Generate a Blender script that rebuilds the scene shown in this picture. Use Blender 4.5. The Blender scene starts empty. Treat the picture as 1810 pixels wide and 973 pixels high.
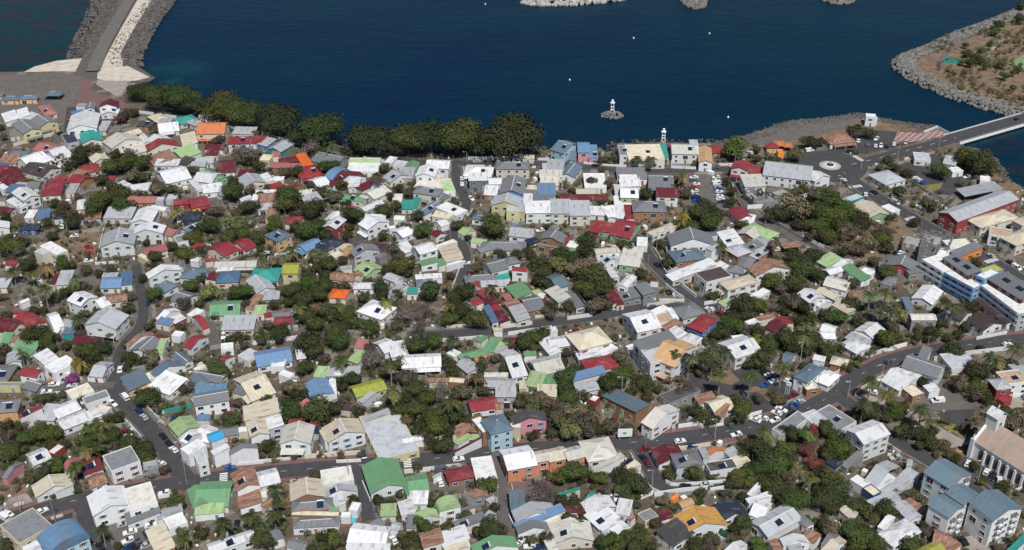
import bpy, bmesh, math, random
from mathutils import Vector, Matrix
from mathutils.geometry import tessellate_polygon
R = math.radians
scene = bpy.context.scene
col = scene.collection
rng = random.Random(7)

# ---------------------------------------------------------------- camera, light, exposure
CAM_H, PITCH = 253.0, 30.395
cd = bpy.data.cameras.new('camera'); cam = bpy.data.objects.new('camera', cd); col.objects.link(cam)
cam.location = (0, 0, CAM_H); cam.rotation_euler = (R(90 - PITCH), 0, 0)
cd.sensor_width = 36; cd.lens = 36 * 2050 / 1810.0; cd.clip_start = 1; cd.clip_end = 9000
scene.camera = cam
SUN_EL, SUN_AZ = 58, 164          # azimuth clockwise from +Y (the view direction)
w = bpy.data.worlds.new('World'); scene.world = w; w.use_nodes = True
nt = w.node_tree; bg = nt.nodes['Background']; sky = nt.nodes.new('ShaderNodeTexSky')
sky.sky_type = 'NISHITA'; sky.sun_disc = False; sky.sun_elevation = R(SUN_EL); sky.sun_rotation = R(SUN_AZ)
sky.altitude = 250; sky.air_density = 1; sky.dust_density = 0.4
nt.links.new(sky.outputs[0], bg.inputs[0]); bg.inputs[1].default_value = 0.075
sd = bpy.data.lights.new('sun', 'SUN'); sd.energy = 5.0; sd.angle = R(0.5); sd.color = (1, 0.965, 0.91)
sun = bpy.data.objects.new('sun', sd); col.objects.link(sun)
sdir = Vector((math.sin(R(SUN_AZ)) * math.cos(R(SUN_EL)), math.cos(R(SUN_AZ)) * math.cos(R(SUN_EL)), math.sin(R(SUN_EL))))
sun.rotation_euler = sdir.to_track_quat('Z', 'Y').to_euler(); sun.location = (0, 300, 400)
scene.view_settings.view_transform = 'Standard'; scene.view_settings.look = 'None'
scene.view_settings.exposure = -0.12; scene.view_settings.gamma = 1
scene.render.engine = 'CYCLES'
scene.cycles.max_bounces = 4; scene.cycles.diffuse_bounces = 2; scene.cycles.glossy_bounces = 2
scene.cycles.transparent_max_bounces = 4

# ---------------------------------------------------------------- materials
def srgb(h):
    c = [int(h[i:i + 2], 16) / 255 for i in (0, 2, 4)]
    return tuple((x / 12.92 if x <= .04045 else ((x + .055) / 1.055) ** 2.4) for x in c) + (1,)
class NT:
    def __init__(s, name):
        s.m = bpy.data.materials.new(name); s.m.use_nodes = True; s.t = s.m.node_tree
        s.b = s.t.nodes['Principled BSDF']
    def n(s, typ, **kw):
        nd = s.t.nodes.new(typ)
        for k, v in kw.items():
            if k in nd.inputs.keys(): nd.inputs[k].default_value = v
            else: setattr(nd, k, v)
        return nd
    def l(s, a, b): s.t.links.new(a, b)
    def noise(s, vec, scale, detail=2, rough=.5):
        nd = s.n('ShaderNodeTexNoise', Scale=scale, Detail=detail, Roughness=rough); s.l(vec, nd.inputs['Vector']); return nd.outputs['Fac']
    def ramp(s, fac, stops):
        nd = s.n('ShaderNodeValToRGB'); e = nd.color_ramp.elements
        while len(e) < len(stops): e.new(.5)
        for i, (p, c) in enumerate(stops): e[i].position = p; e[i].color = c if len(c) == 4 else (*c, 1)
        s.l(fac, nd.inputs[0]); return nd.outputs[0]
    def mix(s, fac, a, b, mode='MIX'):
        nd = s.n('ShaderNodeMix', data_type='RGBA', blend_type=mode)
        for sock, v in ((nd.inputs[0], fac), (nd.inputs[6], a), (nd.inputs[7], b)):
            if isinstance(v, (int, float)): sock.default_value = v
            elif isinstance(v, tuple): sock.default_value = v if len(v) == 4 else (*v, 1)
            else: s.l(v, sock)
        return nd.outputs[2]
    def math(s, op, a, b=0.0, clamp=False):
        nd = s.n('ShaderNodeMath', operation=op, use_clamp=clamp)
        for i, v in enumerate((a, b)):
            if isinstance(v, (int, float)): nd.inputs[i].default_value = v
            else: s.l(v, nd.inputs[i])
        return nd.outputs[0]
    def obj(s): return s.n('ShaderNodeTexCoord').outputs['Object']
    def pos(s): return s.n('ShaderNodeNewGeometry').outputs['Position']
    def rand(s): return s.n('ShaderNodeObjectInfo').outputs['Random']
def g3(v): return (v, v, v, 1)

def simple(name, c, rough=.8, var=.12, scale=.6, metal=0):
    m = NT(name)
    f = m.noise(m.pos(), scale, 3)
    lo = tuple(x * (1 - var) for x in c[:3]); hi = tuple(min(1, x * (1 + var)) for x in c[:3])
    cc = m.ramp(f, [(.3, lo), (.7, hi)])
    m.l(cc, m.b.inputs['Base Color']); m.b.inputs['Roughness'].default_value = rough; m.b.inputs['Metallic'].default_value = metal
    return m.m
def roof_mat(name, c, kind='metal'):
    """corrugated sheets: ribs along the fall, seams across, fading, streaks of dirt and rust"""
    m = NT(name); o = m.obj(); rnd = m.rand()
    geo = m.pos()
    sep = m.n('ShaderNodeSeparateXYZ'); m.l(o, sep.inputs[0])
    ribs = m.math('SINE', m.math('MULTIPLY', sep.outputs[0], 8.5))
    panel = m.n('ShaderNodeTexWhiteNoise', noise_dimensions='2D')
    cmb = m.n('ShaderNodeCombineXYZ')
    m.l(m.math('FLOOR', m.math('MULTIPLY', sep.outputs[0], 1.05)), cmb.inputs[0]); m.l(m.math('FLOOR', m.math('MULTIPLY', sep.outputs[1], .33)), cmb.inputs[1])
    m.l(m.math('ADD', m.math('MULTIPLY', rnd, 50), 0), cmb.inputs[2]); m.l(cmb.outputs[0], panel.inputs['Vector'])
    mp = m.n('ShaderNodeMapping'); mp.inputs['Scale'].default_value = (2.2, .35, 1); m.l(o, mp.inputs[0])
    add = m.n('ShaderNodeVectorMath', operation='ADD'); m.l(mp.outputs[0], add.inputs[0]); m.l(cmb.outputs[0], add.inputs[1]) if False else None
    streak = m.noise(mp.outputs[0], .9, 4, .65)
    blot = m.noise(geo, .22, 4, .6)
    base = m.mix(m.math('MULTIPLY', panel.outputs['Value'], .26), c, tuple(x * .55 for x in c[:3]))
    base = m.mix(m.math('MULTIPLY', m.math('GREATER_THAN', panel.outputs['Value'], .955), .4), base, (.26, .17, .12, 1))
    base = m.mix(m.math('MULTIPLY', m.ramp(streak, [(.42, (0, 0, 0)), (.75, (.7, .7, .7))]), m.math('ADD', m.math('FRACT', m.math('MULTIPLY', rnd, 13.7)), .35), True), base, tuple(x * .45 + .012 for x in c[:3]))
    base = m.mix(m.ramp(blot, [(.52, (0, 0, 0)), (.72, (.3, .3, .3))]), base, (.23, .2, .17, 1))
    base = m.mix(m.math('MULTIPLY', m.math('ADD', ribs, 1), .11), base, tuple(x * .45 for x in c[:3]))
    hsv = m.n('ShaderNodeHueSaturation'); m.l(base, hsv.inputs['Color'])
    m.l(m.math('ADD', m.math('MULTIPLY', rnd, .26), .82), hsv.inputs['Value'])
    m.l(m.math('ADD', m.math('MULTIPLY', rnd, .012), .494), hsv.inputs['Hue'])
    m.l(hsv.outputs[0], m.b.inputs['Base Color'])
    m.b.inputs['Roughness'].default_value = .6; m.b.inputs['Specular IOR Level'].default_value = .3
    bp = m.n('ShaderNodeBump', Strength=.5, Distance=.03); m.l(ribs, bp.inputs['Height']); m.l(bp.outputs[0], m.b.inputs['Normal'])
    return m.m
def rusty(name, c1, c2):
    m = NT(name); o = m.obj()
    mp = m.n('ShaderNodeMapping'); mp.inputs['Scale'].default_value = (1.4, .25, 1); m.l(o, mp.inputs[0])
    f = m.noise(mp.outputs[0], 1.2, 4, .6)
    base = m.ramp(f, [(.38, c1), (.6, c2)])
    sep = m.n('ShaderNodeSeparateXYZ'); m.l(o, sep.inputs[0])
    ribs = m.math('SINE', m.math('MULTIPLY', sep.outputs[0], 8.5))
    base = m.mix(m.math('MULTIPLY', m.math('ADD', ribs, 1), .13), base, tuple(x * .4 for x in c1[:3]))
    m.l(base, m.b.inputs['Base Color']); m.b.inputs['Roughness'].default_value = .75
    return m.m
RC = {  # roof colours (base colours, unlit)
 'w': (.74, .75, .77), 'W': (.62, .60, .54), 'c': (.64, .57, .44), 'l': (.43, .45, .48), 'g': (.19, .20, .215), 'd': (.075, .075, .08),
 's': (.13, .19, .25), 'S': (.14, .215, .27), 'r': (.27, .034, .045), 'R': (.125, .018, .028), 'p': (.42, .155, .15), 'o': (.62, .20, .08),
 'O': (.80, .17, .02), 't': (.035, .30, .26), 'v': (.15, .33, .17), 'V': (.38, .52, .26), 'b': (.09, .17, .30), 'B': (.15, .27, .44),
 'n': (.02, .035, .06), 'C': (.03, .35, .58), 'y': (.60, .33, .09), 'Y': (.36, .38, .06), 'm': (.07, .045, .045), 'a': (.62, .38, .2), 'T': (.42, .32, .26)}
RM = {k: roof_mat('roof_sheet_' + k, (*v, 1)) for k, v in RC.items()}
RM['k'] = rusty('roof_rusty_sheet', (.34, .22, .16, 1), (.19, .075, .045, 1))
RM['o'] = RM["o"]
CONC = {}
def concrete(name, c):
    m = NT(name); p = m.pos()
    f = m.noise(p, .5, 6, .7); f2 = m.noise(p, 2.5, 3)
    b = m.ramp(f, [(.3, tuple(x * .62 for x in c)), (.5, c), (.75, tuple(min(1, x * 1.12) for x in c))])
    b = m.mix(m.ramp(f2, [(.55, (0, 0, 0)), (.7, (.35, .35, .35))]), b, tuple(x * .5 for x in c))
    m.l(b, m.b.inputs['Base Color']); m.b.inputs['Roughness'].default_value = .9
    return m.m
for k, v in RC.items(): CONC[k] = concrete('flat_roof_' + k, v)
CONC['k'] = concrete('flat_roof_k', (.42, .30, .22)); CONC['w'] = concrete('flat_roof_w2', (.66, .66, .65))
def wall_mat(name, c):
    m = NT(name); p = m.pos(); rnd = m.rand()
    mp = m.n('ShaderNodeMapping'); mp.inputs['Scale'].default_value = (1.2, 1.2, .3); m.l(p, mp.inputs[0])
    f = m.noise(mp.outputs[0], 1.1, 4, .6)
    b = m.mix(m.ramp(f, [(.45, (0, 0, 0)), (.8, (.45, .45, .45))]), c, tuple(x * .55 for x in c[:3]))
    hsv = m.n('ShaderNodeHueSaturation'); m.l(b, hsv.inputs['Color']); m.l(m.math('ADD', m.math('MULTIPLY', rnd, .24), .84), hsv.inputs['Value'])
    m.l(hsv.outputs[0], m.b.inputs['Base Color']); m.b.inputs['Roughness'].default_value = .85
    return m.m
WC = {'w': (.72, .73, .74), 'W': (.66, .63, .55), 'c': (.62, .54, .38), 'a': (.70, .42, .20), 'y': (.58, .53, .29), 'l': (.45, .47, .5), 'g': (.24, .24, .25),
 's': (.16, .22, .3), 'k': (.30, .16, .085), 'r': (.29, .045, .05), 'R': (.10, .025, .025), 'p': (.62, .28, .34), 'P': (.66, .27, .16), 'b': (.10, .24, .5), 'B': (.20, .36, .60),
 'c2': (.4, .6, .7), 't': (.03, .3, .3), 'v': (.25, .42, .25), 'V': (.4, .55, .35), 'O': (.85, .27, .04), 'o': (.75, .3, .05), 'n': (.05, .09, .2), 'm': (.15, .08, .06), 'd': (.1, .1, .1)}
WM = {k: wall_mat('wall_paint_' + k, (*v, 1)) for k, v in WC.items()}
CN = {'w': 'white', 'W': 'off-white', 'c': 'cream', 'l': 'pale grey', 'g': 'grey', 'd': 'charcoal', 's': 'slate-blue', 'S': 'steel-blue', 'r': 'red', 'R': 'maroon',
 'p': 'pink', 'o': 'orange', 'O': 'bright orange', 't': 'turquoise', 'v': 'green', 'V': 'pale green', 'b': 'blue', 'B': 'sky-blue', 'n': 'navy', 'C': 'cyan', 'y': 'sandy', 'Y': 'olive-yellow', 'm': 'brown',
 'k': 'rusty brown', 'a': 'peach', 'T': 'beige', 'open': 'open-sided', 'P': 'salmon'}
M_glass = NT('window_glass'); M_glass.b.inputs['Base Color'].default_value = (.015, .02, .028, 1); M_glass.b.inputs['Roughness'].default_value = .12; M_glass = M_glass.m
M_frame = simple('painted_trim', (.68, .68, .66), .6)
M_dark = simple('dark_interior', (.03, .028, .026), .9)
M_panel = simple('solar_panel', (.012, .02, .045), .15, .3)
M_tank = simple('tank_metal', (.6, .62, .64), .35)
M_wood = simple('wood_post', (.13, .08, .05), .8)
M_conc = concrete('bare_concrete', (.30, .29, .275))
M_block = concrete('block_work', (.215, .215, .215))
M_white = simple('white_paint', (.78, .78, .77), .6, .06)
M_rock_d = simple('basalt_boulder', (.085, .078, .072), .9, .5, .5)
M_rock_l = simple('grey_boulder', (.15, .142, .13), .9, .5, .5)
M_rock_p = simple('pale_block', (.33, .32, .295), .9, .35, .3)
M_steel = simple('galvanised_pole', (.42, .43, .43), .5)
M_rubber = simple('tyre_rubber', (.02, .02, .02), .8)
M_hub = simple('wheel_hub', (.35, .35, .36), .4)
M_bark = simple('bark', (.13, .10, .08), .9, .3, 3)
M_pbark = simple('palm_bark', (.24, .21, .18), .9, .3, 3)

def leaf_mat(name, c1, c2, trans=.0):
    m = NT(name); at = m.n('ShaderNodeAttribute', attribute_name='tone'); rnd = m.rand()
    b = m.ramp(at.outputs['Fac'], [(0, c1), (1, c2)])
    hsv = m.n('ShaderNodeHueSaturation'); m.l(b, hsv.inputs['Color'])
    m.l(m.math('ADD', m.math('MULTIPLY', rnd, .7), .65), hsv.inputs['Value']); m.l(m.math('ADD', m.math('MULTIPLY', m.math('FRACT', m.math('MULTIPLY', rnd, 7.3)), .07), .462), hsv.inputs['Hue'])
    m.l(m.math('ADD', m.math('MULTIPLY', rnd, .3), .75), hsv.inputs['Saturation'])
    m.l(hsv.outputs[0], m.b.inputs['Base Color']); m.b.inputs['Roughness'].default_value = .75; m.b.inputs['Specular IOR Level'].default_value = .12
    an = m.n('ShaderNodeAttribute', attribute_name='nrm'); vt = m.n('ShaderNodeVectorTransform', vector_type='NORMAL', convert_from='OBJECT', convert_to='WORLD'); m.l(an.outputs['Vector'], vt.inputs[0])
    m.l(vt.outputs[0], m.b.inputs['Normal'])
    return m.m
LM = {'b': leaf_mat('foliage_green', (.026, .040, .011), (.086, .106, .030)), 'o': leaf_mat('foliage_olive', (.07, .08, .028), (.16, .16, .06)),
 'd': leaf_mat('foliage_dry', (.07, .06, .035), (.16, .135, .08)), 'x': leaf_mat('bare_twigs', (.085, .07, .062), (.18, .15, .135)),
 'G': leaf_mat('foliage_bright', (.028, .045, .014), (.07, .105, .028)), 'f': leaf_mat('red_blossom', (.09, .03, .022), (.17, .055, .04)),
 'F': leaf_mat('magenta_blossom', (.28, .025, .12), (.5, .08, .25)), 'u': leaf_mat('purple_blossom', (.12, .02, .12), (.25, .05, .25)),
 'M': leaf_mat('seaside_foliage', (.022, .033, .012), (.062, .076, .027)), 'P': leaf_mat('palm_green', (.030, .045, .012), (.12, .135, .042)),
 'p': leaf_mat('palm_yellow', (.07, .08, .015), (.30, .21, .04))}

def ground_mat():
    m = NT('town_ground'); p = m.pos()
    v = m.n('ShaderNodeTexVoronoi', Scale=.085); m.l(p, v.inputs['Vector'])
    wn = m.n('ShaderNodeSeparateColor'); m.l(v.outputs['Color'], wn.inputs[0])
    yard = m.ramp(wn.outputs[0], [(0, (.12, .085, .06)), (.3, (.09, .072, .055)), (.55, (.13, .112, .094)), (.78, (.165, .148, .13)), (1, (.24, .22, .195))])
    v2 = m.n('ShaderNodeTexVoronoi', Scale=.21, distance='CHEBYCHEV'); m.l(p, v2.inputs['Vector']); w2 = m.n('ShaderNodeSeparateColor'); m.l(v2.outputs['Color'], w2.inputs[0])
    slab = m.math('GREATER_THAN', w2.outputs[1], .85)
    f = m.noise(p, .35, 6, .7); f2 = m.noise(p, .06, 3)
    b = m.mix(m.ramp(f, [(.35, (0, 0, 0)), (.7, (1, 1, 1))]), yard, (.072, .058, .038, 1))
    b = m.mix(m.ramp(m.noise(p, .9, 5, .7), [(.48, (0, 0, 0)), (.68, (.75, .75, .75))]), b, (.038, .042, .018, 1))
    b = m.mix(m.ramp(f2, [(.4, (0, 0, 0)), (.75, (.4, .4, .4))]), b, (.17, .12, .08, 1))
    pave = m.ramp(m.noise(p, .8, 4), [(.35, (.14, .128, .112)), (.65, (.23, .21, .185))])
    b = m.mix(m.math('MULTIPLY', slab, .85), b, pave)
    m.l(b, m.b.inputs['Base Color']); m.b.inputs['Roughness'].default_value = .95
    return m.m
def zone_mat(name, stops, scale=.3, detail=6):
    m = NT(name); p = m.pos(); f = m.noise(p, scale, detail, .68)
    b = m.ramp(f, stops)
    b = m.mix(m.ramp(m.noise(p, 2.2, 3), [(.5, (0, 0, 0)), (.75, (.3, .3, .3))]), b, tuple(x * .5 for x in stops[0][1][:3]))
    m.l(b, m.b.inputs['Base Color']); m.b.inputs['Roughness'].default_value = .93
    return m.m
ZM = {'a': zone_mat('asphalt', [(.3, (.036, .035, .037)), (.55, (.05, .048, .05)), (.75, (.068, .064, .063))], .12),
 'A': zone_mat('road_asphalt', [(.3, (.038, .038, .041)), (.6, (.055, .054, .057)), (.8, (.08, .077, .076))], .35, 8),
 'L': zone_mat('worn_lane', [(.3, (.075, .068, .064)), (.6, (.11, .10, .095)), (.8, (.14, .13, .12))], .3),
 'K': zone_mat('dark_rubble', [(.3, (.05, .045, .04)), (.5, (.09, .08, .07)), (.7, (.17, .15, .13))], .7, 8),
 'p': zone_mat('worn_tarmac', [(.3, (.095, .082, .075)), (.6, (.13, .115, .105)), (.8, (.165, .15, .14))], .2),
 'r': zone_mat('red_paving', [(.3, (.13, .072, .07)), (.6, (.165, .095, .09)), (.8, (.20, .13, .12))], .4),
 's': zone_mat('coral_sand', [(.3, (.36, .31, .25)), (.5, (.50, .45, .37)), (.75, (.62, .57, .49))], .2),
 'c': zone_mat('pale_paving', [(.3, (.22, .19, .165)), (.6, (.31, .275, .24)), (.8, (.38, .34, .3))], .3),
 'e': zone_mat('dry_earth', [(.25, (.06, .055, .03)), (.45, (.15, .10, .065)), (.7, (.24, .17, .115))], .18),
 'y': zone_mat('dry_grass', [(.3, (.12, .11, .035)), (.6, (.2, .17, .06)), (.8, (.26, .22, .1))], .3),
 'G': zone_mat('green_pitch', [(.3, (.13, .22, .09)), (.7, (.18, .28, .12))], .2)}
def checker_mat():
    m = NT('checkered_paving'); p = m.pos()
    mp = m.n('ShaderNodeMapping'); mp.inputs['Rotation'].default_value = (0, 0, R(38)); m.l(p, mp.inputs[0])
    sep = m.n('ShaderNodeSeparateXYZ'); m.l(mp.outputs[0], sep.inputs[0])
    def line(o): return m.math('GREATER_THAN', m.math('FRACT', m.math('MULTIPLY', o, .36)), .72)
    b = m.mix(m.math('MAXIMUM', line(sep.outputs[0]), line(sep.outputs[1])), (.22, .075, .07, 1), (.36, .31, .28, 1))
    m.l(b, m.b.inputs['Base Color']); m.b.inputs['Roughness'].default_value = .9
    return m.m
ZM['q'] = checker_mat()

# ---------------------------------------------------------------- mesh helpers
class MB:
    """collects vertices and faces of ONE mesh"""
    def __init__(s): s.v = []; s.f = []; s.mi = []; s.tone = None
    def face(s, pts, mi=0):
        n = len(s.v); s.v += [tuple(p) for p in pts]; s.f.append(tuple(range(n, n + len(pts)))); s.mi.append(mi)
    def quads(s, pts, faces, mi=0):
        n = len(s.v); s.v += [tuple(p) for p in pts]
        for f in faces: s.f.append(tuple(n + i for i in f)); s.mi.append(mi)
    def box(s, x0, y0, z0, x1, y1, z1, mi=0):
        s.quads([(x0, y0, z0), (x1, y0, z0), (x1, y1, z0), (x0, y1, z0), (x0, y0, z1), (x1, y0, z1), (x1, y1, z1), (x0, y1, z1)],
                [(3, 2, 1, 0), (4, 5, 6, 7), (0, 1, 5, 4), (1, 2, 6, 5), (2, 3, 7, 6), (3, 0, 4, 7)], mi)
    def cyl(s, x, y, z0, z1, r0, r1=None, n=8, mi=0):
        r1 = r0 if r1 is None else r1
        P = [(x + r0 * math.cos(2 * math.pi * i / n), y + r0 * math.sin(2 * math.pi * i / n), z0) for i in range(n)] + \
            [(x + r1 * math.cos(2 * math.pi * i / n), y + r1 * math.sin(2 * math.pi * i / n), z1) for i in range(n)]
        s.quads(P, [(i, (i + 1) % n, n + (i + 1) % n, n + i) for i in range(n)] + [tuple(range(n))[::-1], tuple(range(n, 2 * n))], mi)
    def tube(s, pts, rad, n=6, mi=0):
        rings = []
        for i, p in enumerate(pts):
            p = Vector(p); d = (Vector(pts[min(i + 1, len(pts) - 1)]) - Vector(pts[max(i - 1, 0)])).normalized()
            a = d.cross(Vector((0, 0, 1))); a = a.normalized() if a.length > .01 else Vector((1, 0, 0)); b = d.cross(a).normalized()
            r = rad[i] if isinstance(rad, (list, tuple)) else rad
            rings.append([p + a * r * math.cos(2 * math.pi * k / n) + b * r * math.sin(2 * math.pi * k / n) for k in range(n)])
        P = [q for r_ in rings for q in r_]
        F = [(j * n + k, j * n + (k + 1) % n, (j + 1) * n + (k + 1) % n, (j + 1) * n + k) for j in range(len(pts) - 1) for k in range(n)]
        s.quads(P, F + [tuple(range(n))[::-1], tuple(range(len(P) - n, len(P)))], mi)
    def mesh(s, name, mats):
        me = bpy.data.meshes.new(name); me.from_pydata(s.v, [], s.f)
        for m in (mats if isinstance(mats, (list, tuple)) else [mats]): me.materials.append(m)
        if any(s.mi): me.polygons.foreach_set('material_index', s.mi)
        if getattr(s, 'nrm', None):
            a = me.attributes.new('nrm', 'FLOAT_VECTOR', 'FACE'); a.data.foreach_set('vector', [c_ for q_ in s.nrm for c_ in q_])
        if s.tone: 
            a = me.attributes.new('tone', 'FLOAT', 'FACE'); a.data.foreach_set('value', s.tone)
        me.update(); return me
    def obj(s, name, mats, parent=None):
        return link(name, s.mesh(name, mats), parent)
def link(name, data, parent=None):
    o = bpy.data.objects.new(name, data); col.objects.link(o)
    if parent: o.parent = parent
    return o
def empty(name, loc, rz=0):
    o = bpy.data.objects.new(name, None); col.objects.link(o); o.location = loc; o.rotation_euler = (0, 0, rz); o.empty_display_size = .5
    return o
def tag(o, label=None, cat=None, group=None, kind=None):
    if label: o['label'] = label
    if cat: o['category'] = cat
    if group: o['group'] = group
    if kind: o['kind'] = kind
    return o
REG = []   # things whose labels are written at the end: dict(o, x, y, desc, short, cat, big)
def reg(o, x, y, desc, cat, short=None, group=None, size=1.0, fixed=None):
    o['category'] = cat
    if group: o['group'] = group
    REG.append(dict(o=o, x=x, y=y, d=desc, s=short or desc, size=size, fixed=fixed))
    if fixed: o['label'] = fixed
    return o
def pts_of(t): return [tuple(float(q) for q in p.split(',')) for p in t.split()]

def sheet(name, poly, z, mat, thick=0, struct=True):
    m = MB(); tris = tessellate_polygon([[Vector((x, y, 0)) for x, y in poly]])
    P = [(x, y, z) for x, y in poly]; F = []
    for t in tris:
        a, b, c = (Vector(P[i]) for i in t)
        F.append(tuple(t) if (b - a).cross(c - a).z > 0 else tuple(t)[::-1])
    m.quads(P, F)
    o = m.obj(name, mat)
    if struct: o['kind'] = 'structure'
    return o
def smooth(pts, it=2):
    for _ in range(it):
        q = [pts[0]]
        for a, b in zip(pts, pts[1:]):
            q += [(a[0] * .75 + b[0] * .25, a[1] * .75 + b[1] * .25), (a[0] * .25 + b[0] * .75, a[1] * .25 + b[1] * .75)]
        pts = q + [pts[-1]]
    return pts
def normals(pts):
    N = []
    for i in range(len(pts)):
        a, b = pts[max(i - 1, 0)], pts[min(i + 1, len(pts) - 1)]
        dx, dy = b[0] - a[0], b[1] - a[1]; L = math.hypot(dx, dy) or 1; N.append((-dy / L, dx / L))
    return N
def ribbon(mb, pts, w0, w1, z):
    N = normals(pts)
    for i in range(len(pts) - 1):
        a, b = pts[i], pts[i + 1]; n, k = N[i], N[i + 1]
        mb.face([(a[0] + n[0] * w0, a[1] + n[1] * w0, z), (b[0] + k[0] * w0, b[1] + k[1] * w0, z), (b[0] + k[0] * w1, b[1] + k[1] * w1, z), (a[0] + n[0] * w1, a[1] + n[1] * w1, z)][::-1 if w1 > w0 else 1])

# ---------------------------------------------------------------- ground, sea, shore
COAST = pts_of('''-451.9,674.6 -301,678.5 -296.8,688.5 -286.9,698.6 -272.2,703.8 -278.5,732.9 -284.4,773.7 -311.6,914.3 -257.1,914.3 -249.5,825.2 -247.9,773.7 -241.7,710.1 -234.4,689.5 -219.8,671.7 -224.2,660.3 -230,656.6 -219.5,642 -201.8,631.4 -184.9,622.7 -148.5,594.8 -117.4,576.2 -85.3,562.9 -60.9,557.2 -13.4,557.2 14.9,561.5 23.9,562.9 45.8,562.9 54.4,558.6 56.5,570.3 74.2,571.7 111.9,570.3 120.2,574.7 137.3,584.6 155.8,599.6 172.3,602.8 189.3,607.7 199.7,611 207.7,602.8 218,597.2 234,593.2 239.8,582.3 238.4,564.4 245,564.4 249.9,552.9 248.6,537.7 246.8,525.8 253.2,513 308.5,465.2''')
PARK = pts_of('''559.9,965.2 365.4,809.2 334.4,781.1 302.4,755.8 270.2,725.2 250.7,709 243.7,699.7 240.5,683.5 249.5,658.4 262.6,636.6 281.4,616 301,608.5 386.9,621''')
SEA = -1.7
ground_poly = COAST + [(2500, COAST[-1][1]), (2500, -600), (-2500, -600), (-2500, COAST[0][1])]
sheet('ground', ground_poly, 0, ground_mat())
sheet('park_ground', PARK, 0.0, ZM['e'])
def bank(name, pts, flip, wd=3.5, mat=None):
    m = MB(); N = normals(pts); s = -1 if flip else 1; zz = SEA - 1.2
    for i in range(len(pts) - 1):
        a, b, n, k = pts[i], pts[i + 1], N[i], N[i + 1]
        m.face([(a[0], a[1], 0), (b[0], b[1], 0), (b[0] + k[0] * wd * s, b[1] + k[1] * wd * s, zz), (a[0] + n[0] * wd * s, a[1] + n[1] * wd * s, zz)])
    o = m.obj(name, mat or M_rock_d); o['kind'] = 'structure'; return o
bank('shore_slope', COAST, False); bank('park_shore_slope', PARK, True)

def sea_mat():
    m = NT('sea_water'); p = m.pos(); sep = m.n('ShaderNodeSeparateXYZ'); m.l(p, sep.inputs[0]); X, Y = sep.outputs[0], sep.outputs[1]
    # deep harbour blue, greener towards the harbour mouth
    gx = m.math('MULTIPLY', m.math('ADD', X, 60), .0042, True)
    deep = m.mix(gx, (.0005, .0120, .038, 1), (.0002, .0155, .032, 1))
    deep = m.mix(m.ramp(m.noise(p, .012, 4), [(.4, (0, 0, 0)), (.65, (1, 1, 1))]), deep, (.0002, .0165, .036, 1))
    # shallow reef flat beyond the jetty
    (jx0, jy0), (jx1, jy1) = (-268.3,755.0), (-285.8,920.4)
    sl = (jx1 - jx0) / (jy1 - jy0)
    side = m.math('SUBTRACT', m.math('ADD', m.math('MULTIPLY', m.math('SUBTRACT', Y, jy0), sl), jx0), X)
    reef = m.ramp(m.math('MULTIPLY', side, .03, True), [(0, (0, 0, 0)), (.6, (1, 1, 1))])
    f = m.noise(p, .055, 6, .62)
    reefc = m.ramp(f, [(.36, (.003, .028, .035)), (.46, (.005, .025, .034)), (.52, (.010, .019, .026)), (.62, (.017, .021, .026)), (.75, (.007, .017, .026))])
    c = m.mix(reef, deep, reefc)
    wv = m.n('ShaderNodeMapping'); wv.inputs['Rotation'].default_value = (0, 0, R(-18)); wv.inputs['Scale'].default_value = (.35, 1.6, 1); m.l(p, wv.inputs[0])
    wind = m.noise(wv.outputs[0], .012, 5, .6)
    c = m.mix(m.ramp(wind, [(.45, (0, 0, 0)), (.7, (.45, .45, .45))]), c, (.002, .024, .045, 1))
    # turquoise shoal off the end of the beach
    (sx, sy) = (-206.4,672.4)
    dx = m.math('MULTIPLY', m.math('SUBTRACT', X, sx), .045); dy = m.math('MULTIPLY', m.math('SUBTRACT', Y, sy), .03)
    dd = m.math('ADD', m.math('MULTIPLY', dx, dx), m.math('MULTIPLY', dy, dy))
    f3 = m.noise(p, .05, 4)
    sh = m.math('MULTIPLY', m.math('SUBTRACT', 1, m.math('MULTIPLY', dd, .6), True), m.ramp(f3, [(.35, (0, 0, 0)), (.65, (1, 1, 1))]))
    c = m.mix(sh, c, (.002, .042, .050, 1))
    # dark rocky bed along the town front
    yb = m.math('MULTIPLY', m.math('SUBTRACT', (29.9,600.4)[1], Y), .02, True)
    rk = m.math('MULTIPLY', yb, m.ramp(m.noise(p, .11, 6, .7), [(.47, (0, 0, 0)), (.62, (1, 1, 1))]))
    c = m.mix(m.math('MULTIPLY', rk, m.math('SUBTRACT', 1, reef)), c, (.018, .016, .024, 1))
    m.l(c, m.b.inputs['Base Color']); m.b.inputs['Roughness'].default_value = .22; m.b.inputs['IOR'].default_value = 1.33
    m.b.inputs['Specular IOR Level'].default_value = .07
    mp = m.n('ShaderNodeMapping'); mp.inputs['Rotation'].default_value = (0, 0, R(25)); mp.inputs['Scale'].default_value = (1, 2.4, 1); m.l(p, mp.inputs[0])
    h = m.math('ADD', m.noise(mp.outputs[0], .22, 5, .6), m.math('MULTIPLY', m.noise(mp.outputs[0], .05, 3), 1.3))
    bp = m.n('ShaderNodeBump', Strength=.4, Distance=.5); m.l(h, bp.inputs['Height']); m.l(bp.outputs[0], m.b.inputs['Normal'])
    return m.m
sm = MB(); sm.face([(-4000, -650, SEA), (4000, -650, SEA), (4000, 7500, SEA), (-4000, 7500, SEA)])
o = sm.obj('sea', sea_mat()); o['kind'] = 'structure'

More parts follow.
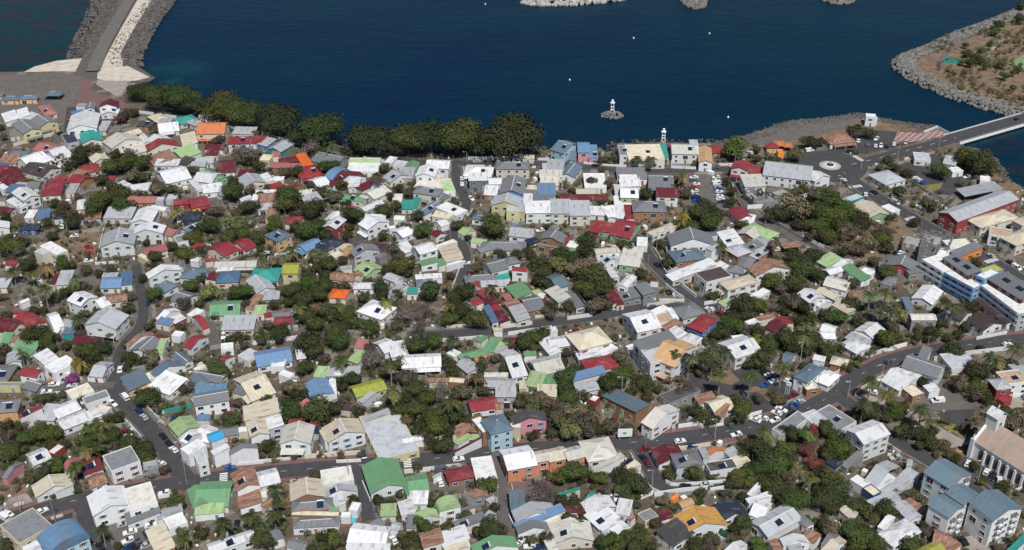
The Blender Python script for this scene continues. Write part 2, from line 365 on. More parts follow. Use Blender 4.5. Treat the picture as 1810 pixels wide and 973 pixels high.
ICO = bmesh.new(); bmesh.ops.create_icosphere(ICO, subdivisions=1, radius=1); ICOV = [v.co.copy() for v in ICO.verts]; ICOF = [tuple(v.index for v in f.verts) for f in ICO.faces]; ICO.free()
def rock(mb, x, y, z, r, rr, flat=.7):
    a = rr.random() * 6.28; ca, sa = math.cos(a), math.sin(a); P = []
    sx, sy = rr.uniform(.7, 1.3), rr.uniform(.6, 1.1)
    for v in ICOV:
        k = r * rr.uniform(.75, 1.15); px, py = v.x * k * sx, v.y * k * sy
        P.append((x + px * ca - py * sa, y + px * sa + py * ca, z + v.z * k * flat))
    mb.quads(P, ICOF)
def rocks_along(name, pts, w0, w1, count, r0, r1, zf, mat, label, seed=1, cat='boulders'):
    rr = random.Random(seed); m = MB(); N = normals(pts); L = [0]
    for a, b in zip(pts, pts[1:]): L.append(L[-1] + math.dist(a, b))
    for _ in range(count):
        t = rr.random() * L[-1]; i = max(j for j in range(len(L) - 1) if L[j] <= t); f = (t - L[i]) / max(L[i + 1] - L[i], .01)
        x = pts[i][0] + (pts[i + 1][0] - pts[i][0]) * f; y = pts[i][1] + (pts[i + 1][1] - pts[i][1]) * f
        nx, ny = N[i]; w = rr.uniform(w0, w1); r = rr.uniform(r0, r1)
        rock(m, x + nx * w, y + ny * w, zf(w) + rr.uniform(-.2, .3), r, rr)
    return tag(m.obj(name, mat), label, cat, kind='stuff')
slope = lambda w: -.1 - max(0, w) * .33
rocks_along('shore_rocks', COAST[8:13], -16, 1, 1000, .3, 1.0, lambda w: min(.1, -.05 + w * -.0), M_rock_l, 'grey rocks between the jetty track and the reef flat', 3)
rocks_along('jetty_boulders', COAST[4:8], -9, 11, 1700, .5, 1.6, lambda w: SEA * max(0, min(1, w / 4)), M_rock_d, 'dark boulders strewn in the shallows beside the stone jetty', 4)
rocks_along('seaward_boulders', COAST[8:13], -7, 5, 1300, .7, 1.7, lambda w: .4 + SEA * max(0, min(1, (w + 4) / 7)), M_rock_d, 'heap of dark boulders along the harbour flank of the jetty', 5)
rocks_along('beach_rocks', COAST[14:17], -3, 8, 140, .4, 1.0, lambda w: SEA * min(1, max(0, w) / 3), M_rock_d, 'scattered dark rocks at the tip of the coral beach', 6)
rocks_along('waterfront_rocks', COAST[17:31], 0, 9, 700, .3, 1.1, lambda w: max(SEA, -w * .5), M_rock_d, 'low dark rocks along the foot of the seafront trees', 7)
rocks_along('shingle_rocks', COAST[30:40], -5, 6, 1200, .35, 1.1, lambda w: max(SEA, min(0, -w * .35)), M_rock_d, 'dark rocks on the grey shingle shore', 8)
rocks_along('channel_rocks', COAST[40:47], -1, 4, 260, .4, 1.1, lambda w: max(SEA, -abs(w) * .4), M_rock_d, 'rocks lining the channel beyond the bridge', 9)
rocks_along('park_armour_rocks', PARK[1:12], -4.0, 9.5, 2600, .8, 1.7, lambda w: .6 - max(0, -w) * .62 if w < 0 else .5, M_rock_l, 'grey armour boulders round the point of the harbour park', 10)
# dark beach shingle
sheet('shingle_beach', pts_of('''(115.5,564.4) (127.3,580.8) (156.0,600.4) (189.5,608.5) (197.9,610.1) (185.3,591.6) (164.1,580.8) (143.9,571.7)'''.replace('(', '').replace(')', '')), .15, ZM['p'])
# breakwaters
def mound(name, cx, cy, lx, ly, rot, count, r0, r1, mat, label, seed, cat='breakwater', h=2.4):
    rr = random.Random(seed); m = MB()
    ca, sa = math.cos(rot), math.sin(rot)
    for _ in range(count):
        t = rr.random() * 6.28; q = math.sqrt(rr.random()); u, v = q * math.cos(t), q * math.sin(t)
        z = SEA + h * (1 - q * q) + .2
        rock(m, cx + u * lx * ca - v * ly * sa, cy + u * lx * sa + v * ly * ca, z, rr.uniform(r0, r1), rr, .85)
    m.cyl(cx, cy, SEA - 1, SEA + .1, .1)  # anchored in the bed
    return tag(m.obj(name, mat), label, cat, kind='stuff')
(bx, by) = (51.7,834.0)
mound('breakwater_blocks', bx, by, 46, 15, R(14), 800, 1.3, 2.6, M_rock_p, 'long breakwater of pale concrete blocks in the harbour', 21, h=4.5)
(bx2, by2) = (47.0,823.0)
(bx, by) = (131.9,834.0)
mound('breakwater_rocks', bx, by, 9.5, 26, 0, 600, .8, 1.7, M_rock_l, 'rounded tip of the middle grey rock breakwater', 22, h=3.5)
(bx, by) = (237.7,836.7)
mound('breakwater_stones', bx, by, 13, 18, 0, 500, .8, 1.6, M_rock_l, 'small grey rock breakwater nearest the harbour park', 23, h=3)

# ---------------------------------------------------------------- ground zones, roads
rz = 0; PAVED = []
ZN = {'K': 'stony_ground', 'a': 'asphalt_yard', 'p': 'parking_ground', 'r': 'red_pavement', 's': 'sand_beach', 'c': 'paved_ground', 'e': 'bare_ground', 'y': 'dry_ground', 'q': 'checkered_pavement', 'G': 'sports_ground'}
for ln in '''p -343.8,672.7 -261.5,674.6 -254.7,642.9 -249.8,612.6 -253.6,600.4 -313.5,600.4
r -263.4,678.5 -256.2,675.6 -249.5,647.4 -226.4,631.4 -218.4,622.7 -225.4,616.8 -239.6,621 -249.9,616 -255.4,642.9
s -299.9,677.6 -296.5,687.5 -286.6,697.6 -271.1,702.8 -264.1,678.5 -280.4,679.5
K -267.7,672.7 -272.2,703.8 -278.5,732.9 -284.4,773.7 -311.6,914.3 -257.1,914.3 -249.5,825.2 -247.9,773.7 -241.7,710.1 -234.4,689.5 -219.8,671.7 -246.7,660.3
s -253.8,674.6 -258.6,711.2 -264.3,760.5 -271.2,825.2 -277.5,898.3 -266.4,898.3 -261,825.2 -256.3,767.6 -250.6,711.2 -238.1,687.5 -220.1,668.8 -227.1,663.1 -243.9,662.2 -251.2,666
c -250.6,664.1 -226.5,661.2 -224.1,642.9 -231.7,638.4 -248.9,656.6
p 89.2,532.6 105.7,531.5 107.6,508.4 108.7,495 83.6,493.9 85.3,515.9
e 126.2,566.5 149.4,570.9 148.8,556.3 130.1,552.1
a 165.2,559.2 185,557 205.5,566.5 217.3,571.7 216.9,584.5 207.9,587.7 197.8,586.9 186,584.5 183.5,572.4 169.4,566.5
q 210.6,586.1 222.9,583.8 234,587.7 237.3,581.8 224.2,576.2 215.1,572.4 203.8,570.9
a 198.6,542.3 220.7,557 223.7,553.5 222.2,534.2 230.8,534.2 234.7,528.9 221.8,515.9 213.8,508.4 205.8,509.7 200,527.6
e 232.7,566.5 240.3,545.1 247.7,539.6 246.6,530.2 252.6,515.9 255.3,508.4 249.3,499.8 241.4,515.9 230.8,534.2 226.6,547.9
y 203,518.5 214.9,522.4 211.7,515.9 205.1,510.9
e 200.3,603.6 214.3,597.1 224.5,589.2 209.9,586.1 198.2,588.4
y 162,560.6 175.5,557 174.3,554.9 160.8,555.6
e 142.1,581.5 170.3,597.1 194,608.5 197.2,598.7 184.5,590.8 180.9,581.5 166.1,578.4 145.2,566.5
e -206.8,460.9 -205.9,475.1 -188.7,470.7 -185.7,455.6 -182.5,440.3 -189.9,440.3 -201.1,454.6
p -196.4,440.3 -180.5,437.3 -174.7,424.8 -178.4,421 -195.4,428.6
e 11.4,340 32.6,335.9 34.8,321.5 12.9,320.9 10,329.3
e 124.3,473.5 150,505.5 164.5,508.6 185.2,484.8 181.8,439.4 159.3,429.6 148.2,443.4 135.7,454.6
p 163.7,454.6 188.1,459.9 177.3,424.9 157.3,422.5
a 65.8,357 85,360 94.9,362.2 106.3,343.5 92.8,329.3 86,325.4 77.1,331.9 76.8,342.8 68.9,345.6
e 81.2,347 90.5,349.8 99.8,344.2 97.6,337.3 94,340 89.7,345.6
e 68.8,360.7 81.8,361.5 85.2,353.4 81.3,350.5 70.3,355.6
r 117.6,335.9 122.2,342.8 126.6,345.6 138.7,345.6 140.4,340 145.4,335.9 135.7,331.9 128.7,327.3 124.3,322.8 120.4,329.3
c 122.4,342.1 129.3,344.9 138,340 127.8,335.9 122.4,333.9
c 142.1,334.6 146.2,331.9 150.6,325.4 158.2,315.9 150.3,313.4 145.8,322.8
a 151.8,332.9 159.7,335.9 166.9,336.6 162.9,327.3 160,324.7 154.8,327.3
p 157.8,350.5 168,340 166.6,335.9 152.3,334.6 141.2,342.8
y 151.9,331.9 160.1,322.8 157.2,319 150.8,326
c 176.2,342.1 187.2,342.8 183.1,331.9 177.6,335.9
a 153.9,309 159.8,301.9 163.8,292.2 157.8,290 151.3,299 149.4,306
c 139.5,269.4 146.4,272 147.6,263.5 139.3,263.5
p 109.2,299.6 115,300.1 111,288.9 108.6,294.4
p -130,274.5 -115.4,275.8 -109.5,263 -124.4,263
c -164.3,287.8 -158.6,290.5 -152.6,284 -156.7,281.3
e -169.1,295.6 -161.5,298.4 -158.5,291.1 -165.3,285.6
a -150.8,280.8 -137.4,287.8 -132.3,274 -135.1,278.1 -147,275
p -97.6,278.7 -87.1,280.2 -85.7,273.5 -95.9,271.4
e -75.9,295 -72,294.4 -70.1,282.4 -73.2,283.4
r -56.1,281.3 -48.5,281.3 -47.9,276.1 -53.7,273.5
r -0.5,295.6 13.4,297.3 12.9,292.7 -0.1,291.1
p -27.9,296.1 -15.9,296.1 -15.7,290.5 -27.6,291.6
e 42.1,354.9 50.8,352 53.8,341.4 49.2,336.6 41.7,344.9'''.split('\n'):
    k, rest = ln.split(' ', 1); rz += 1
    if k in 'aprqcs': PAVED.append(pts_of(rest))
    sheet(ZN[k], pts_of(rest), .006 + rz * .0035, ZM[k])
ROADS = {}
for ln in '''main_street 7.2 -173.4,270 -161.8,276.4 -150.4,282.2 -137.1,288.9 -121.4,292.2 -107.5,295.9 -91.3,299 -76.6,301.3 -58,303.7 -39.2,305.7 -20.2,309 -4.8,311.7 18.5,314.5 40.1,316.3 58,318.5 72.2,322 86.7,325.5 100,331.7 114.3,341.1 125.5,352.8 137.4,361.9 149.1,368.7 166,374.2 185.1,378.5 206.5,382.1
diagonal_street 6.3 -105.4,293.4 -115.2,307.8 -125.3,322 -134,332 -141.9,341.1 -147,349.2 -148.7,356.4
back_street 4.2 -148.4,355.3 -150.1,361.9 -151.9,372.6 -150.9,381.3 -148.6,388.2 -149.8,400.1 -155.4,415.6 -161.7,432 -164.7,440.4
corner_street 6.5 -136.9,288.4 -136.3,281.6 -131.1,272.6 -124.2,261.4 -117.8,248.6
cross_street 6 -41.4,382.9 -23.5,384.6 -4.7,387.8 12.5,392.8 31,396.6 45.1,401.8 59.5,405.7 73.7,404.4
winding_street 5.5 50.3,477.4 56,465.2 59.1,454.6 61.1,444.4 64.5,434.5 71.6,417 79.8,407.5 88.5,397.9
winding_lane 5 -29.9,548.7 -28.3,531 -25.7,514.9 -22.2,503.7 -22.3,490.6 -27.8,480.2 -30.2,475.1 -25.6,465.2 -21.9,455.7 -20.2,444.4 -21.8,433.5 -23.4,424.9
seafront_road 6.2 -210.9,616.8 -183.1,608.5 -151.7,594.8 -130.9,583.9 -113.9,573.2 -91.1,561.5 -66.1,550.1 -48.2,545.9 -30.6,545.2 -10.2,544.5 16,544.5 39.1,539.1 56.1,535.7 79.2,535.7 99.5,537 116.9,537.7 137.4,539.1 146.7,541.8
bridge_road 8 174.6,543.2 193.1,552.2 208.6,560.8 220.2,566.6 239.7,577.4
harbour_street 8 168.1,534.4 173.9,513 182.6,494.7 192.7,474.6 202.6,457.2 210.4,443.4 218.3,424.9 227.7,406.6
parking_lane 4 112.9,534.4 112.5,514.9 112.4,495.3 116.5,480.8 125.9,468.5 135.7,454.6 147.8,441.9 160.6,434.5
church_street 6 119.1,345.6 122,338.7 127.2,327.8 133.3,317 140.9,307.2 148.9,296.7 155.2,283
back_alley 4.2 -4.8,311.4 -3.9,296.7 -3.3,287 -2.2,277.7 1.7,263.8
narrow_alley 4.2 -51.4,303.7 -49.3,293.9 -47.2,284.3 -45.4,277.7
walled_lane 5 43.4,314.5 45.6,305.4 47.4,296.7 49.6,292.8 58.6,293.4 70.9,295
old_lane 3.4 -246.5,608.5 -245.3,592.4 -245.7,577 -235.6,544.5 -233.7,529.7 -228.3,508.6 -223.2,492.3
upper_street 5.5 -251.6,621 -246.1,600.4 -242.3,586.9
house_lane 4 -123.9,397.9 -118.8,385.4 -114.4,373.4
green_lane 3.6 -143.8,502.5 -138.3,492.3 -133.7,480.8
court_lane 4 -85.4,378.9 -85.2,369.5 -85,361.9
left_street 4.5 -176.3,347.4 -162.4,349.5 -147.3,350.2
yard_lane 3.5 -213.5,481.9 -208.4,476.2 -203.3,475.1'''.split('\n'):
    n, wd, rest = ln.split(' ', 2); ROADS[n] = (float(wd), smooth(pts_of(rest), 2))
LANES = {'green_lane', 'court_lane', 'yard_lane', 'old_lane', 'house_lane', 'back_alley', 'parking_lane', 'left_street'}
def dist_road(x, y, skip=None):
    best = 1e9
    for n, (wd, p) in ROADS.items():
        if n == skip: continue
        for (ax, ay), (bx, by) in zip(p, p[1:]):
            dx, dy = bx - ax, by - ay; L = dx * dx + dy * dy or 1
            t = max(0, min(1, ((x - ax) * dx + (y - ay) * dy) / L)); best = min(best, math.hypot(x - ax - dx * t, y - ay - dy * t) - wd / 2)
    return best
zr = .16
RB_C = (163.2,541.8)
for i, (n, (wd, p)) in enumerate(ROADS.items()):
    m = MB(); z = zr + i * .005; ribbon(m, p, -wd / 2, wd / 2, z)
    o = m.obj(n, ZM['L'] if n in LANES else ZM['A']); o['kind'] = 'structure'
    if n not in LANES and n != 'bridge_road':
        # raised pavements with a kerb, broken where another road joins
        m = MB(); ins = 1.9 if n == 'main_street' else 1.2; N = normals(p)
        for s in (-1, 1):
            for j in range(len(p) - 1):
                a, b = p[j], p[j + 1]; mx = (a[0] + b[0]) / 2 + N[j][0] * s * (wd / 2 + ins / 2); my = (a[1] + b[1]) / 2 + N[j][1] * s * (wd / 2 + ins / 2)
                if dist_road(mx, my, n) < ins * .6 + .3 or math.dist((mx, my), RB_C) < 21: continue
                q0, q1 = s * (wd / 2 - .02), s * (wd / 2 + ins)
                A = [(a[0] + N[j][0] * q0, a[1] + N[j][1] * q0), (b[0] + N[j + 1][0] * q0, b[1] + N[j + 1][1] * q0), (b[0] + N[j + 1][0] * q1, b[1] + N[j + 1][1] * q1), (a[0] + N[j][0] * q1, a[1] + N[j][1] * q1)]
                if s < 0: A = A[::-1]
                zt = z + .12; m.quads([(x, y, 0) for x, y in A] + [(x, y, zt) for x, y in A], [(7, 6, 5, 4), (0, 1, 5, 4)[::-1], (1, 2, 6, 5)[::-1], (2, 3, 7, 6)[::-1], (3, 0, 4, 7)[::-1]])
        if m.v:
            o = m.obj(n + '_pavement', ZM['r'] if n in ('main_street', 'church_street') else ZM['p']); o['kind'] = 'structure'
# painted lines
m = MB()
def dashes(n, z, dash=3, gap=4, off=0, wd=.16):
    p = ROADS[n][1]; acc = 0; 
    for a, b in zip(p, p[1:]):
        L = math.dist(a, b); t = 0
        while t < L:
            if ((acc + t) % (dash + gap)) < dash:
                e = min(L, t + 1.0); ux, uy = (b[0] - a[0]) / L, (b[1] - a[1]) / L; nx, ny = -uy, ux
                A = (a[0] + ux * t + nx * off, a[1] + uy * t + ny * off); B = (a[0] + ux * e + nx * off, a[1] + uy * e + ny * off)
                m.face([(A[0] - nx * wd, A[1] - ny * wd, z), (B[0] - nx * wd, B[1] - ny * wd, z), (B[0] + nx * wd, B[1] + ny * wd, z), (A[0] + nx * wd, A[1] + ny * wd, z)])
            t += 1.0
        acc += L
for n in ('main_street', 'harbour_street'): dashes(n, .30, 1.5, 7, 0, .05)
dashes('bridge_road', .302, 3, 6, 0, .1)
def zebra(x, y, ang, length, n=7, wd=2.6):
    ca, sa = math.cos(ang), math.sin(ang)     # ang: across the road
    for i in range(n):
        t = (i + .5) / n * length - length / 2; cx, cy = x + ca * t, y + sa * t; h = length / n * .27
        m.face([(cx - ca * h + sa * wd / 2, cy - sa * h - ca * wd / 2, .31), (cx + ca * h + sa * wd / 2, cy + sa * h - ca * wd / 2, .31), (cx + ca * h - sa * wd / 2, cy + sa * h + ca * wd / 2, .31), (cx - ca * h - sa * wd / 2, cy - sa * h + ca * wd / 2, .31)])
def road_dir(x, y):
    best = (1e9, 0)
    for n, (wd, p) in ROADS.items():
        for a, b in zip(p, p[1:]):
            d = math.dist(((a[0] + b[0]) / 2, (a[1] + b[1]) / 2), (x, y))
            if d < best[0]: best = (d, math.atan2(b[1] - a[1], b[0] - a[0]), n)
    return best
for (x, y) in ((-95.6,297.3), (-35.4,306.3), (170.0,517.4), (186.8,483.0), (180.0,550.8), (210.9,443.4)): 
    d = road_dir(x, y); zebra(x, y, d[1] + math.pi / 2, ROADS[d[2]][0] * .9)
o = m.obj('road_markings', M_white); o['kind'] = 'structure'
# roundabout
m = MB(); n = 48; cx, cy = RB_C
m.quads([(cx + 18.5 * math.cos(2 * math.pi * i / n), cy + 18.5 * math.sin(2 * math.pi * i / n), .29) for i in range(n)], [tuple(range(n))])
o = m.obj('roundabout_road', ZM['A']); o['kind'] = 'structure'
m = MB(); m.cyl(cx, cy, 0, .42, 5.4, n=40); isl = m.obj('roundabout_island', concrete('island_stone', (.42, .40, .37)))
isl['category'] = 'traffic island'; isl['label'] = 'round pale paved island with a ring of stones in the roundabout'
m = MB(); m.cyl(cx, cy, .42, .75, 2.6, n=32); m.obj('inner_ring', M_white, isl)
m = MB(); m.cyl(cx, cy, .75, .95, 1.9, n=32); m.obj('planted_bed', M_dark, isl)
m = MB(); m.cyl(cx, cy, .95, 2.6, .35, .2, n=8); m.obj('centre_stone', M_conc, isl)
for i in range(26):
    a = i * 2 * math.pi / 26; m = MB(); rock(m, cx + 4.7 * math.cos(a), cy + 4.7 * math.sin(a), .5, .22, rng); m.obj('edge_stone', M_rock_d, isl)

# jetty track
jp = [(-255.1,685.5), (-259.9,723.0), (-265.0,773.7), (-270.2,832.1), (-281.7,914.3)]; jp = smooth(jp, 2)
(ja, jb) = (-261.7,677.6), (-253.3,677.6)
jp = smooth([((ja[0] + jb[0]) / 2, (ja[1] + jb[1]) / 2)] + [(-263.9,714.4), (-269.6,760.5), (-276.5,825.2), (-283.2,898.3)], 2)
m = MB(); ribbon(m, jp, -4.2, 4.2, .9); 
N = normals(jp)
for i in range(len(jp) - 1):
    a, b, u, v = jp[i], jp[i + 1], N[i], N[i + 1]
    for s in (-4.2, 4.2):
        m.face([(a[0] + u[0] * s, a[1] + u[1] * s, .9), (b[0] + v[0] * s, b[1] + v[1] * s, .9), (b[0] + v[0] * s, b[1] + v[1] * s, -.2), (a[0] + u[0] * s, a[1] + u[1] * s, -.2)][::1 if s > 0 else -1])
o = m.obj('jetty_track', concrete('jetty_concrete', (.125, .12, .11))); o['kind'] = 'structure'

# bridge
b0, b1 = (237.5,576.2), (326.3,627.0)
L = math.dist(b0, b1); ang = math.atan2(b1[1] - b0[1], b1[0] - b0[0])
br = empty('road_bridge', (b0[0], b0[1], 0), ang); reg(br, (b0[0] + b1[0]) / 2, (b0[1] + b1[1]) / 2, 'white-edged road bridge', 'bridge', fixed='white-edged concrete road bridge crossing the channel to the harbour park')
m = MB(); m.box(-1, -5.6, -.55, L, 5.6, .22); m.obj('deck', M_conc, br)
m = MB(); m.box(-1, -5.2, .22, L, 5.2, .26); m.obj('roadway', ZM['A'], br)
for s in (-1, 1):
    m = MB(); y0, y1 = sorted((s * 5.6, s * 5.95)); m.box(-1, y0, -.9, L, y1, .5); m.obj('edge_beam', M_white, br)
    m = MB(); y0, y1 = sorted((s * 5.3, s * 5.4)); m.box(-1, y0, .95, L, y1, 1.05)
    for k in range(int(L / 2)): m.box(k * 2, y0, .22, k * 2 + .1, y1, .95)
    m.obj('railing', M_steel, br)
for k in (12, L * .4, L * .7):
    m = MB(); m.box(k, -4.6, -6, k + 1.2, 4.6, -.55); m.obj('pier', M_conc, br)

# ---------------------------------------------------------------- houses
def win_mesh(w, h, kind):
    """window unit: frame, dark glass, sill; faces -y, centred on its foot"""
    m = MB(); t = .07
    m.box(-w / 2, -.05, 0, w / 2, .02, h, 1)
    m.box(-w / 2 - t, -.09, -t, w / 2 + t, .0, 0, 0); m.box(-w / 2 - t, -.09, h, w / 2 + t, .0, h + t, 0)
    m.box(-w / 2 - t, -.09, 0, -w / 2, .0, h, 0); m.box(w / 2, -.09, 0, w / 2 + t, .0, h, 0); m.box(-.025, -.08, 0, .025, -.05, h, 0)
    if kind == 's':
        for s in (-1, 1):
            x0, x1 = sorted((s * (w / 2 + t), s * (w / 2 + t + w * .45))); m.box(x0, -.07, 0, x1, -.01, h, 2)
    return m
WIN = {}
for shut in ('', 'r', 'g', 'b', 'k'):
    sm_ = {'r': WM['r'], 'g': WM['v'], 'b': WM['b'], 'k': WM['k'], '': M_frame}[shut]
    WIN[('n', shut)] = win_mesh(1.15, 1.15, 's' if shut else '').mesh('window', [M_frame, M_glass, sm_])
WIN[('w', '')] = win_mesh(1.9, 1.2, '').mesh('window', [M_frame, M_glass])
WIN[('d', '')] = win_mesh(2.4, 2.05, '').mesh('window', [M_frame, M_dark])
def door_mesh(c):
    m = MB(); m.box(-.5, -.05, 0, .5, .0, 2.05, 0); m.box(-.6, -.08, 0, -.5, .0, 2.15, 1); m.box(.5, -.08, 0, .6, .0, 2.15, 1); m.box(-.6, -.08, 2.05, .6, .0, 2.15, 1); m.box(.34, -.1, 1, .42, -.05, 1.08, 1)
    return m.mesh('door', [c, M_frame])
DOOR = [door_mesh(WM[c]) for c in ('k', 'r', 's', 'g', 'v')]
def put(name, me, parent, x, y, z, rz):
    o = link(name, me, parent); o.location = (x, y, z); o.rotation_euler = (0, 0, rz); return o

def roof_mesh(typ, w, d, rise, mat, name='roof', thick=.14):
    """ridge runs along local x; eaves at z = 0"""
    W, D = w / 2, d / 2; t = thick
    m = MB()
    def shell(top, faces, soff=None):
        n = len(top); low = [(x, y, z - t) for x, y, z in top]
        m.quads(top + low, faces + [tuple(n + i for i in f)[::-1] for f in faces])
    if typ == 'g':
        m.quads([(-W, -D, 0), (W, -D, 0), (W, 0, rise), (-W, 0, rise), (W, D, 0), (-W, D, 0), (-W, -D, -t), (W, -D, -t), (W, 0, rise - t), (-W, 0, rise - t), (W, D, -t), (-W, D, -t)],
                [(0, 1, 2, 3), (3, 2, 4, 5), (7, 6, 9, 8), (8, 9, 11, 10), (6, 7, 1, 0), (10, 11, 5, 4), (1, 7, 8, 2), (2, 8, 10, 4), (6, 0, 3, 9), (9, 3, 5, 11)])
    elif typ == 'h':
        k = max(0, W - D) if W > D else 0; 
        m.quads([(-W, -D, 0), (W, -D, 0), (W, D, 0), (-W, D, 0), (-k, 0, rise), (k, 0, rise), (-W, -D, -t), (W, -D, -t), (W, D, -t), (-W, D, -t)],
                ([(0, 1, 5, 4), (1, 2, 5), (2, 3, 4, 5), (3, 0, 4)] if k > .05 else [(0, 1, 4), (1, 2, 4), (2, 3, 4), (3, 0, 4)]) + [(9, 8, 7, 6), (6, 7, 1, 0), (7, 8, 2, 1), (8, 9, 3, 2), (9, 6, 0, 3)])
    elif typ == 's':
        m.quads([(-W, -D, 0), (W, -D, 0), (W, D, rise), (-W, D, rise), (-W, -D, -t), (W, -D, -t), (W, D, rise - t), (-W, D, rise - t)],
                [(0, 1, 2, 3), (7, 6, 5, 4), (4, 5, 1, 0), (5, 6, 2, 1), (6, 7, 3, 2), (7, 4, 0, 3)])
    elif typ == 'u':
        n = 12; P = []
        for i in range(n + 1):
            a = math.pi * i / n; y = -D * math.cos(a); z = rise * math.sin(a)
            P += [(-W, y, z), (W, y, z)]
        F = [(2 * i, 2 * i + 1, 2 * i + 3, 2 * i + 2) for i in range(n)]
        m.quads(P, F + [tuple(range(0, 2 * n + 2, 2)), tuple(range(1, 2 * n + 2, 2))[::-1]])
    if name != 'roof': pass
    return m, mat

REDGE = random.Random(11)
def facade(parent, w, d, st, wc, seed, r0, full=True, open_=False):
    """windows and doors on the walls of a w x d block (wall faces at +-w/2, +-d/2)"""
    rr = random.Random(seed); nst = max(1, int(st + .2)); shut = rr.choice(['', '', '', 'r', 'g', 'b', 'k']) if w < 16 else ''
    sides = [(0, w, -d / 2, 0), (1, d, w / 2, math.pi / 2), (3, d, -w / 2, -math.pi / 2)]
    for (si, length, off, rot) in sides:
        if length < 2.4: continue
        n = min(max(1, int(length / 3.8)), 9)
        for fl in range(nst):
            for k in range(n):
                if full is False and si == 0 and False: continue
                t = (k + .5) / n * length - length / 2 + rr.uniform(-.2, .2); z = .85 + fl * 2.55
                if si == 0: x, y = t, off - .012
                elif si == 1: x, y = off + .012, t
                else: x, y = off - .012, t
                q = rr.random()
                if fl == 0 and si == 0 and k == n // 2: put('door', DOOR[rr.randrange(5)], parent, x, y, .05, rot); continue
                if q < .12: continue
                if q < .3 and length / n > 3: put('window', WIN[('w', '')], parent, x, y, z, rot)
                elif q < .42 and si == 0 and length / n > 2.8: put('window', WIN[('d', '')], parent, x, y, z - .85, rot)
                else: put('window', WIN[('n', shut)], parent, x, y, z, rot)

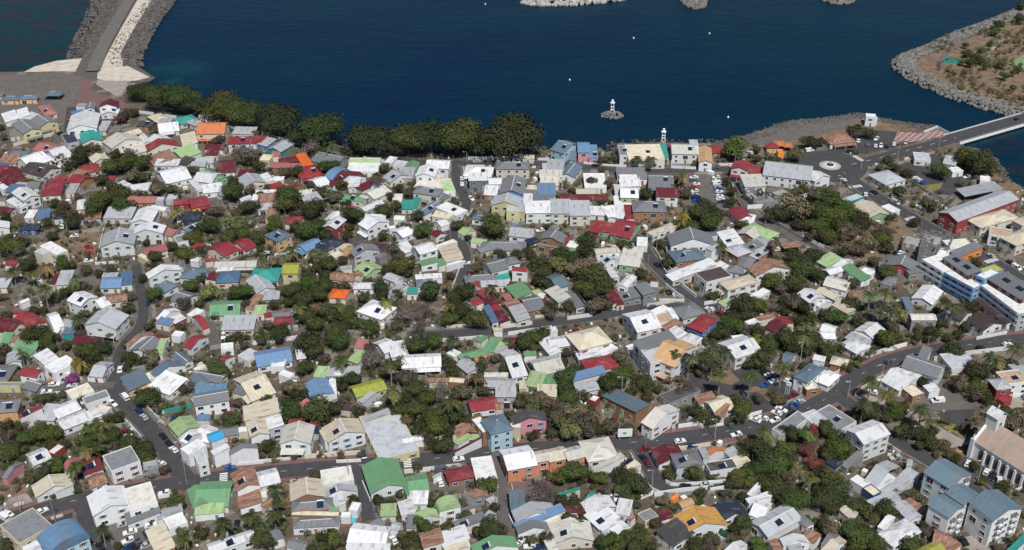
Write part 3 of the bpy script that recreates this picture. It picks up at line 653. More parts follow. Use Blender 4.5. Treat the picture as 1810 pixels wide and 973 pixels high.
def block(parent, row, prefix='', seed=0, windows=True, zj=0, sub=None):
    """walls and roof of one rectangular building volume, local to the parent (its own axes)"""
    w, d, typ, ridge, st, rc, wc, solar = row
    w0, d0 = w, d
    h = 2.55 * st + .2 + zj
    grp = empty_none = None
    inset = .0 if typ in 'fx' else (.35 if min(w, d) > 5 else .15)
    ww, dd = w - 2 * inset, d - 2 * inset
    ax = w if ridge == 'x' else d; span = d if ridge == 'x' else w
    steep = .36 if typ != 'G' else .8
    t = 'g' if typ == 'G' else typ
    rise = {'g': span / 2 * steep, 'h': min(span, ax) / 2 * .42, 's': span * .13, 'u': min(span * .32, 3.4), 'f': 0, 'x': 0}[t]
    wm = WM.get('c2' if wc == 'c' and rc in 'BsC' else wc, WM['W']) if wc != 'open' else M_wood
    m = MB()
    if wc == 'open':
        for sx in (-1, 1):
            for sy in (-1, 1):
                p = MB(); px, py = sx * (ww / 2 - .2), sy * (dd / 2 - .2); p.box(px - .1, py - .1, 0, px + .1, py + .1, h - .1); p.obj('post', M_wood, parent)
    elif t == 'x':
        rr = random.Random(seed); T = .22
        def jag(x0, y0, x1, y1):
            L = math.hypot(x1 - x0, y1 - y0); n = max(2, int(L / 1.6)); hx, hy = (T, T)
            for i in range(n):
                zt = h - rr.choice([0, 0, .5, 1.0, 1.6]); a, b = i / n, (i + 1) / n; xa, ya, xb, yb = x0 + (x1 - x0) * a, y0 + (y1 - y0) * a, x0 + (x1 - x0) * b, y0 + (y1 - y0) * b
                if i % 2 and st >= 1: 
                    for fl in range(int(st)):
                        b0 = fl * 2.55; m.box(min(xa, xb) - (T if xa == xb else 0), min(ya, yb) - (T if ya == yb else 0), b0 if fl == 0 else b0 - .65, max(xa, xb), max(ya, yb), b0 + .9)
                    m.box(min(xa, xb) - (T if xa == xb else 0), min(ya, yb) - (T if ya == yb else 0), int(st) * 2.55 - .65, max(xa, xb), max(ya, yb), max(zt, int(st) * 2.55 - .3))
                else: m.box(min(xa, xb) - (T if xa == xb else 0), min(ya, yb) - (T if ya == yb else 0), 0, max(xa, xb), max(ya, yb), zt)
        W_, D_ = w / 2, d / 2
        jag(-W_ + T, -D_ + T, W_ - .01, -D_ + T); jag(-W_ + T, D_, W_ - .01, D_); jag(-W_ + T, -D_ + T + .01, -W_ + T, D_ - T - .01); jag(W_, -D_ + T + .01, W_, D_ - T - .01)
        m.obj(prefix + 'wall', M_block, parent)
        p = MB(); p.box(-W_ + .3, -D_ + .3, .02, W_ - .3, D_ - .3, .2)
        if st >= 2: p.box(-W_ + .25, -D_ + .25, 2.7, W_ * .2, D_ - .25, 2.9)
        p.obj(prefix + 'floor_slab', M_conc, parent)
        return h
    else:
        W_, D_ = ww / 2, dd / 2
        if t in 'g':
            if ridge == 'x': 
                zr_ = dd / 2 * (rise / (d / 2)); e = .0
                hi = h + inset * rise / (d / 2) - .16
                pts = [(-W_, -D_, 0), (W_, -D_, 0), (W_, D_, 0), (-W_, D_, 0), (-W_, -D_, hi), (W_, -D_, hi), (W_, D_, hi), (-W_, D_, hi), (-W_, 0, h + rise - .16), (W_, 0, h + rise - .16)]
                m.quads(pts, [(3, 2, 1, 0), (0, 1, 5, 4), (2, 3, 7, 6), (1, 2, 6, 9, 5), (3, 0, 4, 8, 7), (4, 5, 9, 8), (8, 9, 6, 7)])
            else:
                hi = h + inset * rise / (w / 2) - .16
                pts = [(-W_, -D_, 0), (W_, -D_, 0), (W_, D_, 0), (-W_, D_, 0), (-W_, -D_, hi), (W_, -D_, hi), (W_, D_, hi), (-W_, D_, hi), (0, -D_, h + rise - .16), (0, D_, h + rise - .16)]
                m.quads(pts, [(3, 2, 1, 0), (1, 2, 6, 5), (3, 0, 4, 7), (0, 1, 5, 8, 4), (2, 3, 7, 9, 6), (4, 8, 9, 7), (8, 5, 6, 9)])
        elif t == 's':
            a, b = h - .16 + inset * .13, h - .16 + (span - inset) * .13
            z4 = (a, a, b, b) if ridge == 'x' else (a, b, b, a)
            if ridge != 'x': z4 = (a, b, b, a)
            m.quads([(-W_, -D_, 0), (W_, -D_, 0), (W_, D_, 0), (-W_, D_, 0), (-W_, -D_, z4[0]), (W_, -D_, z4[1]), (W_, D_, z4[2]), (-W_, D_, z4[3])],
                    [(3, 2, 1, 0), (4, 5, 6, 7), (0, 1, 5, 4), (1, 2, 6, 5), (2, 3, 7, 6), (3, 0, 4, 7)])
        elif t == 'f':
            m.box(-W_, -D_, 0, W_, D_, h - .02); T = .2; ph = .32
            m.box(-W_, -D_, h - .02, W_, -D_ + T, h + ph); m.box(-W_, D_ - T, h - .02, W_, D_, h + ph)
            m.box(-W_, -D_ + T, h - .02, -W_ + T, D_ - T, h + ph); m.box(W_ - T, -D_ + T, h - .02, W_, D_ - T, h + ph)
        else: m.box(-W_, -D_, 0, W_, D_, h - .15)
        m.obj(prefix + 'wall', wm, parent)
    # roof: local x along the ridge so the ribs run down the fall
    if t == 'f':
        T = .2; p = MB(); p.box(-ww / 2 + T + .01, -dd / 2 + T + .01, h - .015, ww / 2 - T - .01, dd / 2 - T - .01, h + .05)
        if min(w, d) > 6 and random.Random(seed).random() < .5: pass
        rf = p.obj(prefix + 'roof', CONC.get(rc, CONC['g']), parent)
    else:
        rm, mt = roof_mesh(t, ax, span, rise, RM.get(rc, RM['w']))
        rf = rm.obj(prefix + 'roof', mt, parent); rf.location = (0, 0, h); rf.rotation_euler = (0, 0, 0 if ridge == 'x' else (-math.pi / 2 if t == 's' else math.pi / 2))
        if t in 'gh' and ax > 6 and not prefix:
            p = MB(); k = ax / 2 - .02 if t == 'g' else max(.4, (ax - span) / 2)
            p.box(-k, -.14, rise - .02, k, .14, rise + .07); c = p.obj('ridge_cap', M_tank if rc in 'wWlcgsS' else RM.get(rc, RM['w']), rf)
    if solar:
        p = MB(); s = 2.1; z0 = .12
        p.quads([(-s / 2, -s / 2, 0), (s / 2, -s / 2, 0), (s / 2, s / 2, .4), (-s / 2, s / 2, .4), (-s / 2, -s / 2, .08), (s / 2, -s / 2, .08), (s / 2, s / 2, .48), (-s / 2, s / 2, .48)],
                [(3, 2, 1, 0), (4, 5, 6, 7), (0, 1, 5, 4), (1, 2, 6, 5), (2, 3, 7, 6), (3, 0, 4, 7)], 0)
        p.tube([(-s / 2, s / 2 + .25, .62), (s / 2, s / 2 + .25, .62)], .26, 8, 1)
        sp = p.obj('solar_panel', [M_panel, M_tank], parent)
        if t in 'g' and ridge == 'x' or t in 'hs': sp.location = (w * .18, -d * .22, h + (rise * .56 if t != 's' else rise * .3) + .05); sp.rotation_euler = (R(12) if t != 's' else 0, 0, 0)
        elif t == 'g': sp.location = (w * .22, -d * .05, h + rise * .56 + .05); sp.rotation_euler = (0, R(14), 0)
        else: sp.location = (w * .1, 0, h + .1)
    if not prefix and wc != 'open' and t in 'gh' and w > 7 and w * d > 75 and seed % 3 == 0:
        rr = random.Random(seed); pw = w * rr.uniform(.5, .9); px = (w - pw) / 2 * rr.choice((-1, 1)) * .8; y0 = -dd / 2 - .003; zt = 2.45; dp = rr.uniform(1.5, 2.3)
        p = MB(); p.quads([(px - pw / 2, y0 - dp, zt - .35), (px + pw / 2, y0 - dp, zt - .35), (px + pw / 2, y0, zt + .05), (px - pw / 2, y0, zt + .05), (px - pw / 2, y0 - dp, zt - .45), (px + pw / 2, y0 - dp, zt - .45), (px + pw / 2, y0, zt - .05), (px - pw / 2, y0, zt - .05)],
            [(0, 1, 2, 3), (7, 6, 5, 4), (4, 5, 1, 0), (5, 6, 2, 1), (6, 7, 3, 2), (7, 4, 0, 3)])
        pr = p.obj('porch_roof', RM.get(rc, RM['w']), parent)
        for q in (-.46, 0, .46): p = MB(); p.box(px + pw * q - .07, y0 - dp + .1, 0, px + pw * q + .07, y0 - dp + .24, zt - .46); p.obj('porch_post', M_frame, pr)
    if windows and wc != 'open': facade(parent, ww, dd, st, wc, seed, REDGE)
    return h
TN = {'g': 'gabled', 'h': 'hipped', 'f': 'flat-roofed', 's': 'single-pitch', 'u': 'vaulted', 'x': 'roofless', 'G': 'steep-roofed'}
HROWS = []
for ln in '''-42.7,318.1,22,14.1,25.7,fx,1,l,y,0,-1
-42.1,295.8,-72,14.7,12.4,gx,1,v,w,0,-1
137.6,525,-16,23.6,17.8,gx,2,l,w,0,-1
58.5,274,-73,8.5,16.2,gx,1,y,w,1,-1
-149.8,269.3,-42,12.2,10.9,fx,2,g,c,0,-1
-95.9,286.9,3,11,12.7,gx,1,v,w,0,-1
-136.3,263.3,-48,9.3,13.1,ux,2,B,c,0,-1
82.6,274.2,-56,8.4,15,gy,1,l,w,1,-1
68.2,547.2,2,18.5,18.5,fx,2,c,W,1,-1
-94.5,346.1,-55,17,9.8,gy,1,c,w,1,-1
-127.8,280.7,-62,10.5,11.7,gx,2,w,w,0,-1
29.7,374.1,-66,12.3,14.7,hy,2,c,w,0,-1
60.9,360.6,-36,9.8,17.6,gx,3,a,w,0,-1
145.7,351.7,-53,8.8,18.3,sx,1,w,w,0,-1
18.5,269,-84,8.8,12.7,gx,1,W,W,1,-1
-44,268.3,-9,12.2,8.8,gx,1,w,w,0,-1
29.3,309.6,-76,11.6,11,hx,1,W,w,0,-1
-233.1,586.7,12,15.7,21.1,gy,2,w,w,0,-1
79.6,452.8,-88,10.9,19.9,gx,2,g,w,0,-1
-91,365.2,18,13.5,10.9,gx,1,B,w,0,-1
2,302,-74,11,10.4,gy,2,w,P,0,-1
40.6,336,-49,17.5,7.4,sy,1,s,k,0,-1
119.9,269.2,-57,7.2,13.3,hx,1,w,w,0,-1
86.9,368,-63,11.8,12.5,gy,2,w,w,1,-1
153.1,355,-36,13.6,10.2,gx,2,g,w,0,-1
51.3,386.1,-70,14.5,10.8,gy,2,w,w,1,-1
-57.9,316.7,-66,8.6,13.5,gx,2,c,w,1,-1
-34.3,362.3,5,15,9.1,gx,1,w,w,0,-1
-118.2,282.6,-64,11.4,8.6,fx,2,W,w,0,-1
-175.2,454,9,14.7,13.1,gy,2,l,w,1,-1
-160.5,386.9,-13,14,10.8,gy,2,l,w,0,-1
113.3,326.7,-54,12.3,9.5,fx,1,g,w,1,-1
-66.2,288.5,-78,8.6,11.3,gx,1,c,k,0,-1
-73.4,314.5,0,10.8,10.2,gy,2,W,w,0,-1
120.8,312.5,-62,9.1,12.1,gy,3,w,w,0,-1
-169.1,525.1,-58,16.9,13.3,gy,1,w,w,0,-1
-198.6,558.3,24,11.3,21.5,sy,1,W,W,0,-1
-3.8,452.2,-2,20.4,8.6,hx,1,g,W,0,-1
-88.2,327.6,-75,8.9,12.4,sx,2,c,w,0,-1
0.5,506.8,-6,12,17.3,gy,2,g,b,1,-1
13,359.4,-69,10.9,11.3,gy,1,W,w,0,-1
168.7,486.8,-72,14.7,12.8,gx,1,c,v,0,-1
-9.2,298.7,-79,13.2,7.1,fx,1,w,w,0,-1
-54.8,398.6,-31,12.7,11,hx,1,w,w,1,-1
-116.4,399.9,7,12.3,11.2,gx,1,v,W,1,-1
-107.9,266,-59,12.7,6.1,sx,1,c,k,0,-1
64.2,485.6,-2,15.9,11.6,hx,2,g,k,1,-1
-93.1,544,-28,16.2,13.4,gx,1,g,g,0,-1
-161.1,578.5,3,15.1,16,gx,2,o,W,0,-1
52,468.3,-24,10.1,16.9,gx,1,r,v,1,-1
-129.7,301.2,-56,9.6,9.6,fx,2,g,w,0,-1
-126.5,347.4,-29,11.1,9.9,sx,1,w,w,0,-1
0.2,360.6,-72,18.5,6.2,gy,1,w,w,1,-1
33,360.5,-72,9,12.6,hx,1,r,w,0,-1
-248.4,523.2,-56,20.5,9.6,gx,1,R,W,0,-1
-105,427,2,12.3,11.5,hx,1,t,y,0,-1
76.6,428.7,-64,6.3,22.3,sx,1,w,W,0,-1
7,278,-74,5.7,13.6,gx,1,l,w,0,-1
126.1,291,-50,5.1,16,sx,1,l,l,0,-1
-149.7,291.1,-58,6.8,11.9,gx,1,c,w,0,-1
-63.5,281.7,8,13.5,5.8,hx,1,g,w,1,-1
54.2,366.8,-70,7.5,15.2,sx,3,g,w,0,-1
-5.3,263.1,-73,5,14,gx,1,v,w,1,-1
169.2,362.4,-81,9.9,11,fx,1,l,w,0,-1
-108.5,388.2,2,13,9.2,sx,1,l,W,0,-1
-226.3,574.6,23,10.6,20.4,gy,1,t,W,0,-1
109.7,427.7,-70,7.8,17.8,gx,2,k,w,0,-1
76,439.2,-75,10.2,14.1,hy,2,s,k,1,-1
-237.9,531.7,-28,15.5,12.2,gx,1,m,W,1,-1
227.1,507.2,-80,8.9,19.6,sx,1,l,open,0,-1
-245.9,543.3,-39,15.6,12.4,gy,1,w,w,0,-1
-107.6,335.6,17,12.4,7.6,gx,2,g,w,0,-1
-57.6,295.7,-75,7.6,10.2,fx,1,W,w,0,-1
186.7,522.8,-64,13.4,13.3,hx,1,l,w,0,-1
52.8,306.5,-76,8,10.1,gx,1,R,w,0,-1
-190.2,353.9,0,8.7,11.2,hx,1,g,y,1,-1
-85.9,265,-62,4.6,14.5,gy,1,w,w,1,-1
-86.4,291.1,-66,9.4,8.1,gx,2,k,w,1,-1
121.8,296.6,-45,4.8,15.8,gx,1,l,open,0,-1
172,410.1,-37,8.9,13.4,gy,1,w,w,0,-1
-52.6,345,-64,7.7,12.1,gy,1,Y,l,0,-1
60.9,341.5,-57,6.3,14.5,fx,1,d,g,0,-1
52.2,441,-14,9.2,14.4,sx,1,W,v,0,-1
-70.3,344.1,-68,10.4,8.9,gx,1,B,w,0,-1
-205,561.6,41,16.9,11.5,gy,2,W,W,0,-1
-82.6,453.6,-39,9.9,13.7,hx,1,n,w,0,-1
40.9,518.7,0,10.7,15.6,fx,1,w,w,0,-1
34.7,500.5,-3,23.3,6.7,gx,1,R,v,0,-1
8.6,274.9,-65,4,16.6,sx,1,B,w,0,-1
-61.2,273.7,5,14.3,4.6,hx,1,g,w,0,-1
-16.8,529.1,-6,14.4,11.7,hx,1,w,w,1,-1
-5.1,316.9,-68,9.6,8.5,hy,3,s,c,0,-1
52,324.5,-46,5.4,15.3,gx,2,W,w,0,-1
173.9,570.3,12,15,12.6,hx,1,k,w,0,-1
-138.9,349.2,-57,10.7,8.5,sx,1,s,a,0,-1
-140.6,372,-20,10.1,9.7,gy,1,g,w,0,-1
85,422.4,-65,9.1,12.9,fx,2,m,w,0,-1
89.3,550.7,-3,14,12.6,gx,2,W,w,1,-1
58.1,301.4,-79,7.4,9.7,hx,2,g,l,1,-1
94.7,416.3,-65,7.3,15.6,hx,2,c,w,0,-1
71.5,397.7,-65,9.4,11.2,hx,1,g,w,0,-1
-17.9,267,-73,6.8,8.8,sx,1,w,w,0,-1
97.6,323.8,-47,5.1,15.1,fx,1,g,w,0,-1
-105.7,418.7,-59,12.9,8.6,gx,1,l,w,0,-1
113.4,466.1,-46,14.9,8.7,hx,1,V,w,0,-1
-261.8,579.7,40,10.3,17.9,gy,2,g,y,0,-1
169.1,435.7,-28,12.7,9.2,gy,1,g,r,0,-1
188.6,389.6,-63,9.2,10.7,gx,1,m,w,0,-1
-102.2,529.1,22,11.4,13.7,hx,1,r,W,1,-1
-154.1,326,-51,7.2,10.5,gy,1,w,w,0,-1
27.5,281.7,-68,6.1,10.2,gx,1,w,w,0,-1
-169.5,476.1,0,9.7,13.7,gy,2,w,w,0,-1
-114.1,322.2,-52,8.4,8.8,gx,1,V,w,0,-1
-192.5,390.9,-42,13,7.5,gx,1,r,w,0,-1
-180.2,544.7,-58,12.5,12.6,sx,1,k,W,0,-1
-10.4,335,-75,7.4,10.3,gy,1,r,w,0,-1
74.1,335,-65,8.7,8.8,gy,1,c,w,0,-1
-200.5,388,-23,11.5,8.2,gx,1,R,W,0,-1
-40.4,513.8,-15,13.4,10.7,fx,1,W,w,0,-1
-2.5,490.6,-8,13.9,9.7,gy,2,l,y,0,-1
-75.1,533.8,-3,15.8,9.6,fx,1,w,w,0,-1
0.3,531,0,17.2,8.9,hx,2,g,W,1,-1
12.4,483.8,3,12.8,10.2,sx,2,w,w,0,-1
-179,330.2,9,9.6,7.7,hx,2,g,a,1,-1
-63.8,355,0,14.4,5.6,sx,1,l,W,0,-1
75.8,388.8,-38,7.4,12.5,hx,1,r,b,0,-1
-183.5,483,0,13.3,9.5,sx,1,l,W,0,-1
98.3,459.1,-79,14.3,8.2,sx,1,w,w,1,-1
8,403.6,-70,11.7,8.2,gy,1,g,k,0,-1
-119.5,435.8,3,18.1,5.9,gx,1,W,W,0,-1
31.5,482.4,0,9.9,12.7,sx,2,l,W,0,-1
179.9,396.8,-46,9.1,10.1,gx,1,m,w,0,-1
-235.6,551,-44,16.7,9,gy,1,w,w,0,-1
116.2,351.7,-41,7.7,9.8,hx,1,w,w,0,-1
-120.6,424.7,6,9.8,10.1,hx,1,b,c,0,-1
-168.9,552.8,-55,14.2,10.5,sx,1,V,W,0,-1
-82.2,520.6,-54,6.9,19.4,gx,1,R,w,1,-1
73.7,519.9,-3,12.5,10.7,gx,1,g,g,1,-1
-159.1,332.3,-49,7.8,8.9,gy,1,w,w,0,-1
183.9,348.1,-78,7.8,9.6,fx,2,k,w,1,-1
-128.3,448.9,-37,12.2,8.7,gy,1,r,W,0,-1
109.5,350.7,-43,6.2,12.1,hx,2,s,w,0,-1
-112.1,352.1,-15,12.2,6.1,gx,1,g,W,0,-1
-84.1,284.4,-72,7.4,7.5,sx,1,k,w,0,-1
-129,518.6,-60,11.4,11.4,gx,1,l,W,0,-1
170.1,436.2,-36,11,9,hx,1,g,r,0,-1
-164,462.5,2,13.9,7.8,gy,2,w,w,1,-1
22.7,484.4,0,9.6,12.2,sx,2,l,W,0,-1
-151.5,522.5,-15,10.9,11.8,gx,1,w,w,0,-1
-184.5,560.3,-61,8.1,17.7,gx,1,r,W,0,-1
195.2,398.2,-69,20.2,4.2,sx,1,m,w,0,-1
5.7,323.3,-77,5.1,12.5,gx,2,d,p,0,-1
137,419.2,-30,10.1,9,gx,1,W,w,0,-1
141.3,383.6,-47,8.5,9.4,gy,1,w,w,0,-1
-223.5,508.8,9,9,13.4,sx,1,r,W,0,-1
-135.8,427.7,-6,10.1,9.2,hx,1,s,W,0,-1
-187.2,586,18,10.8,13.9,gx,1,w,W,0,-1
98.9,543.7,-6,7.2,18.6,gy,2,a,w,0,-1
4.6,464.8,-12,11,9.4,gx,1,l,w,0,-1
132.5,372.6,-54,8.6,8.7,hx,1,w,w,0,-1
-144.4,535.8,10,8.3,15.4,gx,1,R,w,0,-1
117.8,512.4,4,10.7,11.1,sx,2,W,w,0,-1
-65.9,505.4,-42,10,11.4,gy,1,W,W,0,-1
-37,532.3,-7,12,10.4,gx,2,w,w,0,-1
2.9,413.7,-64,10.5,8,sx,1,v,W,0,-1
-24.7,266.3,-76,6.7,6.8,sx,1,k,W,0,-1
-28.5,487.6,-41,13.7,7.8,fx,1,w,w,1,-1
-105.2,318.1,-25,6.9,8.2,gx,1,w,w,0,-1
-232.9,498.7,-45,13.2,8.4,gx,2,w,w,1,-1
-61.6,431.3,-44,8.4,10.4,gx,1,V,V,1,-1
-115.7,497.8,14,11.1,9.7,sx,1,k,W,0,-1
199.3,453.8,-81,8.1,11.5,fx,1,W,w,0,-1
27.6,553.6,-38,8.7,14.8,gx,2,s,c,1,-1
107.4,482.7,-70,10.7,9.6,gx,1,r,w,0,-1
-165.3,376,-19,10.4,6.8,gx,1,R,w,0,-1
-172.1,569.2,-71,16.5,8,sx,1,c,w,0,-1
-168.3,356.1,-38,7,9.4,fx,2,w,w,0,-1
-63.1,469,-49,7.9,12.5,gx,2,w,w,0,-1
-175.3,403.2,-33,8.8,8.9,gx,2,w,w,1,-1
74.4,500.8,-4,10.7,10.2,gx,2,R,w,0,-1
-40.3,502.1,-17,13.4,8.1,hx,2,g,W,1,-1
-13.3,423.9,11,13.9,6,hx,1,g,W,0,-1
-168.4,420.4,3,8.7,9.3,gx,1,B,W,0,-1
-255.3,587.9,44,10.6,13.1,gy,2,g,y,0,-1
48.3,410.1,-74,8.7,9,sx,1,g,g,1,-1
127.2,261.4,-58,4.7,9,gy,1,Y,y,0,-1
59.5,528.1,0,14.3,8,sx,1,g,W,0,-1
-42.2,523.7,-8,10,11.4,gy,2,w,w,1,-1
105.6,387.6,-41,6.2,11.4,hx,1,R,w,0,-1
-150.5,481.6,0,11,8.8,hx,1,n,W,0,-1
29.7,530.1,-21,8.2,13.7,gy,1,s,w,0,-1
69.6,300.9,-77,5,9.8,fx,1,d,w,1,-1
3,395.6,-73,11.8,6.1,sx,1,l,W,0,-1
-159.3,305.8,-50,7.8,6.3,gy,1,w,w,1,-1
-7,430.1,-63,9.6,8.5,gy,2,g,w,0,-1
56.3,500.2,-4,8.9,11.5,gx,2,w,y,1,-1
22.1,534.5,-5,8.8,12.7,sx,1,l,W,0,-1
-243.6,558.5,-26,10.6,11.1,gx,1,p,W,1,-1
-149.5,495.1,25,9.1,10.6,gx,1,r,o,0,-1
27.3,345,-82,6.7,8.4,sx,1,l,W,0,-1
14.8,303.9,-72,6.7,7.2,gy,2,c,P,0,-1
16.8,507.9,0,9,11,sx,1,B,c,0,-1
99.9,448.1,-57,9.3,8.8,hy,1,l,k,0,-1
122.5,405.4,-62,8.3,8.6,gx,2,w,w,1,-1
18.9,410.5,-59,11.2,6.3,sx,1,W,w,0,-1
200.8,447.3,-64,5.6,14.4,sx,1,g,O,0,-1
146.9,428.2,-65,13.9,5.4,sx,1,v,w,0,-1
-206.2,569.3,-48,6.6,18,gy,2,c,W,0,-1
-176.9,364.3,-45,10,5.9,sx,1,w,w,0,-1
-104.8,457.3,-41,9.7,8.7,hx,2,s,a,1,-1
-90.2,452.5,-44,8.1,9.9,gy,1,B,w,0,-1
-147.7,424.8,-60,5.2,14.2,gx,2,w,w,0,-1
-121.3,560.3,-27,8.8,12.6,gy,1,l,t,0,-1
-57.6,523.1,-49,7.5,13.2,gx,1,l,W,1,-1
-38.5,445.6,-58,8.6,9.1,gy,2,w,w,0,-1
18.5,455.5,-22,10.7,7.6,gy,2,g,k,0,-1
-71.8,424.9,-9,10.6,6.7,gx,1,k,w,0,-1
-153.6,356.5,-9,5.6,9.8,gx,1,l,w,0,-1
-157.3,342.8,-51,6.4,8.2,fx,1,c,w,0,-1
-143.3,562.3,4,11.3,9.8,gx,2,r,w,1,-1
108.1,463.9,-38,9.5,8.5,gy,1,W,k,0,-1
-214,519.3,-29,8.6,11,gx,1,r,k,0,-1
-201.3,445.1,-39,13.3,5.7,fx,2,w,W,0,-1
-135.3,408.2,-25,7.6,8.6,gx,1,g,w,0,-1
72,511,-7,10.9,8.4,sx,1,g,g,0,-1
-120,453.3,-39,11.9,6.4,gy,1,r,W,0,-1
-39.3,488.8,-38,6.3,13.5,gy,1,s,w,1,-1
-64.5,443.3,-63,6,12.2,gx,2,g,l,1,-1
-16.4,319.6,-66,5.7,7.9,gx,1,k,r,0,-1
-213.4,533.4,-56,10.7,9,hx,1,r,W,0,-1
-49,372.4,-54,9.2,6,gy,1,w,w,0,-1
-75.4,541.9,0,15.9,6.1,fx,1,V,w,0,-1
137.8,439,-56,7.1,9.9,sx,1,V,w,0,-1
-180.3,596.6,-52,9.9,11.3,hx,1,t,W,0,-1
12.7,342.7,-3,7.3,6.6,sx,1,c,y,0,-1
18.9,421.1,-64,11.1,5.9,gy,1,s,w,0,-1
220.1,460.3,-22,9.5,8,fx,2,k,w,0,-1
-5.2,395.2,-67,13.2,4.5,sx,1,R,W,0,-1
-49.1,451.2,-49,12.1,5.9,gy,1,w,w,0,-1
-28,448.1,-72,8.3,8.4,sx,1,c,w,0,-1
14.8,497.7,-4,10.1,8.1,sx,1,g,W,0,-1
-15,366.8,-64,4.5,11.6,hx,1,v,a,0,-1
-16.8,358.7,-53,8.8,5.7,sx,1,l,W,0,-1
122.3,498,6,12.8,6.4,fx,1,g,g,0,-1
-26.4,276.7,-79,3.8,9.3,gx,1,V,w,0,-1
-278.7,600.2,-60,14.4,7.6,sx,1,w,W,0,-1
-94,427.7,0,7.1,9.2,gx,2,Y,y,0,-1
-261.7,610.3,-56,16.1,6.9,hx,1,p,W,1,-1
-157.4,447.1,-63,6.8,10,sx,1,p,W,0,-1
-96.2,498.6,-63,9.6,8.4,sx,1,l,g,0,-1
-187.2,372,0,9.3,5.6,sx,1,v,w,0,-1
-63.8,479.5,0,10,7.5,hx,1,w,w,0,-1
115,530.3,-19,8.7,10.1,gy,2,r,w,0,-1
19.4,525.8,0,11.8,7.2,sx,1,W,W,0,-1
-181.1,511.9,19,9.2,8.9,gx,1,w,w,0,-1
-175.1,346.7,-22,6.8,6.7,gx,1,g,g,0,-1
-267.9,599.8,-36,10.4,10,fx,1,l,W,0,-1
-31.9,512.9,13,5.9,13.9,fx,1,V,w,0,-1
-29.9,284.9,0,6,5.8,sx,1,w,w,0,-1
60.1,392.2,-74,7.3,7.5,fx,1,k,w,0,-1
-177.2,496.8,0,13.5,5.7,sx,1,p,k,0,-1
129.5,503.3,-63,7.5,10.6,xx,2,g,g,0,-1
-196.8,481.6,11,9.7,7.5,sx,1,k,l,0,-1
68.5,467.7,-52,4.5,15.5,hx,1,c,w,0,-1
-145.2,416.9,-35,7.6,7.7,hx,1,s,w,0,-1
-81,469,-22,7,10.1,gy,2,w,r,1,-1
-146.1,509.7,18,9.6,8.2,sx,1,w,w,0,-1
-113.3,535.4,-5,16.7,5.1,sx,1,p,k,0,-1
-144.2,579.7,-4,12.3,7.9,sx,1,l,W,0,-1
-257.8,543.3,0,9.5,9.1,sx,1,k,W,0,-1
-189.3,423.2,5,5.8,10.3,sx,1,l,W,0,-1
150.7,518.1,-57,7.5,10.9,gx,2,w,w,0,-1
-95.2,517.3,-51,10.8,7.4,gy,1,w,w,0,-1
-78.8,500.4,-23,17.1,4.4,hx,1,v,W,1,-1
-33.5,280.4,-74,6.8,4.8,sx,1,w,w,0,-1
-68.8,455.4,-62,9.9,6.6,hx,1,d,w,0,-1
-150.3,339,-56,4.9,8.7,fx,1,g,w,0,-1
86.7,265.5,-81,3.5,8.6,gx,1,w,w,0,-1
-71,514.1,-41,6.3,12.3,hy,1,R,W,0,-1
37,552.9,0,6.5,13.4,gx,2,B,p,0,-1
-136,293.8,-57,6.4,5.4,gy,1,k,w,0,-1
-195.8,598.6,-48,11.8,8.3,hx,1,c,k,0,-1
-71.7,411,-8,7.4,7.3,hx,1,O,W,0,-1
-167.5,597.4,8,12.1,8,sx,1,W,W,0,-1
-87.4,524.5,-31,5.5,14.2,ux,1,B,W,0,-1
131.5,411,-49,10,5.4,gx,1,c,w,0,-1
163.1,389,0,10.1,5,gx,2,W,g,0,-1
98.2,263.3,-50,3,9.6,gx,1,c,w,0,-1
-16.5,517.2,4,10.1,7.6,sx,2,w,s,0,-1
-235.7,570.3,-59,14.3,6.1,fx,1,n,l,0,-1
162.2,498.6,-57,4.7,15,fx,1,l,t,0,-1
25.7,406.5,-71,13.4,3.9,sx,1,g,W,0,-1
-20.1,278.6,-70,4.3,7.2,ux,2,V,w,0,-1
-175.6,539.2,0,12.3,6.5,sx,1,w,w,0,-1
18.6,517.6,-5,9.6,7.8,sx,1,W,W,0,-1
-203.5,493.3,13,6.1,11.4,gx,1,w,w,0,-1
-162.9,407.4,18,8.5,6.1,gx,1,k,W,0,-1
-113.8,543,26,11.3,7.1,gx,1,R,r,0,-1
-25.9,441.2,-77,6.7,8.6,sx,1,c,w,0,-1
205.4,430.6,-62,5.2,10.7,fx,1,Y,g,0,-1
50.4,268.8,-55,8.7,8.5,sx,1,d,w,0,3
68.8,279.3,-67,7.5,9.9,gx,1,n,w,0,3
28.2,275.9,-55,8.2,8.2,sx,1,w,w,1,14
-116.4,277.2,-66,5.7,10.7,sx,1,g,w,0,10
-100.5,285.5,-64,10,6.2,gx,1,v,w,0,5
-30.8,291.8,11,6.8,9.4,gx,1,v,w,0,1
-140.5,301.5,-58,8.9,6.6,gy,1,R,w,1,50
-17.4,296.8,-73,6.4,9,hx,1,r,k,0,42
-87.5,317.6,-69,9.2,6.8,gx,2,c,w,1,38
-4.4,348.1,-4,11.6,5.9,gx,1,l,w,0,52
-43.7,262.3,-2,13.3,3.4,sx,1,w,w,0,15
28.1,352.8,-76,5.3,12.9,sx,1,B,W,0,53
-79.3,292.2,-68,7.9,6.7,gy,2,w,W,0,77
18.3,375.4,-75,7.6,9.4,gy,1,w,w,0,11
125.2,278.8,-63,8.4,5.7,gx,1,l,w,0,22
28.9,367,-76,7,9.2,sx,1,w,w,0,11
78.9,279.8,-30,4.9,8.9,gx,1,w,w,0,7
-163.5,329.6,-7,6.5,8.3,sx,1,l,w,0,109
-13.2,273.6,-70,4.2,9.9,sx,1,g,W,1,101
-43.9,369.7,16,6.8,9.2,sx,1,w,w,0,27
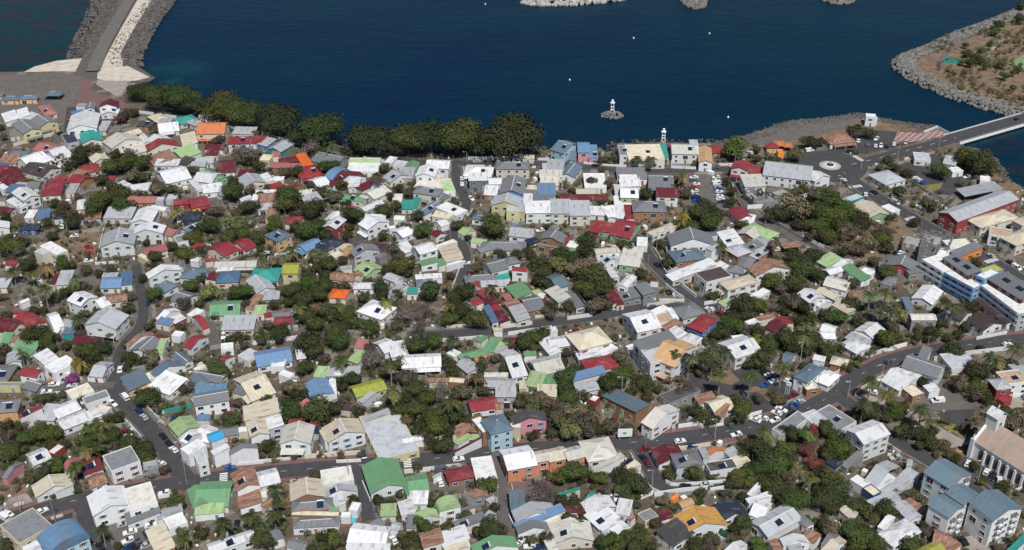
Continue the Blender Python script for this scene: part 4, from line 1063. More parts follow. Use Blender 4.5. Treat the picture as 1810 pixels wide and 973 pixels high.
-95.9,279.8,8,9.2,4.6,sx,1,V,w,0,5
-129.1,356.8,-50,4.5,12.7,gx,1,s,w,0,51
1.6,283.7,4,4.9,8.3,sx,1,s,s,0,57
14.5,372,-66,11.6,5.1,sx,1,w,w,0,40
-105.6,274.6,-57,6.5,6,fx,1,w,w,0,45
6.4,271,-77,3.7,10.2,gx,1,g,w,0,14
-115.1,349.6,-68,9.2,5.8,hx,1,s,b,0,142
120.7,292.6,-55,4.4,9,sx,1,w,w,0,58
-62,277.5,-2,15.2,2.5,fx,1,c,k,0,60
52.6,358.1,-70,8.6,6.2,fx,3,l,w,0,12
20.4,304.2,-68,6.5,6.5,gy,2.1,W,P,0,16
8.8,349.6,-17,5.9,8.5,sx,1,V,w,0,40
-55.5,288.1,-75,3.4,11,gx,1,l,w,1,32
106.4,327,-61,7,6.2,fx,1,l,w,0,31
101.5,436.2,-26,6.6,9.8,gy,1,g,w,0,66
-109.9,344.3,10,11.5,3.9,sx,1,B,W,0,142
-182.6,390.5,-57,12.9,4.1,gy,1,w,w,0,113
-168.3,355.4,-5,10.9,4.3,fx,1,w,w,0,176
-2.3,342.2,0,7.6,5.8,sx,1,l,l,0,115
-108.1,278,-67,4,8.1,sx,1,l,w,0,28
63.9,380.4,-55,7,7.1,sx,1,w,w,0,25
13.9,348.5,4,6.2,7.1,sx,1,v,w,0,40
-98.3,319.6,13,6.8,5.7,gx,1,g,W,0,167
177.5,343.7,-81,6.7,6.4,hx,2,l,r,0,139
134.7,376.4,-47,9.1,5.3,sx,1,l,w,0,159
50.6,484.4,-19,6.1,11.3,sx,1,w,w,0,46
43.3,468.9,-9,8.3,7.9,sx,1,r,v,0,49
131.7,266.5,-24,4.4,6.8,gx,1,k,W,0,185
42.1,409.7,17,3.5,15.1,sx,1,R,W,0,184
35.6,280.4,-15,4.7,6.7,sx,1,w,w,0,110
13,273.3,-66,5.9,5.1,sx,1,c,c,0,14
142.7,353.2,-48,4.6,9.4,gx,1,w,w,0,13
117.2,500.9,22,7.8,9.3,xx,2,g,g,0,161
-189.2,364.3,18,5.7,7.5,gy,1,l,w,0,75
151,355.7,-74,7.2,5.8,gy,1,w,w,0,13
112.6,455.4,-58,8.8,6.8,hx,1,l,w,0,104
-188.3,569.5,-46,7.9,10.7,gx,1,w,w,0,149
109,347.1,-73,7,5.7,fx,1,W,k,0,133
-256,550.3,-10,9.8,8.1,hx,1,s,W,0,70
36.9,507.2,0,11.8,5.9,gx,1,c,W,0,86
90.8,275.7,-59,8.6,3.4,gx,1,g,w,0,7
-146.1,301.5,-32,5.3,6.1,gx,1,p,w,0,59
-39.3,520.9,0,11.1,6.4,sx,1,c,W,0,118
133.4,263.5,-55,4.9,5.5,sx,1,k,W,0,185
9.6,302.5,-73,5.8,5.6,gy,2.1,W,P,0,20
54.8,410.4,-72,9.1,5.4,sx,2,g,g,0,184
-82.2,320.8,-69,6.5,5.4,sx,2,w,l,0,33
-62.1,417.8,0,9,5.5,hx,1,w,w,0,216
69.8,338.4,-73,5.1,7.2,sx,1,k,W,0,81
-10.5,319.5,-61,9,3.8,fx,2,w,k,0,91
-112.1,337.3,-60,6.5,5.5,hx,1,l,w,0,71
63.5,386.3,-54,5.5,7.9,sx,1,k,W,0,125
-177.4,351,-14,7.3,5.2,gx,2,r,w,0,176
-7.8,418.8,6,10.8,4.5,sx,1,l,W,0,164
-236.1,494.4,-42,12.8,4.8,sx,1,w,w,0,168
41.3,443.5,-80,4.9,10.7,gy,2,c,w,0,82
145.9,342.9,-65,6.4,5.6,fx,1,c,k,0,13
108,389.6,-71,5.2,8.1,gx,1,r,W,0,188
-115.4,490.3,8,10.6,5.6,sx,1,l,W,0,170
-163.1,422.5,13,4.9,9.6,sx,1,b,W,0,182
-106.4,541.6,26,5.5,12.7,sx,1,O,O,0,47
40,485.6,-5,7.6,7.6,sx,1,w,w,0,130
-77.6,516.1,0,5.9,10.6,sy,1,w,w,0,136
-47.8,327.7,-67,3.3,9.7,sx,1,l,y,0,0
-9,518,0,8.3,7.6,gx,1,w,w,0,39
-173.8,593,-39,9.7,8,hx,1,l,W,0,233
-187,367.8,-26,8.3,4.5,sx,1,v,W,0,208
-16.7,262.3,-72,3,7.8,sx,1,c,W,0,62
122.6,528.4,6,7.6,8.5,sx,1,r,w,0,2
-100.3,366.2,-37,6,6.2,fx,1,l,w,0,19
105.3,556,6,7.5,9.2,gx,1,r,k,0,157
48.2,416.8,-30,4.3,10.4,gy,2,w,w,0,184
76,303.6,-69,4.5,6.3,sx,1,c,w,0,191
-99.6,409.2,4,7.1,6,sx,1,l,l,0,103
-149.1,525.8,-37,15.3,4.1,gx,1,v,v,0,148
58.4,521.8,0,10,6.2,fx,1,w,w,0,186
-148.4,328.6,-47,6.4,4.9,sx,1,w,w,0,109
-8.5,404.7,-61,7.2,5.8,sx,1,R,W,0,237
-273.4,605.3,-64,13.1,5.9,sx,1,w,W,0,245
-79.3,287.9,-8,4.5,5.7,fx,1,W,W,0,77
-57.8,454.9,-6,6.1,8,hx,1,m,open,0,238
-33.9,290.4,-70,8.4,3,gx,1,v,w,0,1
-242.1,508.8,-6,7.5,7.6,sx,1,b,W,0,54
57.8,549.3,0,5.2,12.6,fx,2,g,w,1,8
-8.6,395.2,-73,13.8,2.8,sx,1,b,W,0,237
85.9,263.3,-79,5.3,4.1,sx,1,l,w,0,277
107.5,452.2,-61,5.6,8.1,sx,1,g,w,1,127
36.2,368.5,-53,4,8.5,sx,1,w,w,0,11
109.3,477.5,-25,6.4,7.8,sx,1,w,w,0,104
173.8,429.6,-85,4.5,9.2,sx,1,g,g,0,106
113.9,303.6,-50,2.7,9.4,sx,1,g,g,0,34
74.7,331.3,-24,3.9,7.3,sx,1,k,w,0,116
-157.9,495.6,11,7.5,6.8,gx,1,r,r,0,198
78.7,552.1,0,4.2,14.3,sx,1,t,W,0,8
-144.6,376.8,-42,2.8,11.9,gx,1,k,w,0,95
137.8,430.4,-62,5.2,7.8,gy,1,w,w,0,152
92.1,267.2,-40,4.6,4.5,sx,1,k,w,0,277
-15.5,316,4,9.7,2.7,sx,1,V,r,0,91
30.5,300.9,-59,2.4,10.1,sx,1,W,w,0,16
59.4,397.7,-52,3.9,9.2,fx,1,w,w,0,100
54.8,483.6,0,4.1,11.7,sx,1,r,W,0,46
97.8,266,-40,2.7,7.5,gx,1,g,w,0,287
16.2,453.5,-17,10.3,4.1,sx,1,g,k,0,215
-133.9,527.7,0,6.7,7.9,hx,1,R,W,0,144
148,425.8,-43,8.2,4.6,sx,1,v,w,0,206
-101.2,313.6,-57,5.2,4.8,gy,2,C,w,0,167
-200.5,590.2,-13,8.4,7.4,hx,1,d,k,1,281
-144.3,260.1,-57,3.4,5.7,sx,2,w,w,0,6
155.8,362.9,-31,3.5,8.6,sx,2,g,w,0,13
-71,354.6,-11,4.7,6.1,sx,1,V,W,0,83
-134.8,351.7,-63,4.8,5.9,fx,1,c,w,0,51
-32.3,481,-21,9.3,4.8,sx,1,c,W,0,166
-185.9,347.1,0,10.9,2.5,fx,1,g,y,0,75
-34.2,315.2,14,7.5,3.2,gx,1,w,w,0,0
89.4,433.3,-54,5.7,6.4,sx,1,w,w,0,56
-234.7,514.8,0,6.3,7.6,gx,1,g,W,0,54
-135,371.3,0,3.1,9.3,sx,1,V,w,0,95
-188.6,512.9,-38,12.3,3.8,sx,1,w,w,0,254
-36.2,437.2,-76,4.9,7.5,sx,1,v,w,0,214
-222.1,585.9,0,5.1,11.1,sx,1,l,W,0,17
-122,521.8,-61,10.5,4.5,sx,1,w,W,0,144
-109.4,312.9,-34,3.3,6.9,gx,2,w,w,1,167
-167,541.2,-29,6.8,7.4,sx,1,d,W,0,135
-5.6,372,-53,3.5,8.1,sx,1,V,W,0,241
122.4,283.3,-84,4.5,4.3,sx,1,l,W,0,58
-155.2,513.5,-58,13.2,3.5,sx,1,w,w,0,148
-31.3,273.8,0,3.4,5.5,sx,1,g,W,0,244
116.9,273.3,-42,2.7,6.8,sx,1,w,w,0,22
-2.9,334,0,6,4,gx,1,k,W,1,115
48.2,276.9,-74,4.5,4.1,sx,1,R,w,0,3
0.1,403.4,-65,5.2,6,sx,1,k,W,0,128
-65.5,345.3,10,2.4,10.3,fx,1,w,w,0,83
-55.7,283.8,-64,5.4,3.6,sx,1,w,w,0,60
-167.3,403.4,42,4.6,6.7,sx,1,w,w,0,178
8.8,504.1,-6,6.5,6.6,sx,1,g,W,0,39
7.5,498,0,4.8,8.6,sx,1,w,w,0,39
113.7,292.8,-52,5.1,3.8,fx,1,w,w,0,78
117.9,284.6,-68,2.1,8.8,sx,1,l,W,0,58
-65.3,512.9,-15,5.6,7.6,gx,1,w,w,0,162
-190.7,592.2,0,7,7.5,sx,1,l,W,0,156
178.7,488.2,-60,7.2,5.4,fx,1,w,w,0,41
11.9,263.5,-72,5.5,2.9,sx,1,W,W,0,14
115.5,354.3,-29,3.6,6.7,sx,1,s,w,0,133
-196.4,570.3,-56,11.8,4.1,sx,1,w,w,0,36
100.8,392.2,-80,3,9.1,sx,1,k,W,0,188
-214.3,509.4,0,4.9,8.2,sx,1,l,W,0,221
116.5,288.5,-58,4.6,3.8,fx,1,c,n,0,58
42.3,439,-59,4.1,7.7,gx,1,l,w,1,82
-14.7,457,-16,6.9,4.9,gx,1,V,w,0,37
143.7,436,-53,2.9,10.7,gx,1,w,w,0,206
80.4,263.3,-77,5.4,2.9,sx,1,k,w,0,7
-29.5,453.3,-52,3.1,10.4,fx,1,w,w,0,239
-46,493.2,-10,3.9,9.4,sx,1,t,W,0,226
51.3,505.4,0,3.2,11.8,sx,1,W,y,0,195
-88,360.2,0,5.1,4.4,fx,1,w,w,0,19
50.5,495.3,0,3.8,9.3,sx,1,w,w,0,195
-16.9,314.7,-49,2.9,6.2,sx,1,V,w,0,228
-98.7,342.8,-27,5.5,3.8,sx,1,g,W,0,9
-5.9,352.8,0,9,2.4,sx,1,W,w,0,52
31.9,548.6,-14,3.5,11.6,sx,1,s,s,0,172
-137.3,378.4,-18,6,3.8,gx,1,R,w,0,95
-4.5,424.9,20,6.7,4.1,sx,1,t,w,0,181
9,455.9,-65,5.5,5.5,sx,1,n,W,0,37
4.6,484.1,-9,4.4,7.5,sx,2,l,y,0,119
-127.3,424.9,-13,4.9,5.4,sx,1,R,W,0,134
0.4,482.9,0,6,5.5,fx,2,l,y,0,119
10.1,509.4,-7,5.9,5.9,sx,1,c,w,0,39
-191.7,376.4,-9,6.2,3.6,sx,1,k,W,0,250
22.9,456.2,50,8.9,3.3,fx,1,r,r,0,215
153.2,344.6,-74,4.3,4.5,sx,1,w,w,0,24
-13.2,449.1,-54,5.3,5.4,gy,1,g,W,0,37
-84.2,334.6,-66,6.1,3,sx,1,t,W,0,38
74.1,308,-64,4,4.1,sx,1,l,w,0,191
-162.7,573.3,23,9.2,4.4,sx,1,o,W,0,48
-224.1,519.9,-15,6,5.8,sx,1,r,W,0,154
-192.8,423.5,-13,2.5,10,sx,1,R,W,0,270
151.9,428.7,-45,4.8,5.3,fx,1,w,w,0,206
-99.3,506,22,7.9,4.1,sx,1,W,W,0,249
35,305.3,-52,2.7,5.8,hx,1,W,w,0,16
-136.5,567.3,-11,4.5,8.5,sx,1,r,w,0,219
-77.6,282.2,-37,3.1,4.3,sx,1,k,W,0,143
-154.7,309.5,-27,3.1,4.9,fx,1,w,r,0,193
19,279.6,0,4.3,3.1,sx,1,R,w,0,88
190,445.5,-36,4.1,6.2,sx,1,w,w,0,205
-267.7,577.1,22,4.9,7.9,sx,1,g,W,0,105
-155.5,464.2,-15,5.1,5.4,sx,1,p,W,0,146
88.6,446.1,-50,3.9,6.6,hx,2,l,w,0,18
-256.6,529.7,37,7.9,4.3,gy,2,b,r,0,54
-41.9,273.1,-46,3.4,3.8,fx,1,g,g,0,15
160.1,433,-17,3.9,6.2,sx,1,g,g,0,106
-52.3,338.7,-41,2.5,6.7,sx,1,l,l,0,80
-145.4,289.6,-61,2.2,6,sx,1,W,w,0,59
47.2,440.7,18,5.7,4.2,sx,1,l,w,0,82
64.7,395.6,-76,8.4,2.5,fx,1,w,w,0,100
64.9,523.1,0,5,6.2,sx,1,g,w,0,137
-123.3,430.9,-5,6.8,3.4,sx,1,w,w,0,129
-171.2,426.3,0,6.6,3.4,sx,1,l,W,0,182
-30.8,437.2,-73,6.1,3.8,sx,1,v,W,0,298
-204.9,442,-32,5.7,4.2,fx,2,l,W,0,222
10.7,412.3,-58,5.1,4.1,hx,1,V,W,0,128
-63.9,314.2,-65,6.1,2.4,sx,2,c,w,0,26
-32.9,500.5,-46,5.9,4.7,sx,1,g,W,0,180
-93.5,320.3,9,4.6,3.1,fx,1,w,W,0,38
64.2,304.6,-80,5.7,2.4,sx,2,l,l,0,98
-108.6,327,0,4.7,3.1,sx,1,B,W,0,112
-74.4,335,-33,2.9,5.2,fx,1,p,p,0,83
-22.2,367.4,-40,4.2,4,fx,1,w,w,0,241
25.1,284.9,-30,1.9,6.1,gx,1,t,W,0,110
-183.3,500.1,0,5.2,5.1,sx,1,p,W,0,260
-36,271.8,-17,3.1,3.5,gx,1,l,w,0,15
123.4,315,-36,3.8,3.6,sx,3,w,w,0,34
1.2,419,0,5.1,3.9,gx,1,R,w,0,164
-6.6,399.7,-58,4.2,4.2,sx,1,r,W,0,237
111.7,350.6,-29,3.5,4.2,fx,1,w,w,0,133
-250.4,511.6,-25,7.1,3.6,gy,1,w,w,0,54
44.9,449.6,-57,8.8,2.4,gy,1,c,w,0,82
127.6,403.4,-61,2.4,7.4,gx,1,w,w,0,203
84.4,448.1,-20,3.6,5.2,sx,1,g,w,0,18
16.8,533.1,0,3.1,8,sx,1,l,W,0,196
-64.9,517,-20,4.4,5.3,sx,1,R,W,0,213
-68.1,319.8,-7,3.1,3.7,sx,1,n,l,0,33
-2,408.7,-70,5.1,3.1,sx,1,p,W,0,164
-4.3,369.3,-49,2.4,5.7,sx,1,l,W,0,52
-173.9,471.1,0,2.5,7.9,sx,1,l,l,0,111
-14.4,279.8,-73,1.6,5.6,sx,1,g,W,0,292
69.1,429.6,-53,2.9,5.7,sx,1,l,W,0,56
-160.8,441.5,139,7.2,2.4,fx,1,c,c,0,248
173.7,394.7,-53,2.5,5.6,sx,1,l,w,0,131
-25.2,436.5,-61,2,8.2,fx,1,w,w,0,298
95.1,559,0,4.6,5.2,sx,2,l,w,0,97
-122.4,549.6,0,4.5,5,sx,1,p,W,0,212
-99.5,412.8,-30,4.3,3.4,gx,1,l,w,0,103
-117,357.6,-42,2.6,4.4,fx,1,c,w,0,142
-14,418.7,-29,4.6,3.1,sx,1,r,W,0,181
-65.1,427.7,-31,4.4,3.3,sx,1,k,W,0,169
29.7,338.4,-35,2.8,3.6,fx,1,w,r,0,21
39.7,489.1,0,7.3,2.4,sx,1,R,W,0,130
-57.3,442.5,-50,3.1,4.5,sx,1,g,g,0,227
-110.1,504.7,0,3.9,4.4,sx,1,b,W,0,170
1.3,319.2,-6,3.7,2.4,fx,2,w,c,0,91
38.3,358.3,-16,3.1,3.3,sx,1,r,w,0,53
-168.7,498,0,3.9,4.3,fx,1,l,l,0,260
-200.3,396.6,-12,4.8,2.4,sx,1,r,W,0,113
-52.3,276.9,0,3,2.4,fx,1,w,w,0,89
36.8,341.8,-16,3,3,sx,1,r,w,0,21
-64.1,353.5,-19,3.9,2.4,fx,1,w,w,0,124
-123.5,500.1,0,2.9,5.1,sx,1,w,w,0,170
-56.4,279.3,0,2.6,2.4,fx,1,v,v,0,60
12.1,409.1,-21,3,3.2,sx,1,w,r,0,128
90.9,462.8,16,4.6,2.4,sx,1,b,W,0,127
-129.6,425.8,0,1.1,6.8,gx,1,s,W,0,155
-55,469.4,24,3.2,2.4,fx,1,w,w,0,177
-52.4,526.1,-6,7.1,10.6,sx,1,l,W,0,-2
-107.3,307.6,-42,4.7,7.2,fx,2,w,w,0,-2
-49.7,465,-47,8.8,6.8,gy,1,w,w,0,-2
58,515.4,4,10.3,6.7,sx,1,w,w,0,-2
211.3,546.8,-11,8,9.5,fx,1,l,w,0,-2
-51,535.1,-7,6.9,10.7,gy,1,v,W,0,-2
-217.6,524.1,-30,7.1,9.9,sx,1,k,r,0,-2
-240.2,607,28,12.8,6.9,fx,1,b,b,1,-2
-125.4,363.9,-46,8.8,4.6,gx,1,s,w,0,-2
-122.8,375.2,-28,4,10.4,gx,1,r,w,0,-2
-104.1,303.1,-62,9.2,3.4,fx,2,l,w,0,-2
-156.9,542.6,0,9.5,7.6,gx,1,l,W,0,-2
33.4,271.3,-54,4.5,5.9,gx,1,w,w,0,-2
-39.1,279,4,5.1,5.3,sx,1,V,w,0,-2
46.3,484.5,18,6.4,9.2,sx,1,w,w,0,-2
-66.7,491.1,-44,5,12.1,gy,1,w,v,0,-2
-221.1,470.2,4,8.4,6.7,hx,1,n,n,0,-2
-212.4,545,-54,8.1,8.7,gx,1,c,W,0,-2
-7.8,372.4,-24,4.6,8.6,sx,1,v,W,0,-2
123.9,362,-24,6.5,5.8,hx,1,c,k,0,-2
-36.9,420.2,9,7.3,6.2,hx,1,g,w,0,-2
-214.7,419.2,0,6.8,6.6,sx,1,l,W,0,-2
134.7,399.9,-55,8.8,4.7,sx,1,c,v,0,-2
-82.9,480.1,-19,6.2,8.8,gy,1,w,w,0,-2
-91.7,390.5,9,6.6,6,gx,1,r,w,0,-2
-105.3,403.4,-14,4.2,10,sx,1,k,W,0,-2
-155.6,559.2,-5,10.1,6.8,gx,1,R,W,0,-2
-11.1,286.4,-75,3.7,7,gx,1,k,g,0,-2
-10.1,506.9,-6,6.6,8.9,sx,1,w,k,0,-2
-58.6,364.3,-31,5.1,7,sx,1,V,W,0,-2
96.2,431.6,-19,6.9,6.5,hx,1,g,w,0,-2
-239.7,487.3,-12,9.9,5.5,gx,1,R,W,0,-2
42,551.7,0,4.9,13.5,sx,1,B,p,1,-2
-234.5,470.5,20,7.5,6.8,gy,1,w,w,0,-2
-218.9,481.8,13,5.9,8.9,sx,1,b,W,0,-2
-226.9,612.1,4,10,7.9,gy,2,R,w,0,-2
154.2,263.3,-51,2.2,10.1,sx,1,t,w,0,-2
127.9,281.4,-53,6.3,3.8,sx,1,k,W,0,-2
123.3,380,0,6.3,5.7,gx,1,w,w,0,-2
-11,411,-58,7.6,5.3,sx,1,r,W,0,-2
-13.7,479.2,-12,9.9,5.1,hx,1,s,w,0,-2
-35.4,425.1,8,11.4,3.7,sx,1,w,w,0,-2
-115.2,511.6,-62,8.4,6.6,sx,1,r,W,0,-2
68.1,262.3,-54,2.9,7.5,gx,1,w,w,0,-2
124.3,453,-74,5.1,9,hx,1,k,open,0,-2
-147.3,469.4,-40,6.1,7.9,gy,1,s,w,1,-2
-65.8,263.9,-17,5,4.3,gx,1,g,w,0,-2
224.4,541.2,-29,6.6,8.9,sx,1,l,w,0,-2
-124.4,389.7,-54,12.2,2.9,gy,1,r,W,0,-2
105.1,364.3,-26,4.1,7.8,gx,1,s,w,0,-2
-0.4,438.7,-68,6.4,6.6,hx,1,g,w,0,-2
38.5,468.8,-29,5.4,8.6,sx,1,r,r,0,-2
42.8,276.9,-59,4.3,5.1,fx,1,g,c,0,-2
125.2,384.7,-32,5.5,6.3,gx,1,w,w,0,-2
108.9,444.5,-51,4.6,9.2,sx,1,l,k,1,-2
-50.4,423.9,-38,7.3,5.4,gx,1,l,w,0,-2
-138.6,395.1,-34,3.6,9.9,gx,1,w,w,0,-2
79.1,284.6,-72,2.7,8.2,sx,1,w,w,0,-2
70.3,376.4,-38,6,5.4,sx,1,w,w,0,-2
-46.1,465.6,32,9.7,4.6,gx,1,w,w,0,-2
159.5,421.8,-38,4.5,8.5,hx,1,g,g,0,-2
6,547.5,-8,11.2,5,gx,1,c,W,0,-2
29.8,272.3,-64,3.4,6.1,sx,1,w,w,0,-2
-225.3,607.3,8,9.5,7,gy,1,w,w,1,-2
102.8,410.9,-46,3.7,9.5,fx,1,w,w,0,-2
-266.3,634.5,-2,9.7,7,hx,1,s,open,0,-2
-129.7,565.4,-32,6.6,8.5,sx,1,l,b,0,-2
-7.8,275.1,-35,3.2,6.1,sx,1,l,W,0,-2
-49.7,491.8,0,5.7,7.7,sx,1,t,W,0,-2
58.3,455.4,-7,4.8,8.2,fx,1,w,w,0,-2
-288.5,627.9,0,10.6,6.1,hx,1,s,a,0,-2
-112.7,483.3,0,4.4,9.6,sx,1,k,W,0,-2
-90.2,306.1,-67,2.3,9.5,gx,2,g,w,0,-2
-159.2,537.8,0,7.5,6.5,gx,1,l,W,0,-2
106.6,278.8,-61,4.3,4.4,gx,1,c,w,0,-2
-278.6,628.9,4,10.4,5.9,hx,1,s,a,0,-2
-101.9,397.9,6,4.8,6.2,sx,1,V,W,0,-2
142.1,410,-24,5.2,5.9,hx,1,k,w,0,-2
68.6,308,-64,2.4,8.6,gx,1,o,w,0,-2
43,427.7,-76,9.4,3.5,gx,1,w,w,0,-2
-72.5,267.5,-60,4.8,3.5,gx,1,g,w,0,-2
-200.5,377.6,0,4.7,5.7,sx,1,V,W,0,-2
-134,391.7,-47,5.4,5.1,sx,1,w,r,0,-2
-138.4,389.6,-19,6.2,4.5,sx,1,B,W,0,-2
55.2,282,-61,3.6,4.9,uy,1,a,w,0,-2
-149.1,458.6,-62,7.2,4.9,fx,1,g,w,0,-2
-20.6,465.6,-50,5,7.1,gx,1,V,W,0,-2
39.9,300.1,-54,3.4,5.5,sx,1,c,w,0,-2
-119.9,301.5,-70,5.1,3.7,fx,1,g,g,0,-2
-55,499.3,0,4.5,8.6,fx,1,W,W,0,-2
-58.3,373.2,-12,4.4,5.8,sx,1,p,W,0,-2
27.2,452.8,-21,5.1,6.6,fx,1,w,v,0,-2
107.4,302.5,-51,4.9,3.8,sx,1,n,g,0,-2
-108.6,361.3,-22,2.4,10,gx,1,r,w,0,-2
-176.7,388,-19,6,4.3,sx,1,l,l,0,-2
161.8,402.9,0,3.3,8.3,sx,1,s,g,0,-2
-165.3,298.6,-18,2.1,8.4,gx,1,g,p,0,-2
-166.6,489.1,-19,8.5,4.2,gx,1,w,w,0,-2
-196.5,377.2,0,3.7,6.6,sx,1,v,W,0,-2
-48.2,414.1,-36,3.7,7.4,sx,1,l,w,0,-2
-80.7,366.6,15,3.6,6.4,sx,1,w,r,0,-2
41.3,406.9,-74,8.8,3,gx,1,R,W,0,-2
-126.5,545.4,-8,5.7,7.2,fx,1,c,c,0,-2
-119.5,506,4,10,3.7,sx,1,w,W,0,-2
-127.7,396,-28,4.2,6,fx,1,w,w,0,-2
-102,475.5,0,6.2,5.3,hx,1,r,W,0,-2
-169.1,326.9,-54,2.4,8,sx,2,r,w,1,-2
-139.7,452.2,-27,5.4,5.7,hx,1,r,W,0,-2
-97.8,305.9,-56,3,5.9,sx,2,w,w,0,-2
-20.4,349.2,-8,6,3.4,fx,1,c,k,0,-2
-100.6,478.4,0,6.9,4.7,hx,1,r,W,0,-2
-216.5,437,-14,5,5.7,gx,1,r,W,0,-2
136.8,560.7,0,6.7,6,hx,1,r,a,0,-2
-32.5,473.8,-55,6.5,4.8,gy,1,w,w,0,-2
-45.9,417.8,-48,7.4,3.4,gx,1,l,w,1,-2
-14.7,403.8,-64,4.6,5.2,sx,1,r,W,0,-2
-132.5,568.4,-10,5.2,7.8,sx,1,r,W,0,-2
141.3,564.3,-9,5.6,7.2,hx,1,o,open,0,-2
-56.9,538.5,-16,5.8,6.3,fx,1,l,w,0,-2
-145.6,331.9,-18,5,3.5,fx,1,c,w,0,-2
87.5,403.4,-60,4.8,4.8,sx,1,V,W,0,-2
-26.9,349.7,0,7.9,2.4,sx,1,k,W,0,-2
-58.6,332.9,-16,5.7,3.1,sx,1,m,W,0,-2
-224.8,482.1,0,4.4,6.8,sx,1,w,W,0,-2
-236.7,609.5,11,5.5,7.8,gy,2,g,w,0,-2
95.9,389,-59,4,5.2,fx,1,w,w,0,-2
-33.5,463.4,-52,4.8,5.6,gx,1,R,w,0,-2
-109.8,371.8,12,4.6,4.2,fx,1,w,w,0,-2
-77.3,487.9,-7,5.8,4.9,sx,1,p,W,0,-2
-93.3,394.7,4,8.1,2.6,sx,1,g,W,0,-2
-41.4,413,0,4.5,4.9,sx,1,t,w,0,-2
78.5,288.5,-41,2,6.5,sx,1,w,w,0,-2
-298.1,634.1,15,5.4,7.8,hx,1,s,a,0,-2
191.3,356.8,-85,4.4,3.9,sx,1,l,w,0,-2
-14.1,284.1,-59,5.3,2.4,sx,1,g,W,0,-2
-163.6,500.5,0,4.8,5.8,fx,1,l,l,0,-2
223.5,531.4,15,6.1,5,fx,1,w,w,0,-2
-174.1,382.4,0,4.8,3.9,sx,1,s,t,0,-2
3.5,426.7,-10,6.7,3.3,gx,2,r,w,0,-2
-83.9,353.5,-30,5.1,3.2,fx,1,w,w,0,-2
-155.6,551,0,6.3,5,sx,1,R,W,0,-2
15.5,383,-76,4,4.5,sx,1,w,w,0,-2
-49.9,280.5,-12,2.9,3.9,fx,1,w,w,0,-2
-62.1,542.6,-21,4.6,6.4,sx,1,w,W,0,-2
234.8,520.5,-19,4.7,5.8,fx,1,w,w,0,-2
-52.2,479,-8,5.1,4.6,gx,1,w,w,0,-2
-198.9,521.8,0,4.3,6.2,gx,1,r,W,0,-2
145.2,562.1,0,5,6.1,hx,1,o,open,0,-2
-75.6,325.1,8,5.6,2.4,sx,1,r,W,0,-2
-210.7,479.8,8,4.8,4.8,hx,1,n,W,0,-2
116.7,363.9,-23,4.6,3.3,sx,1,w,w,0,-2
177.6,338,-58,2.9,4.6,fx,1,r,r,0,-2
-69,323.4,0,3.3,3.8,sx,1,r,W,0,-2
-127.8,498.9,-61,4.1,5.7,sx,1,w,w,0,-2
59.2,414,-9,3.6,4.9,fx,2,l,g,0,-2
-76.9,444,-55,4.4,4.3,sx,1,c,W,0,-2
18.4,287.4,-73,1.3,7.5,sx,1,t,W,0,-2
-73,446.8,-49,3.2,6,gx,2,c,a,0,-2
-243.3,616.2,0,6.6,4.7,fx,1,g,w,0,-2
-130.9,380.4,-14,4,3.6,fx,1,w,w,0,-2
188.3,357.2,-78,5.4,2.5,sx,1,l,w,0,-2
-17.5,402.1,-52,6.6,2.4,sx,1,l,W,0,-2
3.9,346.5,0,2.7,4.6,sx,1,c,y,0,-2
6.9,366.8,5,4.9,2.7,sx,1,v,w,0,-2
-116.1,520.9,0,5.7,3.8,sx,1,w,w,0,-2
-15,311.4,-56,0.9,11,sx,1,R,w,0,-2
107.1,436.5,-37,3.9,3.9,sx,1,n,W,0,-2
-11.6,376.8,-41,2.8,4.2,sx,1,v,W,0,-2
88.3,378.4,11,5,2.4,fx,1,w,w,0,-2
-143.6,436.5,0,2.9,4.7,sx,1,g,W,0,-2
-6.5,284.1,-55,2.3,3.2,sx,1,l,W,0,-2
197.6,595.3,-10,5.4,4.1,fx,2,w,w,0,-2
-5.5,384.4,0,3.7,2.9,gx,1,c,w,0,-2
-137.9,439.5,-17,4,3.3,sx,1,w,w,0,-2
132.8,302.4,-21,1.9,3.9,hx,1,l,w,0,-2
-71.6,433,13,5.2,2.4,sx,1,l,W,0,-2
-245.3,498,0,5.2,2.9,sx,1,g,W,0,-2
-179.2,381.8,-12,2.3,4.3,sx,1,w,w,0,-2
-106.8,511.6,45,6.4,2.4,gy,1,r,k,0,-2
-4.6,546.4,0,6.9,2.4,fx,1,w,l,0,-2
44.1,350.3,-36,2.9,2.9,sx,1,k,w,0,-2
-98.1,394.3,18,3.2,3.1,sx,1,r,W,0,-2
-13.2,377.2,-41,2.9,3.1,sx,1,g,W,0,-2
-99.9,444,-158,4.8,2.4,fx,1,w,w,0,-2
-200.4,405.4,49,4.1,2.4,gx,1,w,w,0,-2
139.7,553.5,0,3.1,4.2,fx,1,o,o,0,-2
-100.2,329.6,10,2.3,2.4,sx,1,r,W,0,-2
-132.1,439.2,20,3.5,2.4,sx,1,r,W,0,-2
37.5,275.6,-47,1.7,2.5,sx,1,k,w,0,-2
52.3,285.2,-39,1,3.4,fx,1,O,O,0,-2
-24.7,296,-54,0.8,3.4,sx,1,l,w,0,-2'''.split('\n'):
    a = ln.split(','); HROWS.append((float(a[0]), float(a[1]), float(a[2]), float(a[3]), float(a[4]), a[5][0], a[5][1], float(a[6]), a[7], a[8], int(a[9]), int(a[10])))
HOUSE = []; NST = {1: 'single-storey', 2: 'two-storey', 3: 'three-storey', 4: 'four-storey'}
def foot(x, y, ang, w, d): return (x, y, math.cos(R(ang)), math.sin(R(ang)), w / 2, d / 2)
FOOT = []
